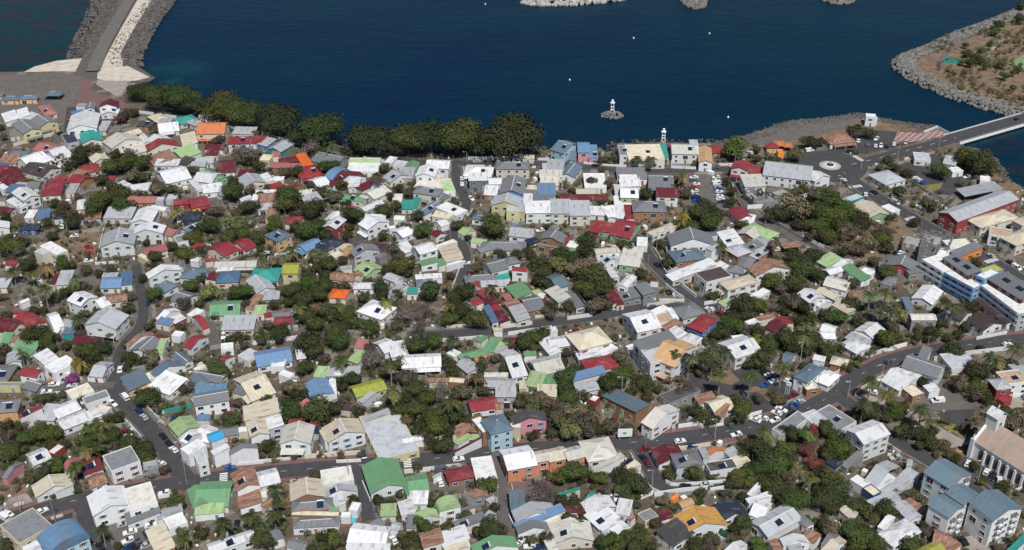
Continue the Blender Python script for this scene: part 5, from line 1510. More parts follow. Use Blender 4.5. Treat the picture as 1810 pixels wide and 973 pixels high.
for i, (x, y, ang, w, d, typ, rd, st, rc, wc, sol, par) in enumerate(HROWS):
    zj = (i * 37 % 29) / 29 * .3
    FOOT.append(foot(x, y, ang, w, d))
    if par >= 0:
        host = HOUSE[par]; hx, hy, ha = host['xyz']; dx, dy = x - hx, y - hy; c, s = math.cos(-R(ha)), math.sin(-R(ha))
        # the annexe hangs under its host: its own wall mesh carries the roof
        e = MB(); st_ = min(st, 2.6)
        sub = empty('annexe', (dx * c - dy * s, dx * s + dy * c, 0), R(ang - ha)); sub.parent = host['o']
        block(sub, (w, d, typ, rd, st, rc, wc, sol), 'annexe_', i, w * d > 26, zj)
        # flatten: wall becomes the part, everything else its sub-part
        kids = list(sub.children); wall = next((k for k in kids if k.name.startswith('annexe_wall')), kids[0])
        M = Matrix.Rotation(R(ang - ha), 4, 'Z'); M.translation = sub.location
        wall.parent = host['o']; wall.matrix_local = M.copy()
        for k in kids:
            if k is not wall: k.parent = wall
        bpy.data.objects.remove(sub)
        if rc != HROWS[par][8]: wall['label'] = 'annexe with a %s roof' % CN.get(rc, 'grey')
        continue
    main = par == -1
    if main:
        cat = 'house'; nm = {'f': 'flat_roofed_house', 'g': 'gabled_house', 'h': 'hipped_house', 's': 'house', 'u': 'vaulted_house', 'x': 'unfinished_house'}[typ]
        if w * d > 260 or st > 2: cat = 'building'; nm = 'town_building'
        if wc == 'open': cat = 'shelter'; nm = 'open_shelter'
    else:
        cat = 'cottage'; nm = 'garden_shed' if w * d < 22 else 'cottage'  # mostly the smaller houses of the town; only the tiniest are sheds
        if wc == 'open': cat = 'shelter'; nm = 'open_shelter'
    o = empty(nm, (x, y, 0), R(ang))
    block(o, (w, d, typ, rd, st, rc, wc, sol), '', i, w * d > 22, zj)
    noun = {'house': 'house', 'building': 'building', 'shelter': 'shelter', 'cottage': 'shed' if w * d < 22 else 'cottage'}[cat]
    cn = CN.get(rc, 'grey')
    big = 'large ' if w * d > 190 else ''
    desc = '%s%s %s %s' % (big, cn, TN[typ], noun)
    if st >= 2 and main: desc = NST[int(st)] + ' ' + desc
    if wc in 'yakcrpBbOtP' and wc != 'open' and rc != wc: desc += ' with %s walls' % {'y': 'yellow', 'a': 'apricot', 'k': 'brown', 'c': 'cream', 'r': 'red', 'p': 'pink', 'B': 'blue', 'b': 'blue', 'O': 'orange', 't': 'turquoise', 'P': 'salmon'}[wc]
    elif sol: desc += ' with a solar panel'
    reg(o, x, y, desc, cat, '%s %s %s' % (cn, TN[typ], noun), {'house': 'houses of the town', 'building': 'larger buildings of the town', 'shelter': 'open shelters', 'cottage': 'small sheds and cottages'}[cat], w * d)
    if main: HOUSE.append(dict(o=o, xyz=(x, y, ang)))
    else: HOUSE.append(dict(o=o, xyz=(x, y, ang))) if False else None

# grouped landmark buildings
GR = {}
for ln in '''218.2,483.6,-58,11.3,43.4,gy,2.6,l,r,0,warehouse
221.3,473.8,-65,9.7,23.7,hx,2,c,W,0,hall
229,456.8,-59,9.1,20.6,hx,2,c,W,0,hall
234.7,469.4,-61,6.3,12.2,hx,2.6,c,W,0,hall
184,428.3,-63,12.4,13.4,fx,3,w,w,1,modern
190.3,416.3,-59,15.2,12.3,fx,3,w,B,0,modern
188.8,422.2,-68,16.3,7.1,sx,3.9,g,R,0,modern
196.9,414.1,-56,4.2,9.7,fx,4,w,B,0,modern
203.3,400.4,-72,23.7,14.5,fx,3,w,l,0,modern
203.8,404.6,-65,18.1,10,sx,3.9,g,R,0,modern
139.5,288,-53,10.3,11.7,gx,4,S,w,0,flats
134.6,273.8,-52,7.9,8.3,gx,3.6,S,w,0,flats
141.4,278.6,-56,7.2,8.6,gx,3.8,S,w,0,flats
149.1,272.4,-63,10,12.9,gx,4.2,S,w,0,flats
169.1,302.2,-56,26.1,15,Gx,2.6,T,w,0,church'''.split('\n'):
    a = ln.split(','); GR.setdefault(a[10], []).append((float(a[0]), float(a[1]), float(a[2]), float(a[3]), float(a[4]), a[5][0], a[5][1], float(a[6]), a[7], a[8], int(a[9])))
GL = {'warehouse': ('long_warehouse', 'warehouse', 'long red-walled warehouse with a pale grey metal roof beside the channel', 'red-walled warehouse'),
 'hall': ('town_hall', 'public building', 'large cream hip-roofed public building across the street from the concrete shell', 'large cream public building'),
 'modern': ('modern_block', 'building', 'modern white and blue block with brown rooftop floors and dark solar panels', 'modern blue block'),
 'flats': ('apartment_block', 'apartment building', 'white four-storey flats with steel-blue gabled roofs and stacked balconies', 'steel-blue roofed flats'),
 'church': ('church', 'church', 'long white church with beige roof, arched windows and a bell gable', 'white church')}
for g, rows in GR.items():
    x0, y0, a0 = rows[0][0], rows[0][1], rows[0][2]
    root = empty(GL[g][0], (x0, y0, 0), R(a0)); reg(root, x0, y0, GL[g][3], GL[g][1], GL[g][3], fixed=GL[g][2], size=500)
    for j, (x, y, ang, w, d, typ, rd, st, rc, wc, sol) in enumerate(rows):
        FOOT.append(foot(x, y, ang, w, d))
        dx, dy = x - x0, y - y0; c, s = math.cos(-R(a0)), math.sin(-R(a0))
        sub = empty('wing', (dx * c - dy * s, dx * s + dy * c, 0), R(ang - a0)); sub.parent = root
        h = block(sub, (w, d, typ, rd, st, rc, wc, sol), 'wing_', j + 900, g not in ('church',), j * .02)
        if g == 'modern' and typ == 's':
            for q in (-.2, .2):
                p = MB(); p.box(-1.6, -.9, 0, 1.6, .9, .1); o = p.obj('solar_panel', M_panel, sub); o.location = (w * q, 0, h + .55 + (d * .06)); o.rotation_euler = (R(8), 0, 0)
        if g == 'modern' and typ == 'f':
            for fl in range(int(st)):
                p = MB(); p.box(-w / 2 + .2, -d / 2 - .7, fl * 2.55 + 2.55, w / 2 - .2, -d / 2 - .001, fl * 2.55 + 2.7); p.box(-w / 2 + .2, -d / 2 - .7, fl * 2.55 + 2.7, w / 2 - .2, -d / 2 - .6, fl * 2.55 + 3.6); p.obj('balcony', WM['w'] if j % 2 == 0 else WM['B'], sub)
        if g == 'flats' and j != 2:
            for fl in range(int(st)):
                for q in (-.22, .22):
                    by = d * q; p = MB(); x1 = w / 2 - .35
                    p.box(x1 + .002, by - 1.1, fl * 2.55 + .3, x1 + 1.1, by + 1.1, fl * 2.55 + .42); p.box(x1 + 1.0, by - 1.1, fl * 2.55 + .42, x1 + 1.1, by + 1.1, fl * 2.55 + 1.25)
                    p.box(x1 + .002, by - 1.1, fl * 2.55 + .42, x1 + 1.0, by - 1.0, fl * 2.55 + 1.25); p.box(x1 + .002, by + 1.0, fl * 2.55 + .42, x1 + 1.0, by + 1.1, fl * 2.55 + 1.25)
                    p.quads([(x1 + .002, by - 1.2, fl * 2.55 + 2.75), (x1 + .002, by + 1.2, fl * 2.55 + 2.75), (x1 + 1.2, by + 1.2, fl * 2.55 + 2.35), (x1 + 1.2, by - 1.2, fl * 2.55 + 2.35)], [(0, 1, 2, 3), (3, 2, 1, 0)], 1)
                    p.obj('balcony', [WM['w'], WM['g']], sub)
        if g == 'church':
            hh = 2.55 * st + .2; wy = -d / 2 + .35
            for k in range(8):   # tall arched windows along the flank
                cx_ = -w / 2 + 3.5 + k * (w - 6) / 7; p = MB(); n = 8
                P = [(cx_ - .8, 0, 1.0), (cx_ + .8, 0, 1.0)] + [(cx_ + .8 * math.cos(math.pi * i / n), 0, 4.3 + .8 * math.sin(math.pi * i / n)) for i in range(n + 1)]
                m2 = [(x_, wy - .06, z_) for x_, _, z_ in P]; m3 = [(x_, wy + .1, z_) for x_, _, z_ in P]; N_ = len(P)
                p.quads(m2 + m3, [tuple(range(N_))] + [(i, (i + 1) % N_, N_ + (i + 1) % N_, N_ + i)[::-1] for i in range(N_)])
                p.obj('arched_window', [simple('church_window', (.10, .07, .055))] if k == 0 else [bpy.data.materials['church_window']], sub)
                p = MB(); bx_ = cx_ + (w - 6) / 14; p.box(bx_ - .35, wy - .55, 0, bx_ + .35, wy - .002, hh - 1.2); p.obj('buttress', WM['w'], sub)
            # west front with bell gable
            fx = -w / 2; p = MB(); rs = d / 2 * .8
            p.quads([(fx - .5, -d / 2, 0), (fx - .5, d / 2, 0), (fx - .5, d / 2, hh + .5), (fx - .5, 0, hh + rs + .7), (fx - .5, -d / 2, hh + .5), (fx + .3, -d / 2, 0), (fx + .3, d / 2, 0), (fx + .3, d / 2, hh + .5), (fx + .3, 0, hh + rs + .7), (fx + .3, -d / 2, hh + .5)],
                    [(4, 3, 2, 1, 0), (5, 6, 7, 8, 9), (0, 1, 6, 5), (1, 2, 7, 6), (2, 3, 8, 7), (3, 4, 9, 8), (4, 0, 5, 9)]); p.obj('front_gable', WM['w'], sub)
            for s in (-1, 1):
                p = MB(); p.box(fx - .9, s * d / 2 - .6, 0, fx + .5, s * d / 2 + .6, hh + 1.2); p.cyl(fx - .2, s * d / 2, hh + 1.2, hh + 3.4, .6, .05, 4); p.obj('corner_pinnacle', WM['w'], sub)
            t0 = hh + rs * .5; tw, td, th = 2.1, 2.4, 6.4
            p = MB(); p.box(fx - .6, -td, t0, fx - .6 + 2 * tw, td, t0 + th); tower = p.obj('bell_gable', WM['w'], sub)
            rm, mt = roof_mesh('g', 2 * tw + .7, 2 * td + .7, 2.0, RM['w']); rf = rm.obj('bell_roof', mt, tower); rf.location = (fx - .6 + tw, 0, t0 + th)
            p = MB(); cx_ = fx - .6 + tw; n = 8; xx = fx - .6 + 2 * tw + .03
            P = [(xx, -.75, t0 + 1.6), (xx, .75, t0 + 1.6)] + [(xx, .75 * math.cos(math.pi * i / n), t0 + 3.2 + .75 * math.sin(math.pi * i / n)) for i in range(n + 1)]
            Q = [(xx - .1, b_, c_) for _, b_, c_ in P]; p.quads(P + Q, [tuple(range(len(P)))] + [(i, (i + 1) % len(P), len(P) + (i + 1) % len(P), len(P) + i) for i in range(len(P))]); p.obj('bell_opening', bpy.data.materials['church_window'], tower)
            p = MB(); zc = t0 + th + 1.5; p.box(cx_ - .09, -.09, zc, cx_ + .09, .09, zc + 2.3); p.box(cx_ - .09, -.6, zc + 1.4, cx_ + .09, .6, zc + 1.58); p.obj('cross', M_frame, tower)
        kids = list(sub.children); wall = next(k for k in kids if k.name.startswith('wing_wall'))
        Mx = Matrix.Rotation(R(ang - a0), 4, 'Z'); Mx.translation = sub.location
        wall.parent = root; wall.matrix_local = Mx.copy()
        for k in kids:
            if k is not wall: k.parent = wall
        bpy.data.objects.remove(sub)

# concrete shell under construction
def shell_part(root, x, y, ang, w, d, st, seed):
    sub = empty('tmp', (x, y, 0), R(ang)); block(sub, (w, d, 'x', 'x', st, 'g', 'g', 0), '', seed, False)
    for k in list(sub.children):
        k.parent = root; Mx = Matrix.Rotation(R(ang), 4, 'Z'); Mx.translation = (x - root.location.x, y - root.location.y, 0); k.matrix_local = Mx
    bpy.data.objects.remove(sub)
(cx, cy) = (184.3,449.2)
root = empty('concrete_shell', (cx, cy, 0)); reg(root, cx, cy, 'grey concrete shell', 'unfinished building', 'grey concrete shell', fixed='bare grey concrete shell of an unfinished building with jagged wall tops', size=400)
for (u, v, w_, d_, st_, sd_) in ((((181.0,453.4))[0], ((181.0,453.4))[1], 12, 12, 2.0, 1), (((189.7,454.4))[0], ((189.7,454.4))[1], 12, 13, 2.2, 2), (((181.6,443.1))[0], ((181.6,443.1))[1], 6.5, 6.5, 3.3, 3)):
    shell_part(root, u, v, -28, w_, d_, st_, sd_); FOOT.append(foot(u, v, -28, w_, d_))

def in_foot(x, y, e=0):
    for (fx, fy, c, s, W_, D_) in FOOT:
        dx, dy = x - fx, y - fy
        if abs(dx) > 40 or abs(dy) > 40: continue
        if abs(dx * c + dy * s) < W_ + e and abs(-dx * s + dy * c) < D_ + e: return True
    return False
def on_land(x, y, poly=ground_poly):
    c = False; n = len(poly)
    for i in range(n):
        (x1, y1), (x2, y2) = poly[i], poly[(i + 1) % n]
        if (y1 > y) != (y2 > y) and x < (x2 - x1) * (y - y1) / (y2 - y1) + x1: c = not c
    return c

def paved(x, y): return any(on_land(x, y, p_) for p_ in PAVED)
# ---------------------------------------------------------------- trees
def crown_mesh(name, seed, n, mat, leaf, rz=.75, lobes=7, under=.35):
    """unit crown: n small leaf sprays spread through several overlapping lobes"""
    rr = random.Random(seed); m = MB(); tone = []; m.nrm = []
    L = []
    for i in range(lobes):
        a = rr.random() * 6.28; q = rr.uniform(.25, .62); L.append((q * math.cos(a), q * math.sin(a), rr.uniform(-.15, .45) * rz, rr.uniform(.32, .52), rr.random()))
    L.append((0, 0, .15 * rz, .6, .5))
    for i in range(n):
        lx, ly, lz, lr, lt = rr.choice(L)
        v = Vector((rr.gauss(0, 1), rr.gauss(0, 1), rr.gauss(0, 1) + .25)).normalized()
        if v.z < -under and rr.random() < .6: v.z = -v.z
        q = lr * rr.uniform(.72, 1.08) * (1 + .18 * math.sin(v.x * 9 + seed) * math.cos(v.y * 8))
        p = Vector((lx, ly, lz)) + Vector((v.x, v.y, v.z * rz)) * q
        up = (v + Vector((rr.uniform(-.8, .8), rr.uniform(-.8, .8), rr.uniform(-.2, .9)))).normalized()
        a = up.cross(Vector((rr.uniform(-1, 1), rr.uniform(-1, 1), .3))).normalized(); b = up.cross(a)
        s = leaf * rr.uniform(.6, 1.4)
        m.face([p - a * s, p - b * s * .6, p + a * s, p + b * s * .6]); m.nrm.append((v * .75 + up * .45 + Vector((0, 0, .1))).normalized()); tone.append(min(1, max(0, .25 + lt * .4 + rr.uniform(-.15, .3))))
    m.tone = tone; return m.mesh(name, mat)
def trunk_mesh(name, seed, mat):
    rr = random.Random(seed); m = MB()
    m.tube([(0, 0, -1), (.02, .01, -.6), (.0, .03, -.2)], [.11, .08, .07], 6)
    for i in range(5):
        a = i * 1.26 + rr.random(); m.tube([(0, .0, -.45 + .05 * i), (.22 * math.cos(a), .22 * math.sin(a), -.12), (.48 * math.cos(a), .48 * math.sin(a), .16)], [.05, .035, .012], 5)
    return m.mesh(name, mat)
NV = 5
CR = {}
for k in 'bodxGfFu':
    CR[k] = [crown_mesh('crown', 10 * j + 3, 1500 if k != 'x' else 1400, LM[k], .08 if k != 'x' else .042, .78, 6 + j) for j in range(3 if k in 'GfFux' else NV)]
TRK = [trunk_mesh('trunk', j, M_bark) for j in range(3)]
CRBIG = [crown_mesh('crown', 100 + j, 8000, LM['M'], .034, .55, 16, .2) for j in range(3)]
CRMID = [crown_mesh('crown', 200 + j, 3200, LM['b'], .055, .78, 10) for j in range(3)]
def frond_mesh(name, seed, mat, n=16, L=1.0):
    rr = random.Random(seed); m = MB(); tone = []; m.nrm = []
    for i in range(n):
        a = i * 2.399 + rr.uniform(-.2, .2); el = rr.uniform(-.15, .9); ln = L * rr.uniform(.8, 1.1); tn = rr.random() * (.6 if el > 0 else 1.0)
        pts = []
        for k in range(6):
            t = k / 5; r_ = ln * t * math.cos(el) * (1 - .12 * t); z = ln * (t * math.sin(el) - .75 * t * t * (.6 + .3 * math.cos(el)))
            pts.append(Vector((r_ * math.cos(a), r_ * math.sin(a), z)))
        side = Vector((-math.sin(a), math.cos(a), 0))
        for k in range(5):
            for s in (-1, 1):
                w0, w1 = .19 * ln * math.sin(math.pi * (.12 + .86 * k / 5)), .19 * ln * math.sin(math.pi * (.12 + .86 * (k + 1) / 5))
                d = Vector((0, 0, -.5)); f = pts[k] * .55 + pts[k + 1] * .45
                for q in (0, .5):
                    pa = pts[k].lerp(pts[k + 1], q); pb = pts[k].lerp(pts[k + 1], q + .5); tip = pa.lerp(pb, .9) + side * s * (w0 if q == 0 else w1) + (pts[k + 1] - pts[k]) * .4 + d * .35 * (w0 + w1) * .5
                    m.face([pa, pb, tip + (pb - pa) * .35, tip - (pb - pa) * .2]); m.nrm.append((Vector((0, 0, 1)) + side * s * .6 + Vector((math.cos(a), math.sin(a), 0)) * .5).normalized()); tone.append(min(1, max(0, tn + rr.uniform(-.2, .3))))
    m.tone = tone; return m.mesh(name, mat)
PALMC = {'P': [frond_mesh('fronds', j, LM['P']) for j in range(3)], 'Q': [frond_mesh('fronds', 20 + j, LM['P'], 14) for j in range(3)], 'p': [frond_mesh('fronds', 40 + j, LM['p'], 15) for j in range(2)]}
def palm_trunk(h, r, seed):
    rr = random.Random(seed); b = rr.uniform(-.5, .5); m = MB()
    m.tube([(b, 0, 0), (b * .7, 0, h * .3), (b * .25, 0, h * .7), (0, 0, h)], [r * 1.5, r * 1.05, r, r * .9], 7); return m.mesh('trunk', M_pbark)
PT = {k: [palm_trunk(h, r, j) for j in range(3)] for k, h, r in (('P', 6.8, .18), ('Q', 10.0, .24), ('p', 6.2, .19))}
KN = {'b': ('leafy_tree', 'tree', ['dark green rounded tree', 'bushy green tree', 'dense dark tree']), 'o': ('leafy_tree', 'tree', ['pale olive-green tree', 'light olive tree']), 'd': ('dry_tree', 'tree', ['dry brownish tree', 'sparse brown-green tree']),
 'x': ('bare_tree', 'bare tree', ['leafless grey-brown tree']), 'G': ('broad_tree', 'tree', ['bright green broad-crowned tree']), 'f': ('flame_tree', 'tree', ['reddish-leaved tree']), 'F': ('bougainvillea', 'flowering shrub', ['bright magenta flowering shrub']),
 'u': ('bougainvillea', 'flowering shrub', ['deep purple flowering shrub']), 'P': ('palm_tree', 'palm', ['green coconut palm', 'drooping green palm']), 'Q': ('palm_tree', 'palm', ['tall slender palm', 'tall green palm']), 'p': ('palm_tree', 'palm', ['yellowing palm', 'golden-fronded palm'])}
TR = []
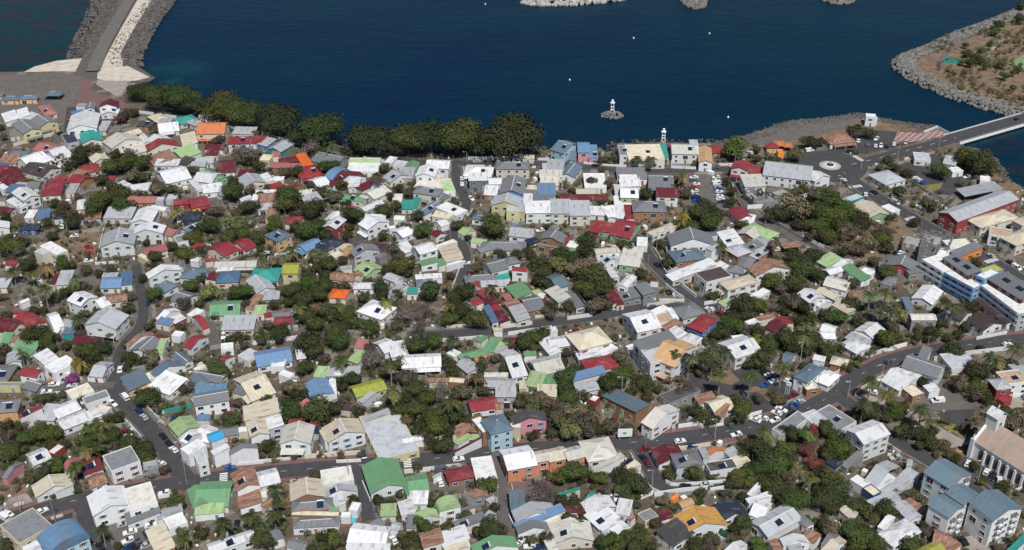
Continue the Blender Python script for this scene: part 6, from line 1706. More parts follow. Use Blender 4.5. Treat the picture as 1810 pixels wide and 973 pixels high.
for ln in '''131.9,480.1,6.4,8.1,d
93.1,397.9,5.3,6.6,b
-68.3,328.4,4.7,5.7,b
85.4,303.5,4.5,5.4,b
-52.8,359.8,4.8,5.9,x
235.7,532,6.1,7.6,b
153.5,480.5,5.7,7,b
-9.9,465.8,5.5,6.8,b
34.3,421.7,5.2,6.3,b
-77.7,372.1,4.8,5.8,b
-124.8,307.4,4.2,5.1,b
20.4,295.8,4.1,4.9,b
109.7,309.2,4.3,5.1,b
115.5,550.9,6,7.5,G
-137.9,542.3,5.7,7.1,x
147.1,475.6,5.2,6.4,b
91.5,469.8,5.2,6.4,b
123.5,427.9,4.9,5.9,b
-186.1,378.9,4.5,5.4,b
-162.4,316.4,4,4.8,b
-36.7,371.1,4.4,5.3,b
-25.7,320.8,4.1,4.8,b
95.9,363.5,4.4,5.2,b
-7.1,270,3.7,4.3,b
10.1,287.2,3.8,4.5,x
39.8,290,3.8,4.5,b
87.4,300.1,3.9,4.6,b
89.8,282.4,3.8,4.4,b
104.8,288.3,3.8,4.5,b
100.3,283.5,3.8,4.4,b
106.1,265.1,3.6,4.2,b
146.1,374.4,4.3,5.1,b
172.6,353.4,4.1,4.9,b
-195.6,533.8,5.2,6.4,b
-188.5,499.6,5,6.1,b
-195,485.5,4.9,6,b
-105.6,497.2,5,6.1,b
-107.3,487.8,4.9,6,b
-93.3,483.2,4.9,5.9,b
91.7,482,4.9,5.9,b
124.1,479.8,4.9,5.9,b
142,482,4.9,5.9,b
232.4,541.9,5.3,6.5,b
150.3,493.6,5,6,b
-221.8,447.3,4.6,5.6,b
-125.5,467.2,4.8,5.8,o
-43.5,391.9,4.3,5.1,x
-33.4,409.2,4.4,5.2,G
-19.8,410.1,4.4,5.2,b
-13.7,389.4,4.2,5.1,b
31.4,430.5,4.5,5.4,d
37.7,415.5,4.4,5.3,b
130.9,439.2,4.6,5.5,b
118.9,417.3,4.4,5.3,b
151.3,460.8,4.7,5.7,d
-110.8,355.8,4,4.7,b
-69.9,378.6,4.2,4.9,b
-78.6,329.5,3.8,4.5,b
5.6,373.1,4.1,4.9,b
19.9,349.3,4,4.7,b
34.8,346.5,3.9,4.6,b
-18.9,328.2,3.8,4.5,b
16.6,325.6,3.8,4.4,d
21.9,329.5,3.8,4.5,d
23.6,322.4,3.8,4.4,d
19.5,318.6,3.8,4.4,o
107.3,374.7,4.1,4.9,b
81.6,332.2,3.8,4.5,b
175.8,324.3,3.8,4.4,d
127.1,329.5,3.8,4.5,b
-154.8,297.6,3.6,4.2,b
-130.6,311.1,3.7,4.3,b
-80.7,271.7,6.8,4,P
-76.7,265.3,3.4,3.9,b
82.7,309.3,3.7,4.3,b
82,299.3,3.6,4.2,b
92.5,302.8,3.6,4.2,b
84.6,289.2,3.6,4.1,b
87.6,285.9,3.5,4.1,b
102.6,293.1,3.6,4.1,b
104.9,269.8,3.4,3.9,b
-222.1,542.8,4.9,5.9,b
-196.3,494.4,4.6,5.5,b
-134.8,501.6,4.6,5.6,b
-73.8,479.4,4.5,5.4,b
-104.2,552.6,4.9,6,x
86.6,479.4,4.5,5.4,b
144.3,499.2,4.6,5.5,d
-127.8,458.3,4.3,5.2,b
-93,463.6,4.4,5.2,b
-111.9,411.5,4,4.8,b
-81,409.7,4,4.8,b
-84.8,403.6,4,4.7,b
-73.3,394.1,3.9,4.6,b
-76.8,386.6,3.9,4.6,b
-20.3,396.7,3.9,4.6,b
30.1,414.3,4.1,4.8,b
122,438.9,4.2,5,b
109.9,419.8,4.1,4.8,b
149.6,468,4.4,5.3,b
129.5,390.8,3.9,4.6,b
-163.5,367.4,3.8,4.4,b
-130.9,336.6,3.6,4.1,b
-157.7,317.1,3.5,4,b
-66.6,373.6,3.8,4.5,b
-63.8,356.9,6.8,4.3,P
-36.9,349.7,3.7,4.2,d
-34.8,342.7,3.6,4.2,b
-30.8,337.9,3.6,4.1,b
-27.2,340.6,3.6,4.2,x
-34,331.2,3.5,4.1,b
78.9,356.7,10,4.4,Q
121.1,370.5,3.8,4.4,b
173.5,326.7,3.5,4,b
-170.4,307.2,3.4,3.9,b
-152.2,300.8,3.4,3.8,b
8.3,285.1,3.3,3.7,x
28.7,265.6,3.1,3.5,b
60.7,297.1,3.3,3.8,b
92.1,307.8,3.4,3.9,b
117.5,279.8,3.2,3.6,b
98.2,271.1,3.2,3.6,d
110.5,264.1,3.1,3.5,b
-200.7,531.2,4.6,5.5,b
-77.1,356.4,3.5,4.1,b
-98.1,324.9,3.4,3.8,b
188.6,361.2,10,4.2,Q
-107.9,282.1,3.1,3.5,b
-188.2,535.6,4.4,5.3,b
-187.6,487,4.1,4.9,b
-188.2,521.2,4.3,5.2,d
-123.8,487,4.1,4.9,b
-92.7,533,4.4,5.2,b
240.4,533,4.4,5.2,b
150.3,502.4,4.2,5,b
161,477.9,4.1,4.8,b
-201.5,472,4,4.8,b
-190,403.5,10,4.3,Q
-142,441.5,3.9,4.5,b
-133.6,416.7,3.7,4.3,b
-137.6,469.8,4,4.7,b
-109.7,470.9,4,4.8,b
-88.6,468.7,4,4.7,b
-105.3,434.6,3.8,4.5,d
-84.6,440.5,3.9,4.5,d
-79.7,433.6,3.8,4.5,b
-124.5,411.2,3.7,4.3,o
-85.9,416.7,3.7,4.3,b
-77.9,397.2,3.6,4.2,d
-82.3,393,3.6,4.2,b
-66.6,394.6,3.6,4.2,b
-62.7,388.8,3.6,4.1,b
-47.7,431.7,3.8,4.5,b
-56.3,383.9,3.5,4.1,b
-40.4,465.4,4,4.7,b
-25,390.4,3.6,4.1,b
-35.9,397.2,3.6,4.2,x
-37,386.3,3.6,4.1,x
21.7,441.5,3.9,4.5,b
19.4,433.6,3.8,4.5,o
27,438.5,3.8,4.5,b
33.7,453.7,3.9,4.6,b
26.1,429.8,3.8,4.4,d
35.6,426,3.8,4.4,b
34.4,399.8,3.6,4.2,d
80.2,466.5,4,4.7,b
129.5,426,3.8,4.4,b
139.1,468.7,4,4.7,b
100.5,399.8,3.6,4.2,b
94.7,393,3.6,4.2,b
115.4,402.4,3.6,4.2,d
84.7,387.1,3.6,4.1,b
89.8,385.5,3.5,4.1,b
141.3,459,4,4.7,b
157.6,468.7,4,4.7,b
149.7,447.6,3.9,4.6,d
159.3,453.7,3.9,4.6,d
167.3,456.9,3.9,4.6,b
159.2,427.9,3.8,4.4,b
144.3,399,10,4.3,Q
151.2,400.8,10,4.3,Q
153.1,387,10,4.2,Q
173.4,393,10,4.2,Q
-181.2,375.6,3.5,4,b
-159.2,367.1,3.4,4,b
-157.5,370.2,3.5,4,b
-137.1,364.1,3.4,3.9,d
-131,341.1,3.3,3.7,b
-166.3,315.6,3.2,3.6,b
-138,316.3,3.2,3.6,b
-146.4,315.6,3.2,3.6,b
-91.3,379.6,3.5,4,b
-75.9,367.9,3.4,4,b
-59.3,349.4,3.3,3.8,b
-79.8,343.8,3.3,3.8,d
-64.2,332.3,3.3,3.7,b
-39.9,331.6,3.2,3.7,b
-30.4,374.1,3.5,4,b
9.1,377.2,3.5,4,b
19.3,344.5,3.3,3.8,b
20.3,339,3.3,3.7,b
-18.7,341.7,3.3,3.8,d
-29,329,3.2,3.7,b
-24.2,329,3.2,3.7,b
7.2,334.3,3.3,3.7,o
11.7,335.6,3.3,3.7,d
27.4,326.4,3.2,3.6,d
33.8,320.6,3.2,3.6,d
43,356.7,3.4,3.9,b
40.5,352.3,3.4,3.8,b
48.6,345.2,3.3,3.8,b
60.8,356.7,10,3.9,Q
65.9,354.5,10,3.9,Q
71.5,355.2,10,3.9,Q
75.2,360.5,10,4,Q
98.6,372.5,3.5,4,b
116.6,374.8,3.5,4,b
82,381.2,3.5,4.1,b
86,314.1,6.8,3.6,P
97.8,316.9,3.2,3.6,b
168.9,368.6,3.5,4,b
170.4,345.2,3.3,3.8,b
134.9,331,3.2,3.7,b
142,322.7,10,3.7,Q
140.1,318.8,3.2,3.6,b
109.4,318.8,3.2,3.6,b
-157.9,295.4,3,3.4,o
-141.9,305.6,6.2,3.5,p
-139.2,306,6.8,3.5,P
-122.5,305.2,3.1,3.5,b
-73.9,273.2,6.8,3.3,P
-78.5,270.8,2.9,3.2,b
-54.2,265.4,2.9,3.2,b
-23.3,311.8,3.1,3.5,b
-7.9,291.2,3,3.4,b
-27.6,271.9,2.9,3.2,b
15.2,294.8,3,3.4,b
27.8,294.3,3,3.4,b
18.7,274.4,2.9,3.2,b
35.9,295.4,3,3.4,b
39.2,294.8,3,3.4,b
36.4,288.2,3,3.3,b
73.8,294.8,3,3.4,b
75.7,292.6,3,3.4,b
78.9,298.2,3.1,3.4,b
93.8,297.7,3.1,3.4,d
100.1,309.4,3.1,3.5,f
72.6,272.9,2.9,3.2,b
75.2,263.4,2.9,3.1,b
37.1,267.3,2.9,3.2,b
40.1,265.9,2.9,3.2,b
32.6,263.4,2.9,3.1,b
38.1,262.4,2.9,3.1,b
106.7,307,3.1,3.5,b
104.9,283.8,3,3.3,b
110.5,280.1,3,3.3,b
121,264.4,2.9,3.2,b
213.6,526.1,4.1,4.9,b
-162.1,356.3,6.2,3.7,p
-42.1,333.3,10,3.6,Q
164.7,346.8,3.2,3.6,d
-88.8,268.6,6.8,3,P
-171.9,508.1,3.8,4.5,d
-86,499.6,3.8,4.4,o
-59.5,484.3,3.7,4.3,b
-99.4,547.5,4,4.8,b
95.4,480.9,3.7,4.3,b
146.4,547.5,4,4.8,o
156.5,561.7,4.1,4.9,b
-208.9,434.3,3.5,4,b
-195,435.2,3.5,4,b
-155.8,441.2,3.5,4,b
-148.1,410,3.3,3.8,b
-143.4,457.6,3.6,4.1,b
-170.9,385.4,6.8,3.7,P
-122,461.8,3.6,4.2,b
-115.1,457.6,3.6,4.1,b
-83.4,460.7,3.6,4.2,b
-51.7,449.3,3.5,4.1,o
-95.8,441.3,6.8,4.1,P
-99,438.2,3.5,4,d
-90.6,413.6,3.4,3.8,b
-77.4,417.2,3.4,3.9,b
-55.4,415.4,3.4,3.8,b
-67.6,384.4,3.2,3.6,b
-23.5,406.4,3.3,3.8,b
-38.5,394.3,3.3,3.7,x
13.4,428.5,3.4,3.9,b
11.8,420,3.4,3.9,b
32.3,446.2,3.5,4.1,b
32.7,410,3.3,3.8,b
15.5,399.4,3.3,3.7,b
23,401.2,3.3,3.7,b
50.4,449.3,3.5,4.1,b
77.9,470.1,6.2,4.3,p
114.9,443.7,10,4.1,Q
112.6,416.3,3.4,3.8,d
131,469.4,3.6,4.2,b
88.5,393.5,3.3,3.7,b
118.9,399.4,3.3,3.7,b
142.7,469.4,3.6,4.2,b
162.3,472.7,3.7,4.2,b
154.9,448.2,3.5,4.1,d
166.3,451.3,3.5,4.1,b
138.5,402.9,3.3,3.8,b
147.2,391.3,10,3.7,Q
149.6,387,10,3.7,Q
174.2,388.7,10,3.7,Q
-195.1,369.1,3.1,3.5,d
-158.8,363,3.1,3.5,b
-145.5,364.5,3.1,3.5,b
-139.6,326.8,2.9,3.2,b
-143.1,319.3,6.2,3.2,p
-144.3,316,6.8,3.2,P
-174.3,317.2,2.9,3.2,d
-97.2,377.7,3.2,3.6,b
-41.5,360.8,3.1,3.5,b
-42.4,351.3,3,3.4,d
-38.4,338.7,3,3.3,b
-77.2,340.8,3,3.3,b
-81,336,3,3.3,b
-61.8,335.3,3,3.3,d
-22.7,370.7,6.8,3.6,P
-11.6,359.3,3.1,3.5,b
11.9,380.9,3.2,3.6,b
-25,344.2,3,3.4,x
-21.1,326.6,10,3.3,Q
-16.8,325.5,2.9,3.2,b
-21.7,319.1,2.9,3.2,b
-29.5,317.2,2.9,3.2,d
29.5,321,2.9,3.2,b
25.8,319.1,2.9,3.2,d
41.5,364.5,3.1,3.5,o
43.5,342.8,3,3.3,b
96.2,376.1,3.2,3.6,b
112.9,373.8,6.8,3.6,P
94.3,360.8,3.1,3.5,b
64.5,330.7,2.9,3.3,b
80.1,327.4,2.9,3.2,b
165,380.9,3.2,3.6,b
171.6,341.5,3,3.3,b
167.3,340.8,3,3.3,d
181.8,357.8,6.2,3.5,p
132.8,331.9,10,3.3,Q
122.8,325.9,10,3.3,Q
125.1,327.4,2.9,3.2,b
135.5,319.1,2.9,3.2,b
-170.9,312.1,2.9,3.1,d
-143,295.5,6.8,3,P
-138.6,306.7,2.8,3.1,b
-127.8,309.1,2.8,3.1,d
-97.1,269.6,2.6,2.8,b
-154.3,263.7,2.6,2.8,b
-59.7,262.7,2.6,2.8,b
-32,265.6,2.6,2.8,b
-19.9,272.1,2.7,2.9,b
-9.2,269.1,2.6,2.8,b
11.9,284.1,2.7,2.9,x
23.4,296.3,2.8,3,f
15.8,283.1,2.7,2.9,b
19.9,283.6,2.7,2.9,b
10.4,267.6,2.6,2.8,b
43.1,289,2.7,3,b
72.3,292.3,2.8,3,b
78.6,307.3,2.8,3.1,b
79.9,295.1,2.8,3,b
91.4,295.1,2.8,3,d
100.5,302.6,2.8,3.1,f
92.4,287.4,2.7,3,b
55.6,264.2,2.6,2.8,b
59.7,263.7,2.6,2.8,d
34.3,266.6,2.6,2.8,b
42.3,263.7,2.6,2.8,b
113,309.1,2.8,3.1,b
101.6,280.4,2.7,2.9,b
112.2,278.3,2.7,2.9,b
119.9,277.8,2.7,2.9,b
97.6,274.2,2.7,2.9,b
110.4,270.1,2.6,2.8,b
104.1,263.2,2.6,2.8,b
112,263.2,2.6,2.8,b
143,312.8,2.9,3.1,b
147,310.9,2.8,3.1,o
-127.9,534.3,3.7,4.4,b
-92.4,546.9,10,4.5,Q
-168.1,338.9,2.8,3.1,b
-13,347.6,6.2,3.2,p
86.5,342.9,10,3.2,Q
99.3,349.4,10,3.2,Q
128.8,339.4,10,3.2,Q
-75.5,284.3,6.8,2.8,P
-197.6,549.8,3.6,4.2,d
-203.6,517.8,3.5,4,b
-196.5,512.7,3.4,3.9,b
-181.9,490.9,3.3,3.8,o
-161.6,529.4,3.5,4,b
-212.4,483.9,3.3,3.8,b
-205.3,481.6,3.3,3.8,d
-137.5,516.5,3.5,4,b
-106.7,526.8,3.5,4,b
-92.5,506.5,3.4,3.9,b
-103.3,492,3.4,3.8,b
-91.7,489.7,3.3,3.8,b
-54.8,490.9,3.3,3.8,b
-99.7,559.9,6.8,4.3,P
-139,485,3.3,3.8,d
-44.6,480.5,3.3,3.8,b
65.4,504,3.4,3.9,b
84.3,505.3,3.4,3.9,o
79.2,476,6.2,3.8,p
137,502.1,6.8,3.9,P
143,510.2,3.4,3.9,b
186.8,505.3,3.4,3.9,b
197.4,493.2,3.4,3.8,o
183.7,577.5,3.7,4.3,b
191.2,576,3.7,4.3,b
-217,446.8,3.2,3.5,x
-198.5,428.5,6.2,3.5,p
-143,466.8,3.2,3.7,b
-134.3,403.5,3,3.3,d
-156.1,400,3,3.3,b
-98.2,470.1,3.3,3.7,b
-50.1,441.8,3.1,3.5,d
-84.9,432,3.1,3.5,b
-86.8,425.3,3.1,3.4,b
-93.8,412.3,3,3.3,b
-71.7,416.9,3,3.4,b
-85.3,393.8,6.8,3.3,P
-70.5,395.5,6.8,3.3,P
-54,410.5,3,3.3,b
-45.4,387.3,2.9,3.2,o
-90.1,384.9,2.9,3.2,b
-25.2,471.2,3.3,3.7,b
-25.3,397.4,6.2,3.3,p
10.7,436.8,3.1,3.5,b
15,395.7,2.9,3.2,d
66.6,436.8,3.1,3.5,b
55.8,427.2,3.1,3.4,b
135.5,461.4,3.2,3.6,d
114.5,391.5,2.9,3.2,b
120,391.5,2.9,3.2,b
144,457.2,3.2,3.6,d
167.8,467.9,3.2,3.7,d
126.2,395.7,2.9,3.2,b
138.6,390.6,2.9,3.2,b
150.6,384.9,2.9,3.2,d
-178.7,371.9,2.8,3.1,b
-158.2,356.8,2.8,3,o
-118.9,345.3,2.7,2.9,d
-176.6,323.3,2.6,2.8,b
-109.1,377.4,2.9,3.1,b
-54.4,331.1,2.7,2.9,b
-37.4,325.9,2.6,2.8,o
-23.6,359.8,2.8,3,b
-21.7,354.6,2.8,3,b
-3.1,357.5,2.8,3,b
-10.9,344,2.7,2.9,b
-1.4,373.5,2.8,3.1,o
22,368.8,2.8,3.1,d
-31.9,323.9,2.6,2.8,b
-33.2,320.1,2.6,2.8,b
12.3,329.8,2.6,2.8,b
13.6,319.5,2.6,2.8,b
16.1,335.1,2.7,2.9,d
45.8,349.6,2.7,3,b
49,339.8,2.7,2.9,b
74.1,353,10,3,Q
75,342.9,10,3,Q
93.2,373.1,6.2,3.1,p
108,371.1,2.8,3.1,b
113.2,368.8,2.8,3.1,b
97.4,382.2,2.9,3.2,b
70,326.5,2.6,2.8,b
100.3,314.1,6.8,2.8,P
64.5,345.3,2.7,2.9,d
144.5,377.4,2.9,3.1,b
150.3,379,2.9,3.1,b
151.7,348.9,2.7,3,b
177.5,355.2,10,3.1,Q
143.8,320.4,6.8,2.8,P
138.4,322,2.6,2.8,b
146.1,320.1,2.6,2.8,b
144.1,316.4,2.6,2.8,b
114,317.6,2.6,2.8,b
-158.3,312.5,2.6,2.7,b
-142,313.7,2.6,2.7,b
-64.8,297.2,2.5,2.6,b
-74.2,264.4,2.4,2.5,b
-42.5,284.4,2.5,2.6,b
-58.1,267.9,2.4,2.5,b
-56.4,263.5,2.4,2.4,b
-27.2,312.5,2.6,2.7,b
-24.1,271.9,2.4,2.5,o
-30,265.4,2.4,2.5,b
-3.6,270.4,2.4,2.5,b
30.8,289.9,2.5,2.6,d
52.2,297.7,2.5,2.7,b
85.7,294.3,2.5,2.6,d
96,300.6,2.5,2.7,b
96.8,289.8,6.8,2.6,P
57.1,262.5,2.4,2.4,b
102.7,299.5,2.5,2.7,b
128.8,270.4,2.4,2.5,d
125,286.6,2.5,2.6,o
129.2,287.1,2.5,2.6,o
80,409.9,2.8,3.1,b
-162.4,351.2,2.6,2.8,u
-99.3,262.2,6.8,2.3,P
-50.9,284.6,2.3,2.4,b
-224.1,535.7,3.1,3.5,b
-187.8,543.8,3.1,3.5,b
-206.3,549.4,3.2,3.6,b
-182.5,522.5,3.1,3.4,b
-215.4,603.6,3.4,3.8,b
-181.8,503.6,3,3.3,d
-166.4,509.8,3,3.4,b
-155.6,479.5,6.2,3.2,p
-219.1,494,3,3.3,b
-212.9,491.6,3,3.3,d
-201.8,478.9,2.9,3.2,b
-237,481.2,2.9,3.2,b
-133,542.4,3.1,3.5,o
-133.6,511,3,3.4,b
-127.6,508.5,3,3.4,d
-114.2,527.7,3.1,3.5,o
-86.4,514.8,3,3.4,b
-63.6,533,3.1,3.5,b
-51,504.8,3,3.3,d
-55.9,509.8,3,3.4,b
-85.8,550.8,3.2,3.6,b
-129.4,482.4,2.9,3.2,o
-103,480.1,2.9,3.2,b
40.1,517.3,3,3.4,b
47.9,516.1,3,3.4,d
-48.1,507.3,3,3.3,b
63.3,535.9,6.8,3.5,P
83.9,517.2,6.2,3.4,p
106.1,507.3,3,3.3,b
104.1,495.2,3,3.3,b
200.2,491.6,3,3.3,o
-219.3,455.8,2.8,3.1,b
-208.7,462.1,2.8,3.1,b
-214.4,474.1,2.9,3.2,b
-210.6,423.6,6.8,3,P
-202.4,420.8,6.8,2.9,P
-182.5,417,6.8,2.9,P
-188,408.4,2.6,2.8,b
-186.7,412.9,2.7,2.9,b
-183.5,414.7,2.7,2.9,o
-182.9,430.6,2.7,3,o
-172.2,430.6,2.7,3,b
-151.9,452.6,2.8,3.1,b
-150,424,2.7,2.9,b
-137,449.5,2.8,3.1,b
-131.7,424,2.7,2.9,b
-128,404,2.6,2.8,b
-203.4,394.5,2.6,2.8,b
-194,398.8,2.6,2.8,b
-103.3,463.2,2.8,3.1,b
-74.3,461.1,2.8,3.1,b
-58.5,462.1,2.8,3.1,b
-80.4,427.8,2.7,2.9,b
-73.5,438.5,2.8,3,b
-115.5,410.2,2.7,2.8,b
-91.2,404.9,2.6,2.8,b
-61.3,408.4,2.6,2.8,b
-47.5,411.1,2.7,2.9,b
-54.1,431.6,2.7,3,b
-45.2,429.7,2.7,2.9,b
-51,400,6.2,2.8,p
-46.7,402.3,2.6,2.8,o
-97.1,388.7,2.6,2.7,d
-108.3,402.3,2.6,2.8,b
-102.5,403.1,2.6,2.8,b
-96.9,403.1,2.6,2.8,b
-6.4,466.4,2.9,3.1,o
-15.8,432.6,2.7,3,o
-8.1,409.7,6.8,2.9,P
-5.1,445.5,2.8,3,b
1.8,444.5,2.8,3,b
7.4,448.5,2.8,3,b
16.1,418.4,2.7,2.9,b
38.8,402.3,2.6,2.8,o
66.5,454.2,2.8,3.1,b
84.5,470.8,2.9,3.2,d
105.7,473,2.9,3.2,b
115,450.6,2.8,3.1,F
112.4,407.5,2.6,2.8,b
110.6,398.8,2.6,2.8,b
115,381.3,6.8,2.7,P
96.3,386.2,2.6,2.7,d
115.8,439.4,2.8,3,b
146.5,446.5,2.8,3,b
171.9,465.4,2.9,3.1,d
157.9,438.5,2.8,3,o
143.2,419.3,2.7,2.9,b
138.7,416.6,2.7,2.9,b
186.7,475.3,2.9,3.2,b
201.5,437.5,2.8,3,b
188.6,401.4,2.6,2.8,b
186.6,402.3,2.6,2.8,b
162.8,387.8,2.6,2.7,o
170.2,388.7,2.6,2.7,b
180.2,386.2,2.6,2.7,b
-190.7,377.1,2.5,2.7,b
-179.1,379.5,2.5,2.7,b
-173,373.2,2.5,2.7,b
-169.3,381.9,2.5,2.7,d
-144.8,360.2,2.5,2.6,b
-140.5,363.2,2.5,2.6,b
-134.7,342.3,2.4,2.5,b
-141,312.9,6.8,2.4,P
-170.6,324.9,2.3,2.4,x
-171.9,323,2.3,2.4,b
-106.5,379.5,2.5,2.7,b
-107.1,355.1,2.4,2.6,b
-71.6,364.7,2.5,2.6,d
-54.6,371.6,2.5,2.7,d
-44.3,349.4,10,2.6,Q
-62.4,346.5,2.4,2.5,b
-38.9,350,2.4,2.5,b
-83.1,334.1,2.4,2.5,b
-99.5,336.8,2.4,2.5,d
-88.9,338.8,2.4,2.5,b
-25.1,363.2,2.5,2.6,b
-16,362.4,2.5,2.6,b
-7,364.7,2.5,2.6,o
9.1,371.6,2.5,2.7,o
21.5,355.8,2.4,2.6,b
23.7,357.2,2.5,2.6,b
22.3,336.8,2.4,2.5,b
4,340.2,2.4,2.5,b
10.6,341.6,2.4,2.5,o
33.6,352.9,2.4,2.6,b
26.2,340.9,2.4,2.5,b
32.5,342.3,2.4,2.5,b
-1.3,330.1,2.4,2.4,b
3.1,336.1,2.4,2.5,o
7.7,318,2.3,2.4,b
13.4,324.9,2.3,2.4,d
89.2,360.9,2.5,2.6,b
102.7,379.5,2.5,2.7,d
76.7,357.2,2.5,2.6,o
65.7,326.9,2.3,2.4,b
80.3,338.2,2.4,2.5,b
89.2,339.5,2.4,2.5,d
95.5,338.2,2.4,2.5,o
94.8,320.5,2.3,2.4,b
104.6,320.5,2.3,2.4,f
40.5,322.4,2.3,2.4,o
60.5,343,2.4,2.5,d
126.8,371.6,2.5,2.7,b
120,367,2.5,2.6,b
126.3,355.8,2.4,2.6,b
166.7,369.3,2.5,2.6,b
158.9,379.5,2.5,2.7,b
170.4,379.5,2.5,2.7,b
175.6,380.3,2.5,2.7,b
161.7,375.5,2.5,2.7,b
175.2,353.6,2.4,2.6,b
162.5,348.6,2.4,2.5,d
171.8,338.2,2.4,2.5,b
189.1,361.7,2.5,2.6,b
175.2,332.8,2.4,2.5,b
139.8,333.5,2.4,2.5,b
137,329.5,2.4,2.4,b
132.2,328.2,2.3,2.4,b
158.5,321.7,2.3,2.4,d
109.1,323.7,2.3,2.4,f
141.2,316.7,2.3,2.4,b
-167,309.8,2.3,2.3,o
-152.6,312.8,2.3,2.3,b
-151.4,304.5,2.3,2.3,b
-146.6,313.5,2.3,2.4,b
-136.3,312.8,2.3,2.3,d
-125.2,266.1,6.8,2.1,P
-102.7,270.7,2.1,2.1,o
-115.7,299.2,2.2,2.3,d
-86.2,311.6,2.3,2.3,o
-83,311,2.3,2.3,b
-83.6,314.1,2.3,2.4,b
-73.7,277.9,6.8,2.2,P
-52,266.7,2.1,2.1,d
-26.7,284.2,2.2,2.2,b
-16.1,283.7,2.2,2.2,o
-15.5,277.8,2.2,2.2,b
-7.7,279.9,2.2,2.2,o
-5.9,281,2.2,2.2,b
-10.7,270.7,2.1,2.1,o
29.8,295.8,2.2,2.3,b
22.3,281.5,2.2,2.2,b
19.7,279.4,2.2,2.2,f
6.5,267.2,2.1,2.1,o
67.7,300.4,2.2,2.3,b
61.1,288.5,2.2,2.2,b
36.6,285.8,2.2,2.2,b
82.9,295.2,2.2,2.3,b
74,286.4,2.2,2.2,b
98.7,290.7,2.2,2.2,b
69.3,271.7,2.1,2.1,b
68,267.7,2.1,2.1,o
62.2,266.2,2.1,2.1,o
44.9,274.7,2.2,2.2,b
110.3,283.1,2.2,2.2,b
113.5,276.3,2.2,2.2,o
110.1,272.7,2.1,2.1,o
124.5,267.7,2.1,2.1,b
132.6,271.2,2.1,2.1,d
154.3,301.5,2.2,2.3,b
158.7,289.6,2.2,2.2,b
161.2,292.4,2.2,2.2,b
149.2,305.6,2.3,2.3,b
140,312.8,2.3,2.3,b
148.3,308.6,2.3,2.3,o
154.7,266.2,2.1,2.1,o
148.6,263.7,2.1,2.1,d
-232.1,545.7,2.9,3.2,b
-216.1,596.1,3.1,3.5,f
70.2,535.9,6.8,3.2,P
222.4,517.8,2.8,3.1,x
193.6,534.8,2.9,3.2,b
196.3,528.1,2.9,3.2,b
-31.1,301.1,2.1,2.1,b
-222.1,560.3,2.8,3,d
-211.8,606.4,2.9,3.2,b
-177.4,503.2,2.6,2.8,b
-176.4,518.2,2.6,2.8,d
-136.5,542,2.7,2.9,o
-79,494.8,2.6,2.7,b
-65.4,509.2,10,2.9,Q
-58.5,502,2.6,2.8,b
-156,570.5,2.8,3.1,d
-121.1,503.2,2.6,2.8,b
46.4,543.4,2.7,2.9,b
-27.3,496,2.6,2.7,d
77.4,542,2.7,2.9,b
66.1,561,2.8,3,o
125.6,544.7,2.7,2.9,b
131.7,543.4,2.7,2.9,b
106.2,518.2,2.6,2.8,b
127.9,557.4,2.8,3,o
229,540.6,2.7,2.9,b
193.2,543.4,2.7,2.9,b
177.3,480.8,2.5,2.7,b
163.5,566.1,2.8,3,b
-190.6,436.1,2.4,2.5,b
-180.2,419,2.3,2.4,d
-177.2,429.3,2.4,2.5,b
-156.6,436.1,2.4,2.5,b
-156.9,424.6,2.4,2.4,b
-157.6,409.9,2.3,2.4,o
-173.4,397.6,2.3,2.3,o
-182.6,397.6,2.3,2.3,o
-211.1,409.9,2.3,2.4,o
-201.9,386.7,2.2,2.3,b
-144.5,387.5,2.2,2.3,b
-131.2,386.7,2.2,2.3,b
-219.7,443.1,2.4,2.5,d
-75.1,471.5,2.5,2.6,b
-122.9,395.1,2.3,2.3,b
-27,414.3,6.2,2.4,p
-26.3,427.4,2.4,2.4,b
-6.7,409.9,2.3,2.4,b
14.2,440.1,2.4,2.5,b
8.8,444.1,2.4,2.5,b
-43.4,436.1,2.4,2.5,b
92,444.4,6.8,2.6,P
106.5,401.1,2.3,2.3,x
49,456.4,2.4,2.6,o
136,444.1,2.4,2.5,b
173,400.2,2.3,2.3,b
157,392.5,2.3,2.3,d
181.6,401.1,2.3,2.3,d
206.9,399.3,2.3,2.3,b
-193.9,364.4,2.2,2.2,d
-157.4,380.8,2.2,2.2,o
-156.1,339.3,2.1,2.1,b
-163.4,342.7,2.1,2.1,o
-127,333.2,2.1,2,d
-122.3,346.9,2.1,2.1,b
-143.4,328.6,2.1,2,o
-166,325.3,2,2,x
-104,373.6,2.2,2.2,d
-71.5,360.6,2.2,2.2,b
-47.9,355.5,2.1,2.1,b
-64.3,351.1,2.1,2.1,b
-102.1,343.4,2.1,2.1,o
20.1,362.9,2.2,2.2,b
28.3,334.5,2.1,2,d
39.8,379.2,2.2,2.2,o
53.3,345.5,2.1,2.1,b
46.7,337.2,2.1,2.1,b
39.8,347.6,2.1,2.1,b
68.9,359.2,2.2,2.2,o
70.5,355.5,2.1,2.1,o
61.6,351.9,2.1,2.1,o
58.1,351.1,2.1,2.1,o
73.1,328.6,2.1,2,b
97.8,339.3,2.1,2.1,o
95.1,342.7,2.1,2.1,o
105.5,360.6,2.2,2.2,o
41.5,320.2,2,2,b
109.6,359.9,2.2,2.2,b
132.4,364.4,2.2,2.2,b
181.4,331.9,2.1,2,b
153,326.6,2.1,2,o
-120.5,264,1.9,1.7,b
-70.8,279.2,1.9,1.8,o
-38.2,284,1.9,1.8,b
-34,268.9,1.9,1.8,d
-95.9,270.9,1.9,1.8,b
-85,270.9,1.9,1.8,b
-13.8,292.2,1.9,1.9,b
-13.7,278.1,1.9,1.8,o
-31,268.9,1.9,1.8,b
22.8,276.6,1.9,1.8,b
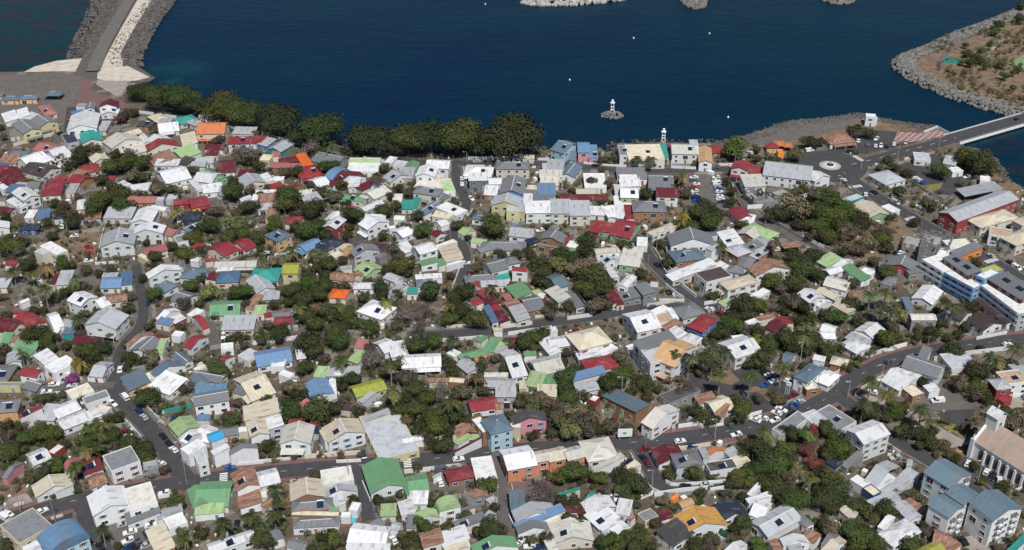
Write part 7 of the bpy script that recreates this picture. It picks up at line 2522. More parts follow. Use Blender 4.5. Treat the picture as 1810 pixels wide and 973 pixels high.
52.3,301.3,2,1.9,d
69.2,288.3,1.9,1.9,d
39.7,283.4,1.9,1.8,b
48.2,284.5,1.9,1.8,d
51.5,281.8,1.9,1.8,o
60.1,284,1.9,1.8,b
58.5,285.6,1.9,1.8,d
75.2,273,1.9,1.8,b
61.1,268.4,1.9,1.8,b
72.3,270.4,1.9,1.8,d
40.4,272,1.9,1.8,b
47.5,272.5,1.9,1.8,b
94.8,275,1.9,1.8,b
128.6,273,1.9,1.8,b
131,286.7,1.9,1.8,o
155.9,296.1,2,1.9,b
-138,577.5,2.7,3,o
-194.9,583.1,2.6,2.8,o
-223.5,592.5,2.6,2.8,d
-210,502.4,2.4,2.5,d
-99.8,514.8,2.4,2.5,b
-82,514.8,2.4,2.5,b
72.3,537,2.5,2.6,b
200.2,527.7,2.5,2.6,d
-164.2,456.8,2.3,2.3,b
-190.2,399.6,2.1,2.1,b
-71.8,409.3,2.1,2.1,b
-61.5,423,2.2,2.2,b
-111.8,450.5,2.2,2.3,b
-184.8,362.2,6.8,2,P
-124,335.4,1.9,1.8,b
-217.9,559.8,2.3,2.4,o
-221.1,594.6,2.4,2.5,d
-162.3,504,2.2,2.2,d
-242.5,502.8,2.2,2.2,o
-278.8,586.7,2.4,2.5,b
-272.9,574.5,2.4,2.5,d
-228.9,496.7,2.2,2.2,o
-120.1,512.7,2.2,2.2,b
-158.7,568.6,2.4,2.4,o
29.2,510.2,2.2,2.2,b
45.7,532.1,2.3,2.3,o
42.7,496.7,2.2,2.2,b
14,552.7,2.3,2.4,x
51.2,545.7,2.3,2.4,b
82.6,561.2,2.3,2.4,F
81.4,521.6,2.2,2.3,b
136.3,545.7,2.3,2.4,b
118.3,478.3,6.8,2.2,P
92,537.5,2.3,2.3,o
186.6,536.1,2.3,2.3,d
188.7,586.7,2.4,2.5,b
-169.1,399.9,1.9,1.9,b
-19.7,461.4,2.1,2.1,b
16,472.2,2.1,2.1,b
-11.9,459.2,2.1,2.1,b
-3,417.7,2,1.9,b
5.1,418.6,2,1.9,b
59.9,424.2,2,1.9,f
56.9,423.3,2,1.9,b
114.7,470,2.1,2.1,b
154.6,436.7,2,2,o
132.7,427.1,2,2,b
-150,374.9,1.9,1.8,o
-118.9,329.6,1.8,1.6,b
-49,333.6,1.8,1.6,b
0.8,378.1,1.9,1.8,f
1.2,374.9,1.9,1.8,f
7.8,345.9,1.8,1.7,o
-12.2,329.6,1.8,1.6,o
-31.6,370.2,1.9,1.8,o
71.1,382.1,1.9,1.8,b
76.6,327.6,1.8,1.6,o
130.9,361.8,1.8,1.7,o
132.7,322.5,1.7,1.6,b
-149.5,311.1,1.7,1.6,o
-113.7,282.7,1.7,1.5,o
-81,308.1,1.7,1.5,b
-57.9,307.5,1.7,1.5,f
-54,306.9,1.7,1.5,o
-36.7,288.6,1.7,1.5,b
-50.2,268.7,1.6,1.4,b
66.1,297,1.7,1.5,b
141.1,308.7,1.7,1.5,o
154.1,294.2,1.7,1.5,b
86.9,437.1,1.9,1.7,b
-88.1,317,1.6,1.4,b
-72.1,352.5,1.7,1.5,o
-141.6,290.4,1.5,1.3,b
23.6,464.2,1.7,1.6,b
-106.9,329.3,1.5,1.2,b
-98.6,363,1.5,1.3,o
162.2,328.7,1.5,1.2,d
-150.5,285.1,1.4,1.1,b
2.7,268.5,1.4,1.1,b
93.4,277.7,1.4,1.1,b
110.1,301.4,1.4,1.1,b
-102.3,332.2,1.3,1,b'''.split('\n'):
    a = ln.split(','); TR.append((float(a[0]), float(a[1]), float(a[2]), float(a[3]), a[4]))
KTREE = KBUSH = 0; REST = []
rt = random.Random(5)
TF = {}
for i, (x, y, z, r, k) in enumerate(TR):
    seed = i * 7 + 1
    if k in 'PQp':
        if not on_land(x, y): continue
        root = empty('palm_tree', (x, y, 0), rt.random() * 6.28); t = PT[k][seed % 3]; link('trunk', t, root)
        c = link('crown', PALMC[k][seed % len(PALMC[k])], root); c.location = (0, 0, z if k != 'Z' else z); s = min(4.8, max(3.3, r * 1.5)); c.scale = (s, s, s)
        tz = {'P': 6.8, 'Q': 10.0, 'p': 6.2}[k]; c.location = (0, 0, tz)
        reg(root, x, y, KN[k][2][seed % len(KN[k][2])], 'palm', group='palms of the town', size=6); continue
    # foot of the crown on the ground
    if in_foot(x, y, -.6): 
        for e in range(8):
            a_ = e * .785; xx, yy = x + math.cos(a_) * r * .55, y + math.sin(a_) * r * .55
            if not in_foot(xx, yy, -.3): x, y = xx, yy; break
    if dist_road(x, y) < -.6 and r < 4:
        for e in range(12):
            a_ = e * .5236; xx, yy = x + math.cos(a_) * 3.2, y + math.sin(a_) * 3.2
            if dist_road(xx, yy) > .4: x, y = xx, yy; break
    small = r < 1.9
    if (k in 'FufxG' or (not small and KTREE < 255) or (small and KBUSH < 200)):
        nm, cat, ds = KN[k]
        if small and k in 'bod': nm, cat, ds = 'garden_bush', 'bush', {'b': ['round green bush', 'dark green bush'], 'o': ['olive-green bush'], 'd': ['dry brown bush']}[k]
        if small: KBUSH += 1
        elif k in 'bodGf': KTREE += 1
        root = empty(nm, (x, y, 0), rt.random() * 6.28)
        me = CRMID[seed % 3] if (k == 'b' and r > 3.4) else CR[k][seed % len(CR[k])]
        c = link('crown', me, root); r *= 1.16; zz = r * .66 + .2; c.location = (0, 0, zz); q_ = rt.uniform(.8, 1.2); c.scale = (r * q_, r * (2 - q_) * .98, r * rt.uniform(.8, 1.2)); c.rotation_euler = (0, 0, rt.random() * 6.28)
        if not small: t = link('trunk', TRK[seed % 3], root); t.location = (0, 0, zz); t.scale = (r * .9, r * .9, zz)
        if r > 4: ds = ['big ' + d_ for d_ in ds]
        reg(root, x, y, ds[seed % len(ds)], cat, group={'tree': 'trees between the houses', 'bush': 'garden bushes', 'bare tree': 'bare trees', 'flowering shrub': 'flowering shrubs'}[cat], size=r)
    else: REST.append((x, y, r, k, seed))
# the hundreds of smaller trees that fill the gaps read as one mass
import numpy as np
def merged_foliage(name, items, label, cat):
    mats = [LM[k] for k in 'bod']; V = []; NR = []; MI = []; TN_ = []; off = 0
    for (x, y, r, k, seed) in items:
        me = CR[k][seed % len(CR[k])]; nv = len(me.vertices); co = np.empty(nv * 3, 'f'); me.vertices.foreach_get('co', co); co = co.reshape(-1, 3)
        nf = len(me.polygons); tn = np.empty(nf, 'f'); me.attributes['tone'].data.foreach_get('value', tn)
        a = (seed * 1.7) % 6.28; c, s = math.cos(a), math.sin(a); rot = np.array([[c, s, 0], [-s, c, 0], [0, 0, 1]], 'f')
        nr = np.empty(nf * 3, 'f'); me.attributes['nrm'].data.foreach_get('vector', nr); nr = nr.reshape(-1, 3) @ rot
        keep = nf * 2 // 3 if r > 1.9 else (nf // 3 if r > .9 else nf // 6)
        co = (co[:keep * 4] * r * 1.14) @ rot + np.array([x, y, r * .7 + .2], 'f'); V.append(co); NR.append(nr[:keep]); TN_.append(np.clip(tn[:keep] + ((seed * 13) % 10 - 5) * .05, 0, 1)); MI.append(np.full(keep, 'bod'.index(k), 'i')); off += keep
    V = np.concatenate(V); n = len(V) // 4
    me = bpy.data.meshes.new(name); me.vertices.add(n * 4); me.vertices.foreach_set('co', V.ravel())
    me.loops.add(n * 4); me.loops.foreach_set('vertex_index', np.arange(n * 4, dtype='i')); me.polygons.add(n)
    me.polygons.foreach_set('loop_start', np.arange(0, n * 4, 4, dtype='i'))
    for m_ in mats: me.materials.append(m_)
    me.polygons.foreach_set('material_index', np.concatenate(MI)); at = me.attributes.new('tone', 'FLOAT', 'FACE'); at.data.foreach_set('value', np.concatenate(TN_)); at = me.attributes.new('nrm', 'FLOAT_VECTOR', 'FACE'); at.data.foreach_set('vector', np.concatenate(NR).ravel()); me.update(); me.validate()
    return tag(link(name, me), label, cat, kind='stuff')
merged_foliage('garden_thicket', REST, 'mass of small dark trees and bushes filling gardens between the houses', 'thicket')
# low undergrowth along yards
items = []; ru = random.Random(33)
while len(items) < 7500:
    y = ru.uniform(262, 560); x = ru.uniform(-.47, .47) * (y + 120)
    if in_foot(x, y, .2) or not on_land(x, y) or dist_road(x, y) < 1.2 or paved(x, y) or math.dist((x, y), RB_C) < 21: continue
    if math.sin(x * .07 + 1) * math.cos(y * .06) + ru.uniform(-1, 1) < -.45: continue
    items.append((x, y, ru.choice((.5, .6, .8, 1.0, 1.4)) * ru.uniform(.85, 1.2), ru.choice('bbbodd'), ru.randrange(999)))
merged_foliage('undergrowth', items, 'low scrubby undergrowth in yards and along walls', 'undergrowth')
items = []
while len(items) < 900:
    (ax, ay), (bx_, by_) = (262.7,749.9), (309.2,621.0)
    x = ru.uniform(min(ax, bx_), max(ax, bx_) + 60); y = ru.uniform(min(ay, by_) - 20, max(ay, by_) + 80)
    if not on_land(x, y, PARK) or min(math.dist((x, y), q) for q in PARK) < 2: continue
    if math.sin(x * .11) * math.cos(y * .09) + ru.uniform(-.6, .6) < 0: continue
    items.append((x, y, ru.uniform(.5, 1.9), ru.choice('bodd'), ru.randrange(999)))
merged_foliage('park_scrub', items, 'rough brown-green scrub covering the harbour park', 'scrub')
# big umbrella-crowned seafront trees
for i, (x, y, r) in enumerate(((*(-215.7,631.8), 8.5), (*(-199.9,618.9), 11.5), (*(-186.1,613.8), 12.5), (*(-177.4,608.0), 9), (*(-160.4,598.9), 14), (*(-146.6,591.7), 12), (*(-127.5,580.6), 14), (*(-112.3,567.0), 8), (*(-101.0,567.7), 14.5), (*(-75.4,558.8), 13), (*(-63.3,555.3), 10), (*(-53.9,555.9), 13), (*(-42.1,556.6), 14), (*(-28.6,556.6), 15.5), (*(-16.2,553.9), 10), (*(-2.0,553.5), 18.5))):
    root = empty('seafront_tree', (x, y, 0), i * 1.3); me = CRBIG[i % 3]
    c = link('crown', me, root); h = r * .55 + .8; c.location = (0, 0, h); c.scale = (r, r, r * 1.15); c.rotation_euler = (0, 0, i * 2.1)
    t = link('trunk', TRK[i % 3], root); t.location = (0, 0, h); t.scale = (r * .75, r * .75, h)
    reg(root, x, y, 'big umbrella-crowned tree on the seafront', 'tree', 'big seafront tree', 'umbrella-crowned trees along the seafront', size=60)

# ---------------------------------------------------------------- cars
def car_mesh(L, W, H, kind):
    b = MB(); hw = W / 2
    prof = {'h': [(-.5, .25), (-.5, .62), (-.44, .72), (-.40, 1), (-.1, 1), (.14, .64), (.42, .56), (.5, .42), (.5, .25)], 's': [(-.5, .25), (-.5, .6), (-.32, .66), (-.22, 1), (.04, 1), (.2, .64), (.44, .57), (.5, .42), (.5, .25)],
            'v': [(-.5, .2), (-.5, .95), (-.46, 1), (.2, 1), (.33, .62), (.47, .52), (.5, .4), (.5, .2)]}[kind]
    P = []; n = len(prof)
    for s in (-1, 1):
        for (x, z) in prof: P.append((x * L, s * hw * (.84 if z > .8 else 1), z * H))
    b.quads(P, [tuple(range(n)), tuple(range(n, 2 * n))[::-1]] + [(i, n + i, n + (i + 1) % n, (i + 1) % n) for i in range(n)])
    g = MB()
    for s in (-1, 1):   # side glass, a hair proud of the body
        x0, x1, x2, x3 = (-.38, .1, -.1, -.36) if kind == 'h' else ((-.3, .16, .03, -.21) if kind == 's' else (.0, .3, .2, .02))
        q = [(x0 * L, s * (hw * 1.0 + .01), .68 * H), (x1 * L, s * (hw * 1.0 + .01), .68 * H), (x2 * L, s * (hw * .86 + .01), .95 * H), (x3 * L, s * (hw * .86 + .01), .95 * H)]
        g.face(q if s < 0 else q[::-1])
    f0, f1, z0, z1 = {'h': (-.08, .13, .98, .67), 's': (.05, .19, .98, .67), 'v': (.21, .32, .98, .67)}[kind]
    g.face([(f0 * L + .03, -hw * .78, z0 * H + .02), (f1 * L + .03, -hw * .92, z1 * H + .02), (f1 * L + .03, hw * .92, z1 * H + .02), (f0 * L + .03, hw * .78, z0 * H + .02)])
    r0, r1, zr0, zr1 = {'h': (-.405, -.445, .96, .74), 's': (-.225, -.31, .97, .68), 'v': (-.49, -.505, .9, .62)}[kind]
    g.face([(r1 * L - .03, -hw * .85, zr1 * H), (r0 * L - .03, -hw * .76, zr0 * H + .02), (r0 * L - .03, hw * .76, zr0 * H + .02), (r1 * L - .03, hw * .85, zr1 * H)])
    return b, g
wm_ = MB(); wm_.tube([(0, -.11, 0), (0, .11, 0)], .32, 12, 0); wm_.tube([(0, -.125, 0), (0, .125, 0)], .17, 8, 1); WHEEL = wm_.mesh('wheel', [M_rubber, M_hub])
CC = {'w': (.72, .73, .74), 'W': (.7, .7, .68), 'k': (.012, .012, .014), 'g': (.09, .10, .11), 'l': (.40, .42, .43), 'r': (.42, .02, .02), 'R': (.16, .012, .02), 'b': (.02, .08, .28), 'n': (.012, .03, .10), 'y': (.7, .45, .03)}
def paint(n, c):
    m = NT(n); m.b.inputs['Base Color'].default_value = (*c, 1); m.b.inputs['Roughness'].default_value = .3; m.b.inputs['Coat Weight'].default_value = .5; return m.m
CP = {k: paint('car_paint_' + k, v) for k, v in CC.items()}
CARM = {}
DIM = {'h': (4.0, 1.72, 1.48), 's': (4.4, 1.76, 1.42), 'v': (4.9, 1.9, 2.0)}
for kd, (L_, W_, H_) in DIM.items():
    for k in CC:
        b, g = car_mesh(L_, W_, H_, kd); CARM[(kd, k)] = (b.mesh('body', CP[k]), g.mesh('windows', M_glass))
lm = MB(); lm.box(-.02, -.16, -.07, .02, .16, .07); LAMP = lm.mesh('headlight', M_tank)
CCN = {'w': 'white', 'W': 'white', 'k': 'black', 'g': 'dark grey', 'l': 'silver', 'r': 'red', 'R': 'dark red', 'b': 'blue', 'n': 'navy', 'y': 'yellow'}
for i, ln in enumerate('''-247.3,602.9,105,r
-242.1,586.3,110,w
-245.5,582.4,82,k
-213,562.2,110,w
-211.4,610.3,93,b
-230.7,537.6,109,w
-230.5,504.1,111,w
-126.9,579.3,25,R
-117.2,574.3,13,w
-25.2,525.7,94,w
-24.8,519.2,94,w
-22.9,512.8,88,g
-19.7,502.9,120,w
-18,545.9,12,l
42.8,540.4,11,k
17.7,493.9,11,w
91.3,527,11,w
90.8,523.7,11,g
91.6,519.4,11,w
90.1,516,11,r
89.5,511.6,11,w
89.2,507.8,11,l
89.5,504.1,11,n
89,500.5,11,b
102.4,527,11,w
102,522.7,11,w
101.8,519.8,11,W
101.6,516.6,11,l
101.5,513.7,11,b
101.6,510.9,11,w
101.1,506,11,w
100.9,502.9,11,w
101,499.9,11,n
98.5,537.6,11,b
105.4,539.7,79,g
112.5,541.7,37,w
123.4,544.5,72,R
126.8,545.2,76,w
124.8,557.2,118,w
156.5,559.3,21,w
61.6,538.6,11,R
57.8,545.5,12,k
111.1,525,83,n
185.6,572.5,74,w
195.9,574.8,56,w
178.1,558.6,11,k
189.1,567.3,77,g
193.1,565.9,73,w
195.9,565.9,73,w
199.1,565.9,73,k
203.5,568.1,72,w
207.1,569.6,72,r
210.3,570.3,72,l
165.4,523.7,117,w
172.5,507.8,77,w
177.3,510.3,114,k
184.3,498.7,117,l
202.4,526.3,34,w
203.3,523.7,43,w
205,521.8,43,b
228.5,527.6,27,w
194.5,494.5,133,w
196.5,492.1,38,g
198.7,489.7,32,k
205.6,494.5,133,w
281.8,602.1,35,k
-227.4,466.8,95,w
-208.2,474.5,104,w
-199.7,465.4,11,w
-190,455.1,11,r
-187.9,449.3,11,r
-185.8,442.4,11,w
-204.7,475.1,99,w
-211.6,424.2,44,k
-209,426.1,22,n
-150.1,407.3,100,n
-110,449.3,31,w
-107.1,446.8,10,k
-105.9,444.8,10,w
-102.8,446.8,31,w
-100,447.8,31,w
-18.5,432.4,92,R
-26.2,439.2,10,w
-23.5,440.2,10,w
12.9,470.7,20,w
-42.2,439.2,78,w
63.1,439.2,107,k
65.8,416.3,108,k
58.3,403.7,161,g
80.9,402.4,143,w
84.7,398.1,128,R
87,395.3,135,w
119.4,452.4,19,w
171.1,449.9,32,k
174,450.9,31,w
176.9,452.2,31,w
179.7,451.4,31,k
179.7,455.6,32,w
211,453.5,116,g
211.9,446.8,113,l
219.2,436.3,113,W
218.1,441.2,113,k
236.1,478.5,122,l
-147.9,359.5,101,w
-162.6,349.3,9,w
-173.3,345.4,18,w
-168.5,350.8,9,w
-141.1,342,132,w
-144.3,338.2,135,w
-133.7,333.8,132,n
-130.9,330.1,132,l
-119.3,329.8,8,b
-134.5,321.7,165,R
-133.2,319.2,165,w
-121.5,319.5,132,k
-188.4,361.4,9,k
-113.8,382.4,99,w
-112.7,378.4,99,n
-82.1,351.5,93,w
-37.1,331.1,16,y
-38.3,381.2,18,w
-35.1,328.5,45,k
46.4,374,32,W
46.8,371.3,31,w
47.2,368.6,31,l
95.3,358,29,k
99.1,355.8,40,g
97.6,352.2,23,w
93.7,349.7,23,b
103,352.9,44,w
104.8,350.5,23,w
105.3,349,48,w
102.6,343,22,R
104.4,339.5,28,l
102.1,337.5,145,b
99.7,335.8,146,g
96.6,334.5,146,w
94.5,332.5,146,w
89.1,329.5,146,w
86.1,328.5,146,w
93.1,328.2,28,w
100.3,331.1,33,k
79.3,328.5,119,g
76.5,325.9,120,g
78.1,320.1,18,w
96.7,356.2,23,w
144,364.8,28,g
132.3,345.4,144,w
154.4,339.8,8,W
182,374,16,k
193.2,376.4,16,w
-150.1,280.9,42,w
-113.2,289.8,16,w
-118.4,304.7,154,w
-119.2,297.7,49,g
-115.8,311.9,135,w
-117.7,314.7,135,k
-160.4,279.8,147,w
-161.3,278.3,147,w
-121.2,273.9,23,l
-119.2,273.1,23,w
-113.5,274.6,23,w
-114,269.3,124,n
-116.3,268.5,131,g
-117.5,264.8,31,n
-115,265.1,31,k
-111.3,264.8,31,l
-126.7,265.1,132,k
-118.7,267.8,31,w
-86.5,275.1,95,k
-94.4,302.3,16,b
-36.6,268,116,w
-50.5,309.5,103,n
-18.1,306.8,15,w
-23.6,294.9,106,w
-23.4,301.5,8,g
7,294.6,8,g
-11.2,278,7,w
32.3,288.2,14,w
2,266.3,50,w
5.5,265.3,7,w
8.6,264.8,7,n
58.1,316.5,15,w
61.7,314,15,n
45.5,312.2,15,R
44.3,307.7,114,k
45.6,304.7,105,R
38.1,306.8,28,g
38.7,305,28,k
57,292.9,7,k
63.9,294,7,l
96.8,283,134,g
34,288.2,86,w
35.4,306.5,28,l
153.6,304.7,55,w
158.2,300.3,54,w
159.5,298,54,k
161.1,296.3,70,w
131.6,299.1,7,w
139.5,267.8,104,k
129.9,307.7,14,l'''.split('\n')):
    a = ln.split(','); x, y, ang, k = float(a[0]), float(a[1]), float(a[2]), a[3]
    if in_foot(x, y, .6): 
        ok = False
        for rr_ in (1.5, 2.5, 3.5):
            for e in range(8):
                xx, yy = x + math.cos(e * .785) * rr_, y + math.sin(e * .785) * rr_
                if not in_foot(xx, yy, .8): x, y = xx, yy; ok = True; break
            if ok: break
    kd = 'v' if k == 'W' or i % 17 == 5 else ('h', 's', 'h')[i % 3]; L_, W_, H_ = DIM[kd]
    hgt = .3 if dist_road(x, y) < .5 or math.dist((x, y), RB_C) < 19 else .18
    root = empty('parked_van' if kd == 'v' else 'parked_car', (x, y, hgt if hgt == .3 else .14), R(ang + (180 if i % 4 == 0 else 0)))
    b, g = CARM[(kd, k)]; link('body', b, root); link('windows', g, root)
    for sx in (-.31, .3):
        for sy in (-1, 1): put('wheel', WHEEL, root, sx * L_, sy * (W_ / 2 - .1), .32, 0)
    for sy in (-1, 1): put('headlight', LAMP, root, L_ * .5, sy * (W_ / 2 - .3), H_ * .45, 0)
    reg(root, x, y, '%s %s' % (CCN[k], {'h': 'hatchback car', 's': 'saloon car', 'v': 'van'}[kd]), 'van' if kd == 'v' else 'car', group='cars and vans about the town', size=2)

# ---------------------------------------------------------------- poles, walls, small things
for i, ln in enumerate('''-170.7,582.2,9.4,p
-182.9,580.7,7.4,p
-232.9,488,6.7,p
-251.8,625.5,10.5,p
-131.5,582.2,7.4,l
-85.5,552.1,10.4,p
-141,496.2,6.7,p
-56,488,7.3,p
-23.3,546.5,5.8,l
114.6,543.7,5.5,l
88.2,536.2,5.7,p
72.8,484.5,9.6,p
199.1,547.2,10.3,l
226.1,564.3,7.2,l
178.1,538.2,5.1,l
199.7,485.7,8.4,l
161.8,515.9,6.9,l
-203.7,468.5,5.9,l
-181.2,432.4,6.2,l
-166.9,456.7,5,p
-82.9,450.4,5,l
-86.1,406.5,6.6,p
-28,462.5,7,p
-17.8,433.4,5.1,p
64.4,451.4,10.5,p
71.9,421,8.4,p
67.9,411.8,5,l
59.5,440.3,5,p
212.2,451.4,5.2,p
-150.9,354.9,9.9,p
-123.9,324.7,9.1,p
-82.2,381.7,5,p
-56.3,380.1,5,p
-62.3,383.3,5,p
24.5,338.6,6.2,p
0.5,373,5,p
25.8,364.5,5.8,p
110.4,366.4,8.4,l
70.4,318.7,8.6,l
40.3,345.6,7.2,l
111.6,344.9,9.3,p
135.8,348.7,10.4,l
122.4,342.1,7.7,l
140.3,318.5,5.8,l
162.1,376.1,5,p
-156.9,281.3,9.7,p
-144.4,277.1,9.2,p
-107.1,295,10.3,p
-160.1,283.4,5,p
-53.7,296.1,10.5,p
-38.2,268.9,8.7,p
-0.6,281.3,9.7,p
-4.5,281.3,10.5,p
45.7,312,6,p
46.1,294.4,6.4,l
153.1,294.4,10.5,l'''.split('\n')):
    a = ln.split(','); x, y, h, k = float(a[0]), float(a[1]), float(a[2]), a[3]
    root = empty('street_lamp' if k == 'l' else 'utility_pole', (x, y, 0))
    p = MB(); p.cyl(0, 0, 0, h, .14, .08, 8); p.obj('pole', M_steel if k == 'l' else M_conc, root)
    if k == 'l':
        p = MB(); p.tube([(0, 0, h - .1), (-.4, -.2, h + .25), (-1.3, -.5, h + .35)], .05, 6); arm = p.obj('arm', M_steel, root)
        p = MB(); p.box(-1.85, -.68, h + .28, -1.25, -.4, h + .42); p.obj('lamp_head', M_tank, arm)
        reg(root, x, y, 'tall curved-arm street lamp', 'street lamp', group='street lamps', size=1)
    else:
        p = MB(); p.box(-.8, -.06, h - .5, .8, .06, h - .38); arm = p.obj('crossarm', M_wood, root)
        for q in (-.7, 0, .7): p = MB(); p.cyl(q, 0, h - .38, h - .2, .05, n=6); p.obj('insulator', M_tank, arm)
        reg(root, x, y, 'slim utility pole with a crossarm', 'utility pole', group='utility poles', size=1)
WN = {'w': ('white', WM['w']), 'W': ('off-white', WM['W']), 'g': ('grey', M_conc), 't': ('green', WM['t'])}
for i, ln in enumerate('''w 1.6 81.3,538.9 93.9,537.6
w 1.6 53.3,540.3 67.8,539.6
w 2.2 112.2,493.3 119.4,494.5 130.7,499.2 143.8,506.6
w 1.6 82.2,546.5 81.3,538.9
W 1.8 -265,566.5 -248.4,581.5
g 1.5 -223.6,492.7 -231.1,515.9 -234.7,539.6
w 1.2 -182.5,440.3 -172.5,441.8
g 1.4 -203.3,469 -189.8,470.7
w 1.2 -188.4,472.9 -182.3,441.3
w 1.6 -21.8,442.8 -24.3,424.8 -25.3,420.5
W 1.8 -4.7,388.6 8.1,391.8
w 1.8 22.3,395.2 32.6,397.8
g 1.6 25.7,419.1 32.3,400.3
w 1.8 65,445.8 65.6,435.3 66.9,429.5 71.4,422.4 76.7,412.3
w 1.8 79.2,406.5 86.1,408.7
W 1.6 55.5,405.1 67.3,408.7
g 1.8 124,476.2 137.2,453.5
w 1.6 62.7,329.9 67.1,324.4
w 1.2 69.2,325.1 74.6,326.3
g 1.8 -145,358.2 -130.6,365.3
g 1.8 -141,324.4 -134.2,326
t 1.6 -128.7,332.1 -115.6,336.6
w 1.8 -158,353 -151.7,354.9
w 1.8 -101,377.3 -93.8,378.9 -84.4,381.3
g 1.8 -118.3,373.3 -106.8,377.3
g 1.8 1.2,375.3 6.7,357
t 2 1.2,374.5 10.9,373.7
w 1.8 143.4,371.8 147.3,373 154,376.5
w 1.6 182.5,380.7 196,384.8
w 1.6 182.6,342.8 187.5,343.5
w 1.4 -59.3,305.7 -51,306.3
w 1.4 -94.2,303.9 -83.8,305.3
w 1.6 -49.3,295 -45.8,286.1
w 1.5 50.7,295.6 52.3,294 54.9,293.8 70.5,295.6
w 1.8 46.2,288.9 55.3,291 64,292.2
w 1.8 41.7,287.5 46,290
w 1.8 64.6,291 69.6,292.2
w 1.5 -1,278.7 2,269.7
w 1.2 144.5,312.1 148.4,308.7
w 1.2 162.5,290.5 168.1,292.7
g 1.2 198.4,543.7 208.2,549.3 223.7,559.2
g 1.2 198.9,523.6 204,510.9 208.9,503.5
w 1.2 224.3,584.5 234,591.6 237.8,582.2'''.split('\n')):
    k, h, rest = ln.split(' ', 2); h = float(h); P = pts_of(rest); m = MB(); T = .12
    N = normals(P)
    A = [(p[0] + n[0] * T, p[1] + n[1] * T) for p, n in zip(P, N)]; B = [(p[0] - n[0] * T, p[1] - n[1] * T) for p, n in zip(P, N)]; n = len(P)
    V = [(x, y, 0) for x, y in A] + [(x, y, 0) for x, y in B] + [(x, y, h) for x, y in A] + [(x, y, h) for x, y in B]; F = []
    for j in range(n - 1): F += [(j, j + 1, 2 * n + j + 1, 2 * n + j), (n + j + 1, n + j, 3 * n + j, 3 * n + j + 1), (2 * n + j, 2 * n + j + 1, 3 * n + j + 1, 3 * n + j)]
    F += [(0, 2 * n, 3 * n, n), (n - 1, 2 * n - 1, 4 * n - 1, 3 * n - 1)]; m.quads(V, F)
    o = m.obj('yard_wall' if k != 't' else 'yard_fence', WN[k][1])
    q = P[len(P) // 2]; reg(o, q[0], q[1], '%s yard %s' % (WN[k][0], 'fence' if k == 't' else 'wall'), 'fence' if k == 't' else 'wall', group='yard walls and fences', size=1)
# street-side garden walls, one thing per property
rw = random.Random(44)
for n_ in ('main_street', 'diagonal_street', 'cross_street', 'winding_street', 'winding_lane', 'seafront_road', 'old_lane', 'house_lane', 'back_alley', 'walled_lane', 'parking_lane', 'church_street', 'left_street', 'narrow_alley'):
    wd, P0 = ROADS[n_]; N0 = normals(P0); off = wd / 2 + (2.3 if n_ == 'main_street' else 1.5)
    for s_ in (-1, 1):
        run = []
        def flush():
            global run
            if len(run) >= 2 and rw.random() < .8:
                k = rw.choice('wwWgg'); h = rw.uniform(1.1, 1.9); m = MB(); T = .1; N = normals(run); n = len(run)
                A = [(p[0] + q[0] * T, p[1] + q[1] * T) for p, q in zip(run, N)]; B = [(p[0] - q[0] * T, p[1] - q[1] * T) for p, q in zip(run, N)]
                V = [(x, y, 0) for x, y in A] + [(x, y, 0) for x, y in B] + [(x, y, h) for x, y in A] + [(x, y, h) for x, y in B]; F = []
                for j in range(n - 1): F += [(j, j + 1, 2 * n + j + 1, 2 * n + j), (n + j + 1, n + j, 3 * n + j, 3 * n + j + 1), (2 * n + j, 2 * n + j + 1, 3 * n + j + 1, 3 * n + j)]
                F += [(0, 2 * n, 3 * n, n), (n - 1, 2 * n - 1, 4 * n - 1, 3 * n - 1)]; m.quads(V, F)
                o = m.obj('garden_wall', WN[k][1]); q = run[n // 2]; reg(o, q[0], q[1], 'low %s roadside wall' % WN[k][0], 'wall', group='yard walls and fences', size=1)
            run = []
        for j in range(len(P0)):
            x, y = P0[j][0] + N0[j][0] * s_ * off, P0[j][1] + N0[j][1] * s_ * off
            u_ = x / (y * .862 + 128)
            if in_foot(x, y, .3) or dist_road(x, y, n_) < 1.5 or math.dist((x, y), RB_C) < 24 or abs(u_) > .5 or not on_land(x, y): flush(); continue
            run.append((x, y))
            if len(run) >= 2 and sum(math.dist(a, b) for a, b in zip(run, run[1:])) > rw.uniform(9, 18): flush(); run = [(x, y)] if rw.random() < .5 else []
        flush()
# loose odds and ends lying about in the yards
rc_ = random.Random(91); m = MB(); cnt = 0
while cnt < 3600:
    y = rc_.uniform(258, 560); x = rc_.uniform(-.47, .47) * (y + 120)
    if in_foot(x, y, .3) or not on_land(x, y) or dist_road(x, y) < .8 or paved(x, y) or math.dist((x, y), RB_C) < 21: continue
    a = rc_.random() * 3.14; ca, sa = math.cos(a), math.sin(a); w_, d_, h_ = rc_.uniform(.3, 1.5), rc_.uniform(.2, .8), rc_.uniform(.15, .9)
    if rc_.random() < .05: w_, d_, h_ = rc_.uniform(1.5, 3), rc_.uniform(1.2, 2), rc_.uniform(1.2, 2)
    P_ = [(x + u * ca - v * sa, y + u * sa + v * ca, z) for z in (0, h_) for u, v in ((-w_ / 2, -d_ / 2), (w_ / 2, -d_ / 2), (w_ / 2, d_ / 2), (-w_ / 2, d_ / 2))]
    m.quads(P_, [(4, 5, 6, 7), (0, 1, 5, 4), (1, 2, 6, 5), (2, 3, 7, 6), (3, 0, 4, 7)], rc_.choice((0, 0, 1, 1, 1, 2, 3, 4, 5, 6))); cnt += 1
tag(m.obj('yard_clutter', [M_white, M_conc, WM['W'], WM['k'], WM['s'], WM['R'], M_wood]), 'clutter of tanks, boxes, boards and rubble lying about the yards', 'clutter', kind='stuff')
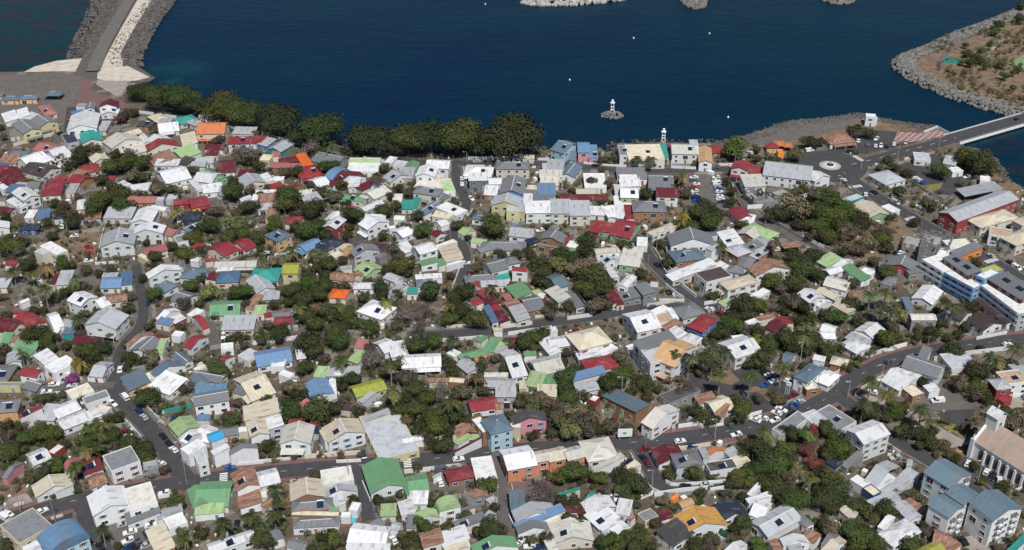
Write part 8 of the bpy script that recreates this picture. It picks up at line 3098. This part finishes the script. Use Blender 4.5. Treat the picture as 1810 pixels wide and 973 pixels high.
def thing(name, x, y, cat, label, rz=0): 
    o = empty(name, (x, y, 0), rz); reg(o, x, y, label, cat, fixed=label); return o
# billboards
for (x, y), w_, h_, rz_, lb in (((39.1,318.2), 5, 3.4, .05, 'white billboard with a green blot beside the two-storey cream house'), ((-120.5,301.1), 4.4, 3.2, .35, 'pale grey billboard on the waste plot at the street corner')):
    o = thing('billboard', x, y, 'billboard', lb, rz_)
    p = MB(); p.box(-w_ / 2, -.1, 1.4, w_ / 2, .1, 1.4 + h_); bd = p.obj('board', WM['w'] if h_ > 3.3 else WM['l'], o)
    if h_ > 3.3: p = MB(); p.quads([(-.2 + .75 * math.cos(t) * (1 + .2 * math.sin(3 * t)), -.108, 3.0 + .6 * math.sin(t)) for t in [k * .45 for k in range(14)]], [tuple(range(14))]); p.obj('painted_emblem', WM['v'], bd)
    for s in (-1, 1): p = MB(); p.box(s * w_ * .35 - .08, -.08, 0, s * w_ * .35 + .08, .08, 1.4); p.obj('leg', M_steel, o)
# white site cabin and screen by the harbour car park
(x, y) = (212.0,546.6); o = thing('shipping_container', x, y, 'container', 'white shipping container standing in the harbour car park', .18)
p = MB(); p.box(-3.6, -1.5, 0, 3.6, 1.5, 2.7)
for k in range(15): p.box(-3.4 + k * .47, -1.56, .2, -3.2 + k * .47, -1.5, 2.5)
p.obj('shell', WM['w'], o); p = MB(); p.box(-3.66, -1.2, .1, -3.6, 1.2, 2.55); p.obj('door', WM['l'], o)
(x, y) = (208.2,551.5); o = thing('hoarding', x, y, 'hoarding', 'long white hoarding running up to the shipping container', .42); p = MB(); p.box(-5, -.1, 0, 5, .1, 1.3); p.obj('panel', WM['w'], o)
# beacons
def beacon(x, y, h, label, isl):
    o = thing('harbour_beacon', x, y, 'beacon', label)
    z0 = SEA + 1.2 if isl else 0
    p = MB(); p.cyl(0, 0, z0 - 1.5, z0 + .8, 1.8, 1.5, 12); p.obj('plinth', M_conc, o)
    for sx in (-1, 1):
        for sy in (-1, 1): p = MB(); p.tube([(sx * .9, sy * .9, z0 + .8), (sx * .65, sy * .65, z0 + h)], .18, 6); p.obj('leg', M_white, o)
    for k in (.3, .6): 
        p = MB(); z = z0 + .8 + (h - .8) * k; p.box(-.95, -.95, z, .95, .95, z + .15); p.obj('brace', M_white, o)
    p = MB(); p.cyl(0, 0, z0 + h, z0 + h + .25, 1.4, n=12); p.obj('gallery', M_white, o); p = MB(); p.cyl(0, 0, z0 + h + .25, z0 + h + 1.6, .65, .6, 10); p.cyl(0, 0, z0 + h + 1.6, z0 + h + 2.1, .7, .1, 10); p.obj('lantern', M_white, o)
(x, y) = (56.7,612.6); beacon(x, y, 6.6, 'white harbour beacon on a rocky islet in the water', True); mound('beacon_rocks', x, y, 6, 5, 0, 150, .5, 1.1, M_rock_l, 'grey rocks of the islet under the harbour beacon', 31, 'rocks', 1.8)
(x, y) = (81.0,572.5); beacon(x, y, 5.8, 'white shore beacon behind the large cream seafront building', False)
# ruined lookout
(x, y) = (198.6,597.2); o = thing('ruined_lookout', x, y, 'ruin', 'crumbling white lookout building on the rocky point', -.1)
p = MB(); p.box(-3, -2, 0, 1.4, -1.7, 4.2); p.box(-3, 1.7, 0, 1.4, 2, 4.6); p.box(-3, -1.7, 0, -2.7, 1.7, 4.4); p.box(2.2, -2.1, 0, 3, -1.3, 4.6); p.obj('wall', WM['w'], o)
p = MB(); p.box(-3.1, -2.2, 4.6, 1.6, 2.2, 4.85); p.obj('roof', M_conc, o)
for k in range(3): p = MB(); q = -2.2 + k * 1.4; p.cyl(q, 0, 4.85, 6.0, .05, n=5); p.obj('rebar', M_wood, o)
# buoys
for (x, y), n_ in (((81.0,745.7), 'white buoy afloat below the pale block breakwater'), ((132.8,755.0), 'white buoy afloat below the middle rock breakwater'), ((35.1,668.5), 'small white buoy afloat beyond the largest seafront tree'), ((122.1,610.1), 'small white buoy afloat off the shingle beach'), ((-19.2,819.9), 'small pale buoy far out in the open harbour')):
    o = thing('buoy', x, y, 'buoy', n_); p = MB(); p.cyl(0, 0, SEA - .3, SEA + .35, .55, n=10); p.cyl(0, 0, SEA + .35, SEA + 1.1, .45, .05, 10); p.obj('float', M_white, o)
# pools
wt = NT('pool_water'); wt.b.inputs['Base Color'].default_value = (.05, .38, .5, 1); wt.b.inputs['Roughness'].default_value = .08
(x, y) = (-51.4,277.4); o = thing('swimming_pool', x, y, 'swimming pool', 'kidney-shaped bright blue swimming pool in a walled yard', .1)
p = MB(); p.quads([(2.1 * math.cos(t), 1.9 * math.sin(t) * (1 + .25 * math.cos(2 * t)), .34) for t in [k * .314 for k in range(20)]], [tuple(range(20))]); p.obj('water', wt.m, o)
p = MB(); p.box(-3.2, -3, 0, 3.2, 3, .3); p.obj('surround', ZM['r'], o)
gw = NT('green_pool_water'); gw.b.inputs['Base Color'].default_value = (.012, .05, .025, 1); gw.b.inputs['Roughness'].default_value = .1
(x, y) = (66.3,270.8); o = thing('round_pool', x, y, 'pool', 'round above-ground pool of dark green water by the orange-striped roof')
p = MB(); n = 24
P = [(2.4 * math.cos(6.283 * k / n), 2.4 * math.sin(6.283 * k / n), z) for z in (0, 1.2) for k in range(n)] + [(2.2 * math.cos(6.283 * k / n), 2.2 * math.sin(6.283 * k / n), z) for z in (1.2, .8) for k in range(n)]
p.quads(P, [(j * n + k, j * n + (k + 1) % n, (j + 1) * n + (k + 1) % n, (j + 1) * n + k) for j in range(3) for k in range(n)]); p.obj('rim', WM['w'], o)
p = MB(); p.quads([(2.19 * math.cos(6.283 * k / n), 2.19 * math.sin(6.283 * k / n), 1.0) for k in range(n)], [tuple(range(n))]); p.obj('water', gw.m, o)
# flagpoles by the palm garden
for k, (x, y) in enumerate(((100.1,344.9), (100.8,344.8), (101.4,344.6))):
    o = thing('flagpole', x, y, 'flagpole', '%s of three white flagpoles beside the crowded car park' % ('leftmost', 'middle one', 'rightmost')[k]); p = MB(); p.cyl(0, 0, 0, 5.2, .09, .05, 8); p.obj('mast', M_white, o); p = MB(); p.cyl(0, 0, 5.2, 5.35, .1, n=8); p.obj('finial', M_tank, o)
# harbour park details
sheet('sports_ground', [(311.0,693.5), (327.6,710.1), (357.7,705.9), (345.0,675.6), (317.8,681.5)], .02, ZM['G'])
def strip(name, P, wd, z, mat):
    m = MB(); ribbon(m, smooth(P, 2), -wd / 2, wd / 2, z); o = m.obj(name, mat); o['kind'] = 'structure'
strip('park_path', [(266.3,695.6), (294.8,732.9), (330.8,771.3), (373.7,811.8)], 3, .03, ZM['p'])
strip('park_promenade', [(264.2,705.9), (272.2,675.6), (286.3,647.4), (303.5,631.4)], 3, .035, ZM['r'])
strip('garden_path', [(300.8,695.6), (306.0,714.4), (322.0,736.2), (344.0,749.9)], 2.4, .04, ZM['c'])
for (x, y), r in (((326.0,756.3), 5), ((319.9,744.7), 4), ((310.1,724.5), 2.5), ((292.5,720.1), 2.6), ((300.1,711.5), 2.5), ((287.5,703.1), 3.4), ((289.7,694.8), 4), ((291.1,690.8), 3.6), ((283.7,684.7), 3.5), ((279.5,687.7), 3), ((291.1,680.8), 3.5), ((302.3,682.7), 3.4), ((296.6,663.3), 3.5), ((303.9,670.0), 2.6), ((346.6,770.6), 5), ((358.6,798.2), 5), ((310.2,675.8), 3), ((295.2,644.8), 3)):
    root = empty('leafy_tree', (x, y, 0), rt.random() * 6); c = link('crown', CR['b'][rt.randrange(NV)], root); c.location = (0, 0, r * .72 + .3); c.scale = (r, r, r); t = link('trunk', TRK[0], root); t.location = (0, 0, r * .72 + .3); t.scale = (r * .9, r * .9, r * .72 + .3)
    reg(root, x, y, 'green park tree', 'tree', group='trees of the harbour park', size=r)
(x, y) = (274.9,693.5); o = thing('mural_wall', x, y, 'mural wall', 'turquoise painted mural wall behind the park boulders', -.42); p = MB(); p.box(-5, -.15, 0, 5, .15, 3.2); p.obj('panel', simple('mural_paint', (.03, .22, .19), .7, .8, .5), o)

# ---------------------------------------------------------------- labels: what each thing looks like, what stands next to it, where
LMK = [((-250.6,656.6), 'the foot of the jetty'), ((-263.4,592.4), 'the yellow-walled houses'), ((-230.1,580.8), 'the turquoise roof'), ((-193.7,612.6), 'the westmost seafront tree'), ((-150.4,588.5), 'the small seafront road'), ((-134.2,537.7), 'the red and orange roofs'), ((-101.7,573.2), 'the seafront palms'),
 ((-80.7,524.5), 'the arched blue roof'), ((-42.3,544.5), 'the merged seafront crowns'), ((-10.1,537.7), 'the tree-lined corner'), ((34.0,555.0), 'the two seafront towers'), ((65.9,548.0), 'the large cream seafront building'), ((96.3,514.9), 'the tree-shaded car park'), ((126.0,524.5), 'the long hall by the roundabout'),
 ((163.2,541.8), 'the roundabout'), ((203.0,577.0), 'the chequered paving'), ((218.0,537.7), 'the harbour car park'), ((222.8,493.5), 'the red-walled warehouse'), ((152.5,481.9), 'the scrubby vacant lot'), ((188.1,459.9), 'the concrete shell'), ((193.4,415.6), 'the modern blue block'), ((157.5,397.9), 'the tall palm grove'),
 ((131.5,424.9), 'the grey service lane'), ((88.8,429.6), 'the wide two-storey villa'), ((63.1,439.4), 'the winding street'), ((30.7,434.5), 'the dense green thicket'), ((3.7,434.5), 'the zigzag lane houses'), ((-21.4,449.5), 'the zigzag lane'), ((-50.7,439.4), 'the hillside villas'), ((-103.4,429.6), 'the jade tarpaulin roof'), ((-124.1,459.9), 'the twin red gables'),
 ((-174.3,465.2), 'the twin chalets'), ((-193.2,459.9), 'the bare earth car park'), ((-237.0,518.0), 'the dark red tin roofs'), ((-202.9,415.6), 'the western palms'), ((-162.1,397.9), 'the steep back street'), ((-182.8,365.7), 'the crossroads lane'), ((-144.0,343.9), 'the fork in the diagonal street'), ((-123.5,361.9), 'the long blue-grey roof'), ((-94.1,365.7), 'the pale blue roof'),
 ((-64.5,389.5), 'the wooded hollow'), ((-52.8,343.9), 'the olive-yellow roof'), ((-14.1,365.7), 'the golden palm'), ((30.1,381.3), 'the big cream hip roof'), ((59.5,365.7), 'the apricot-roofed block'), ((79.0,365.7), 'the palm garden'), ((100.5,343.9), 'the crowded roadside car park'), ((126.8,358.2), 'the street junction'), ((159.0,365.7), 'the broad grey school roof'),
 ((184.9,365.7), 'the feathery eastern palms'), ((136.9,333.7), 'the pink balcony block'), ((160.2,330.4), 'the church square'), ((168.5,314.5), 'the church'), ((148.8,285.7), 'the steel-blue flats'), ((121.9,293.9), 'the striped carport roof'), ((92.7,296.7), 'the wooded eastern gardens'), ((62.2,280.3), 'the orange-striped roof'), ((62.1,305.4), 'the walled lane'),
 ((28.1,283.0), 'the white winged villa'), ((10.6,308.4), 'the salmon terrace'), ((19.3,333.7), 'the dry vacant lot'), ((-7.1,330.4), 'the sky-blue house'), ((-40.5,320.7), 'the long grey shed roof'), ((-68.1,320.7), 'the white office block'), ((-99.0,317.6), 'the cyan-roofed house'), ((-98.3,288.4), 'the deep green roof'), ((-81.6,277.7), 'the coconut palms by the green roof'),
 ((-61.9,277.7), 'the twin grey hip roofs'), ((-42.4,299.6), 'the big mint roof'), ((-22.7,283.0), 'the mossy vaulted roofs'), ((-2.7,283.0), 'the narrow back alley'), ((-125.1,285.7), 'the white corner store'), ((-144.4,272.6), 'the blue vaulted roof'), ((-115.3,270.0), 'the walled yard of cars'), ((-147.9,288.4), 'the cream roadside shops'), ((-152.0,317.6), 'the shaggy palm clump'), ((-163.5,311.4), 'the white gable by the pink house'), ((-159.2,333.7), 'the sprawling white villa'),
 ((-120.2,323.9), 'the diagonal street')]
def proj(x, y):   # seen position, only used to word which side of what a thing stands
    c, s = math.cos(R(PITCH)), math.sin(R(PITCH)); dep = y * c + CAM_H * s; return 905 + 2050 * x / dep, 486.5 - 2050 * (y * s - CAM_H * c) / dep
for r in REG: r['u'], r['v'] = proj(r['x'], r['y']); r['n'] = len(r['s'].split())
REFS = [r for r in REG if r['size'] >= 40 and not r['fixed']]
def side(r, q):
    du, dv = r['u'] - q['u'], (r['v'] - q['v']) * 1.6
    if abs(du) > abs(dv): return 'right of' if du > 0 else 'left of'
    return 'in front of' if dv > 0 else 'behind'
def landmark(r):
    return min(LMK, key=lambda l: math.dist(l[0], (r['x'], r['y'])))[1]
def cut(t): return ' '.join(t.split())
def wc_(t): return len([w_ for w_ in t.replace(',', ' ').split()])
def art(s): return 'the ' + s
for r in REG:
    if r['fixed']: continue
    near = sorted((q for q in REFS if q is not r), key=lambda q: (q['u'] - r['u']) ** 2 + ((q['v'] - r['v']) * 1.5) ** 2)[:4]
    q = near[0]; r['lm'] = landmark(r); r['near'] = near
    a = '%s %s %s near %s' % (r['d'], side(r, q), art(q['s']), r['lm'])
    if wc_(a) > 16: a = '%s near %s' % (r['d'], r['lm'])
    r['lab'] = a
ORD = ['first', 'second', 'third', 'fourth', 'fifth', 'sixth', 'seventh', 'eighth', 'ninth', 'tenth', 'eleventh', 'twelfth', 'thirteenth', 'fourteenth', 'fifteenth', 'sixteenth']
def dups():
    g = {}
    for r in REG:
        if not r['fixed']: g.setdefault(r['lab'].lower(), []).append(r)
    return {k: v for k, v in g.items() if len(v) > 1}
for try_ in (1, 2):
    for k, v in dups().items():
        for r in v[1:]:
            q = r['near'][try_]; a = '%s %s %s near %s' % (r['d'], side(r, q), art(q['s']), r['lm'])
            if wc_(a) <= 16: r['lab'] = a
for k, v in dups().items():
    v.sort(key=lambda r: r['u'])
    for i, r in enumerate(v):
        a = '%s from left, %s near %s' % (ORD[min(i, 15)], r['d'], r['lm'])
        if wc_(a) > 16: a = '%s from left, %s near %s' % (ORD[min(i, 15)], r['s'], r['lm'])
        r['lab'] = a
for k, v in dups().items():
    v.sort(key=lambda r: r['v'])
    for i, r in enumerate(v): r['lab'] = '%s from the shore, %s' % (ORD[min(i, 15)], r['lab'].split(', ')[-1])
for r in REG:
    if not r['fixed']: r['o']['label'] = cut(r['lab'])
left = dups()
print('labels', len(REG), 'still doubled', len(left), 'trees', KTREE, 'bushes', KBUSH, 'rest', len(REST))
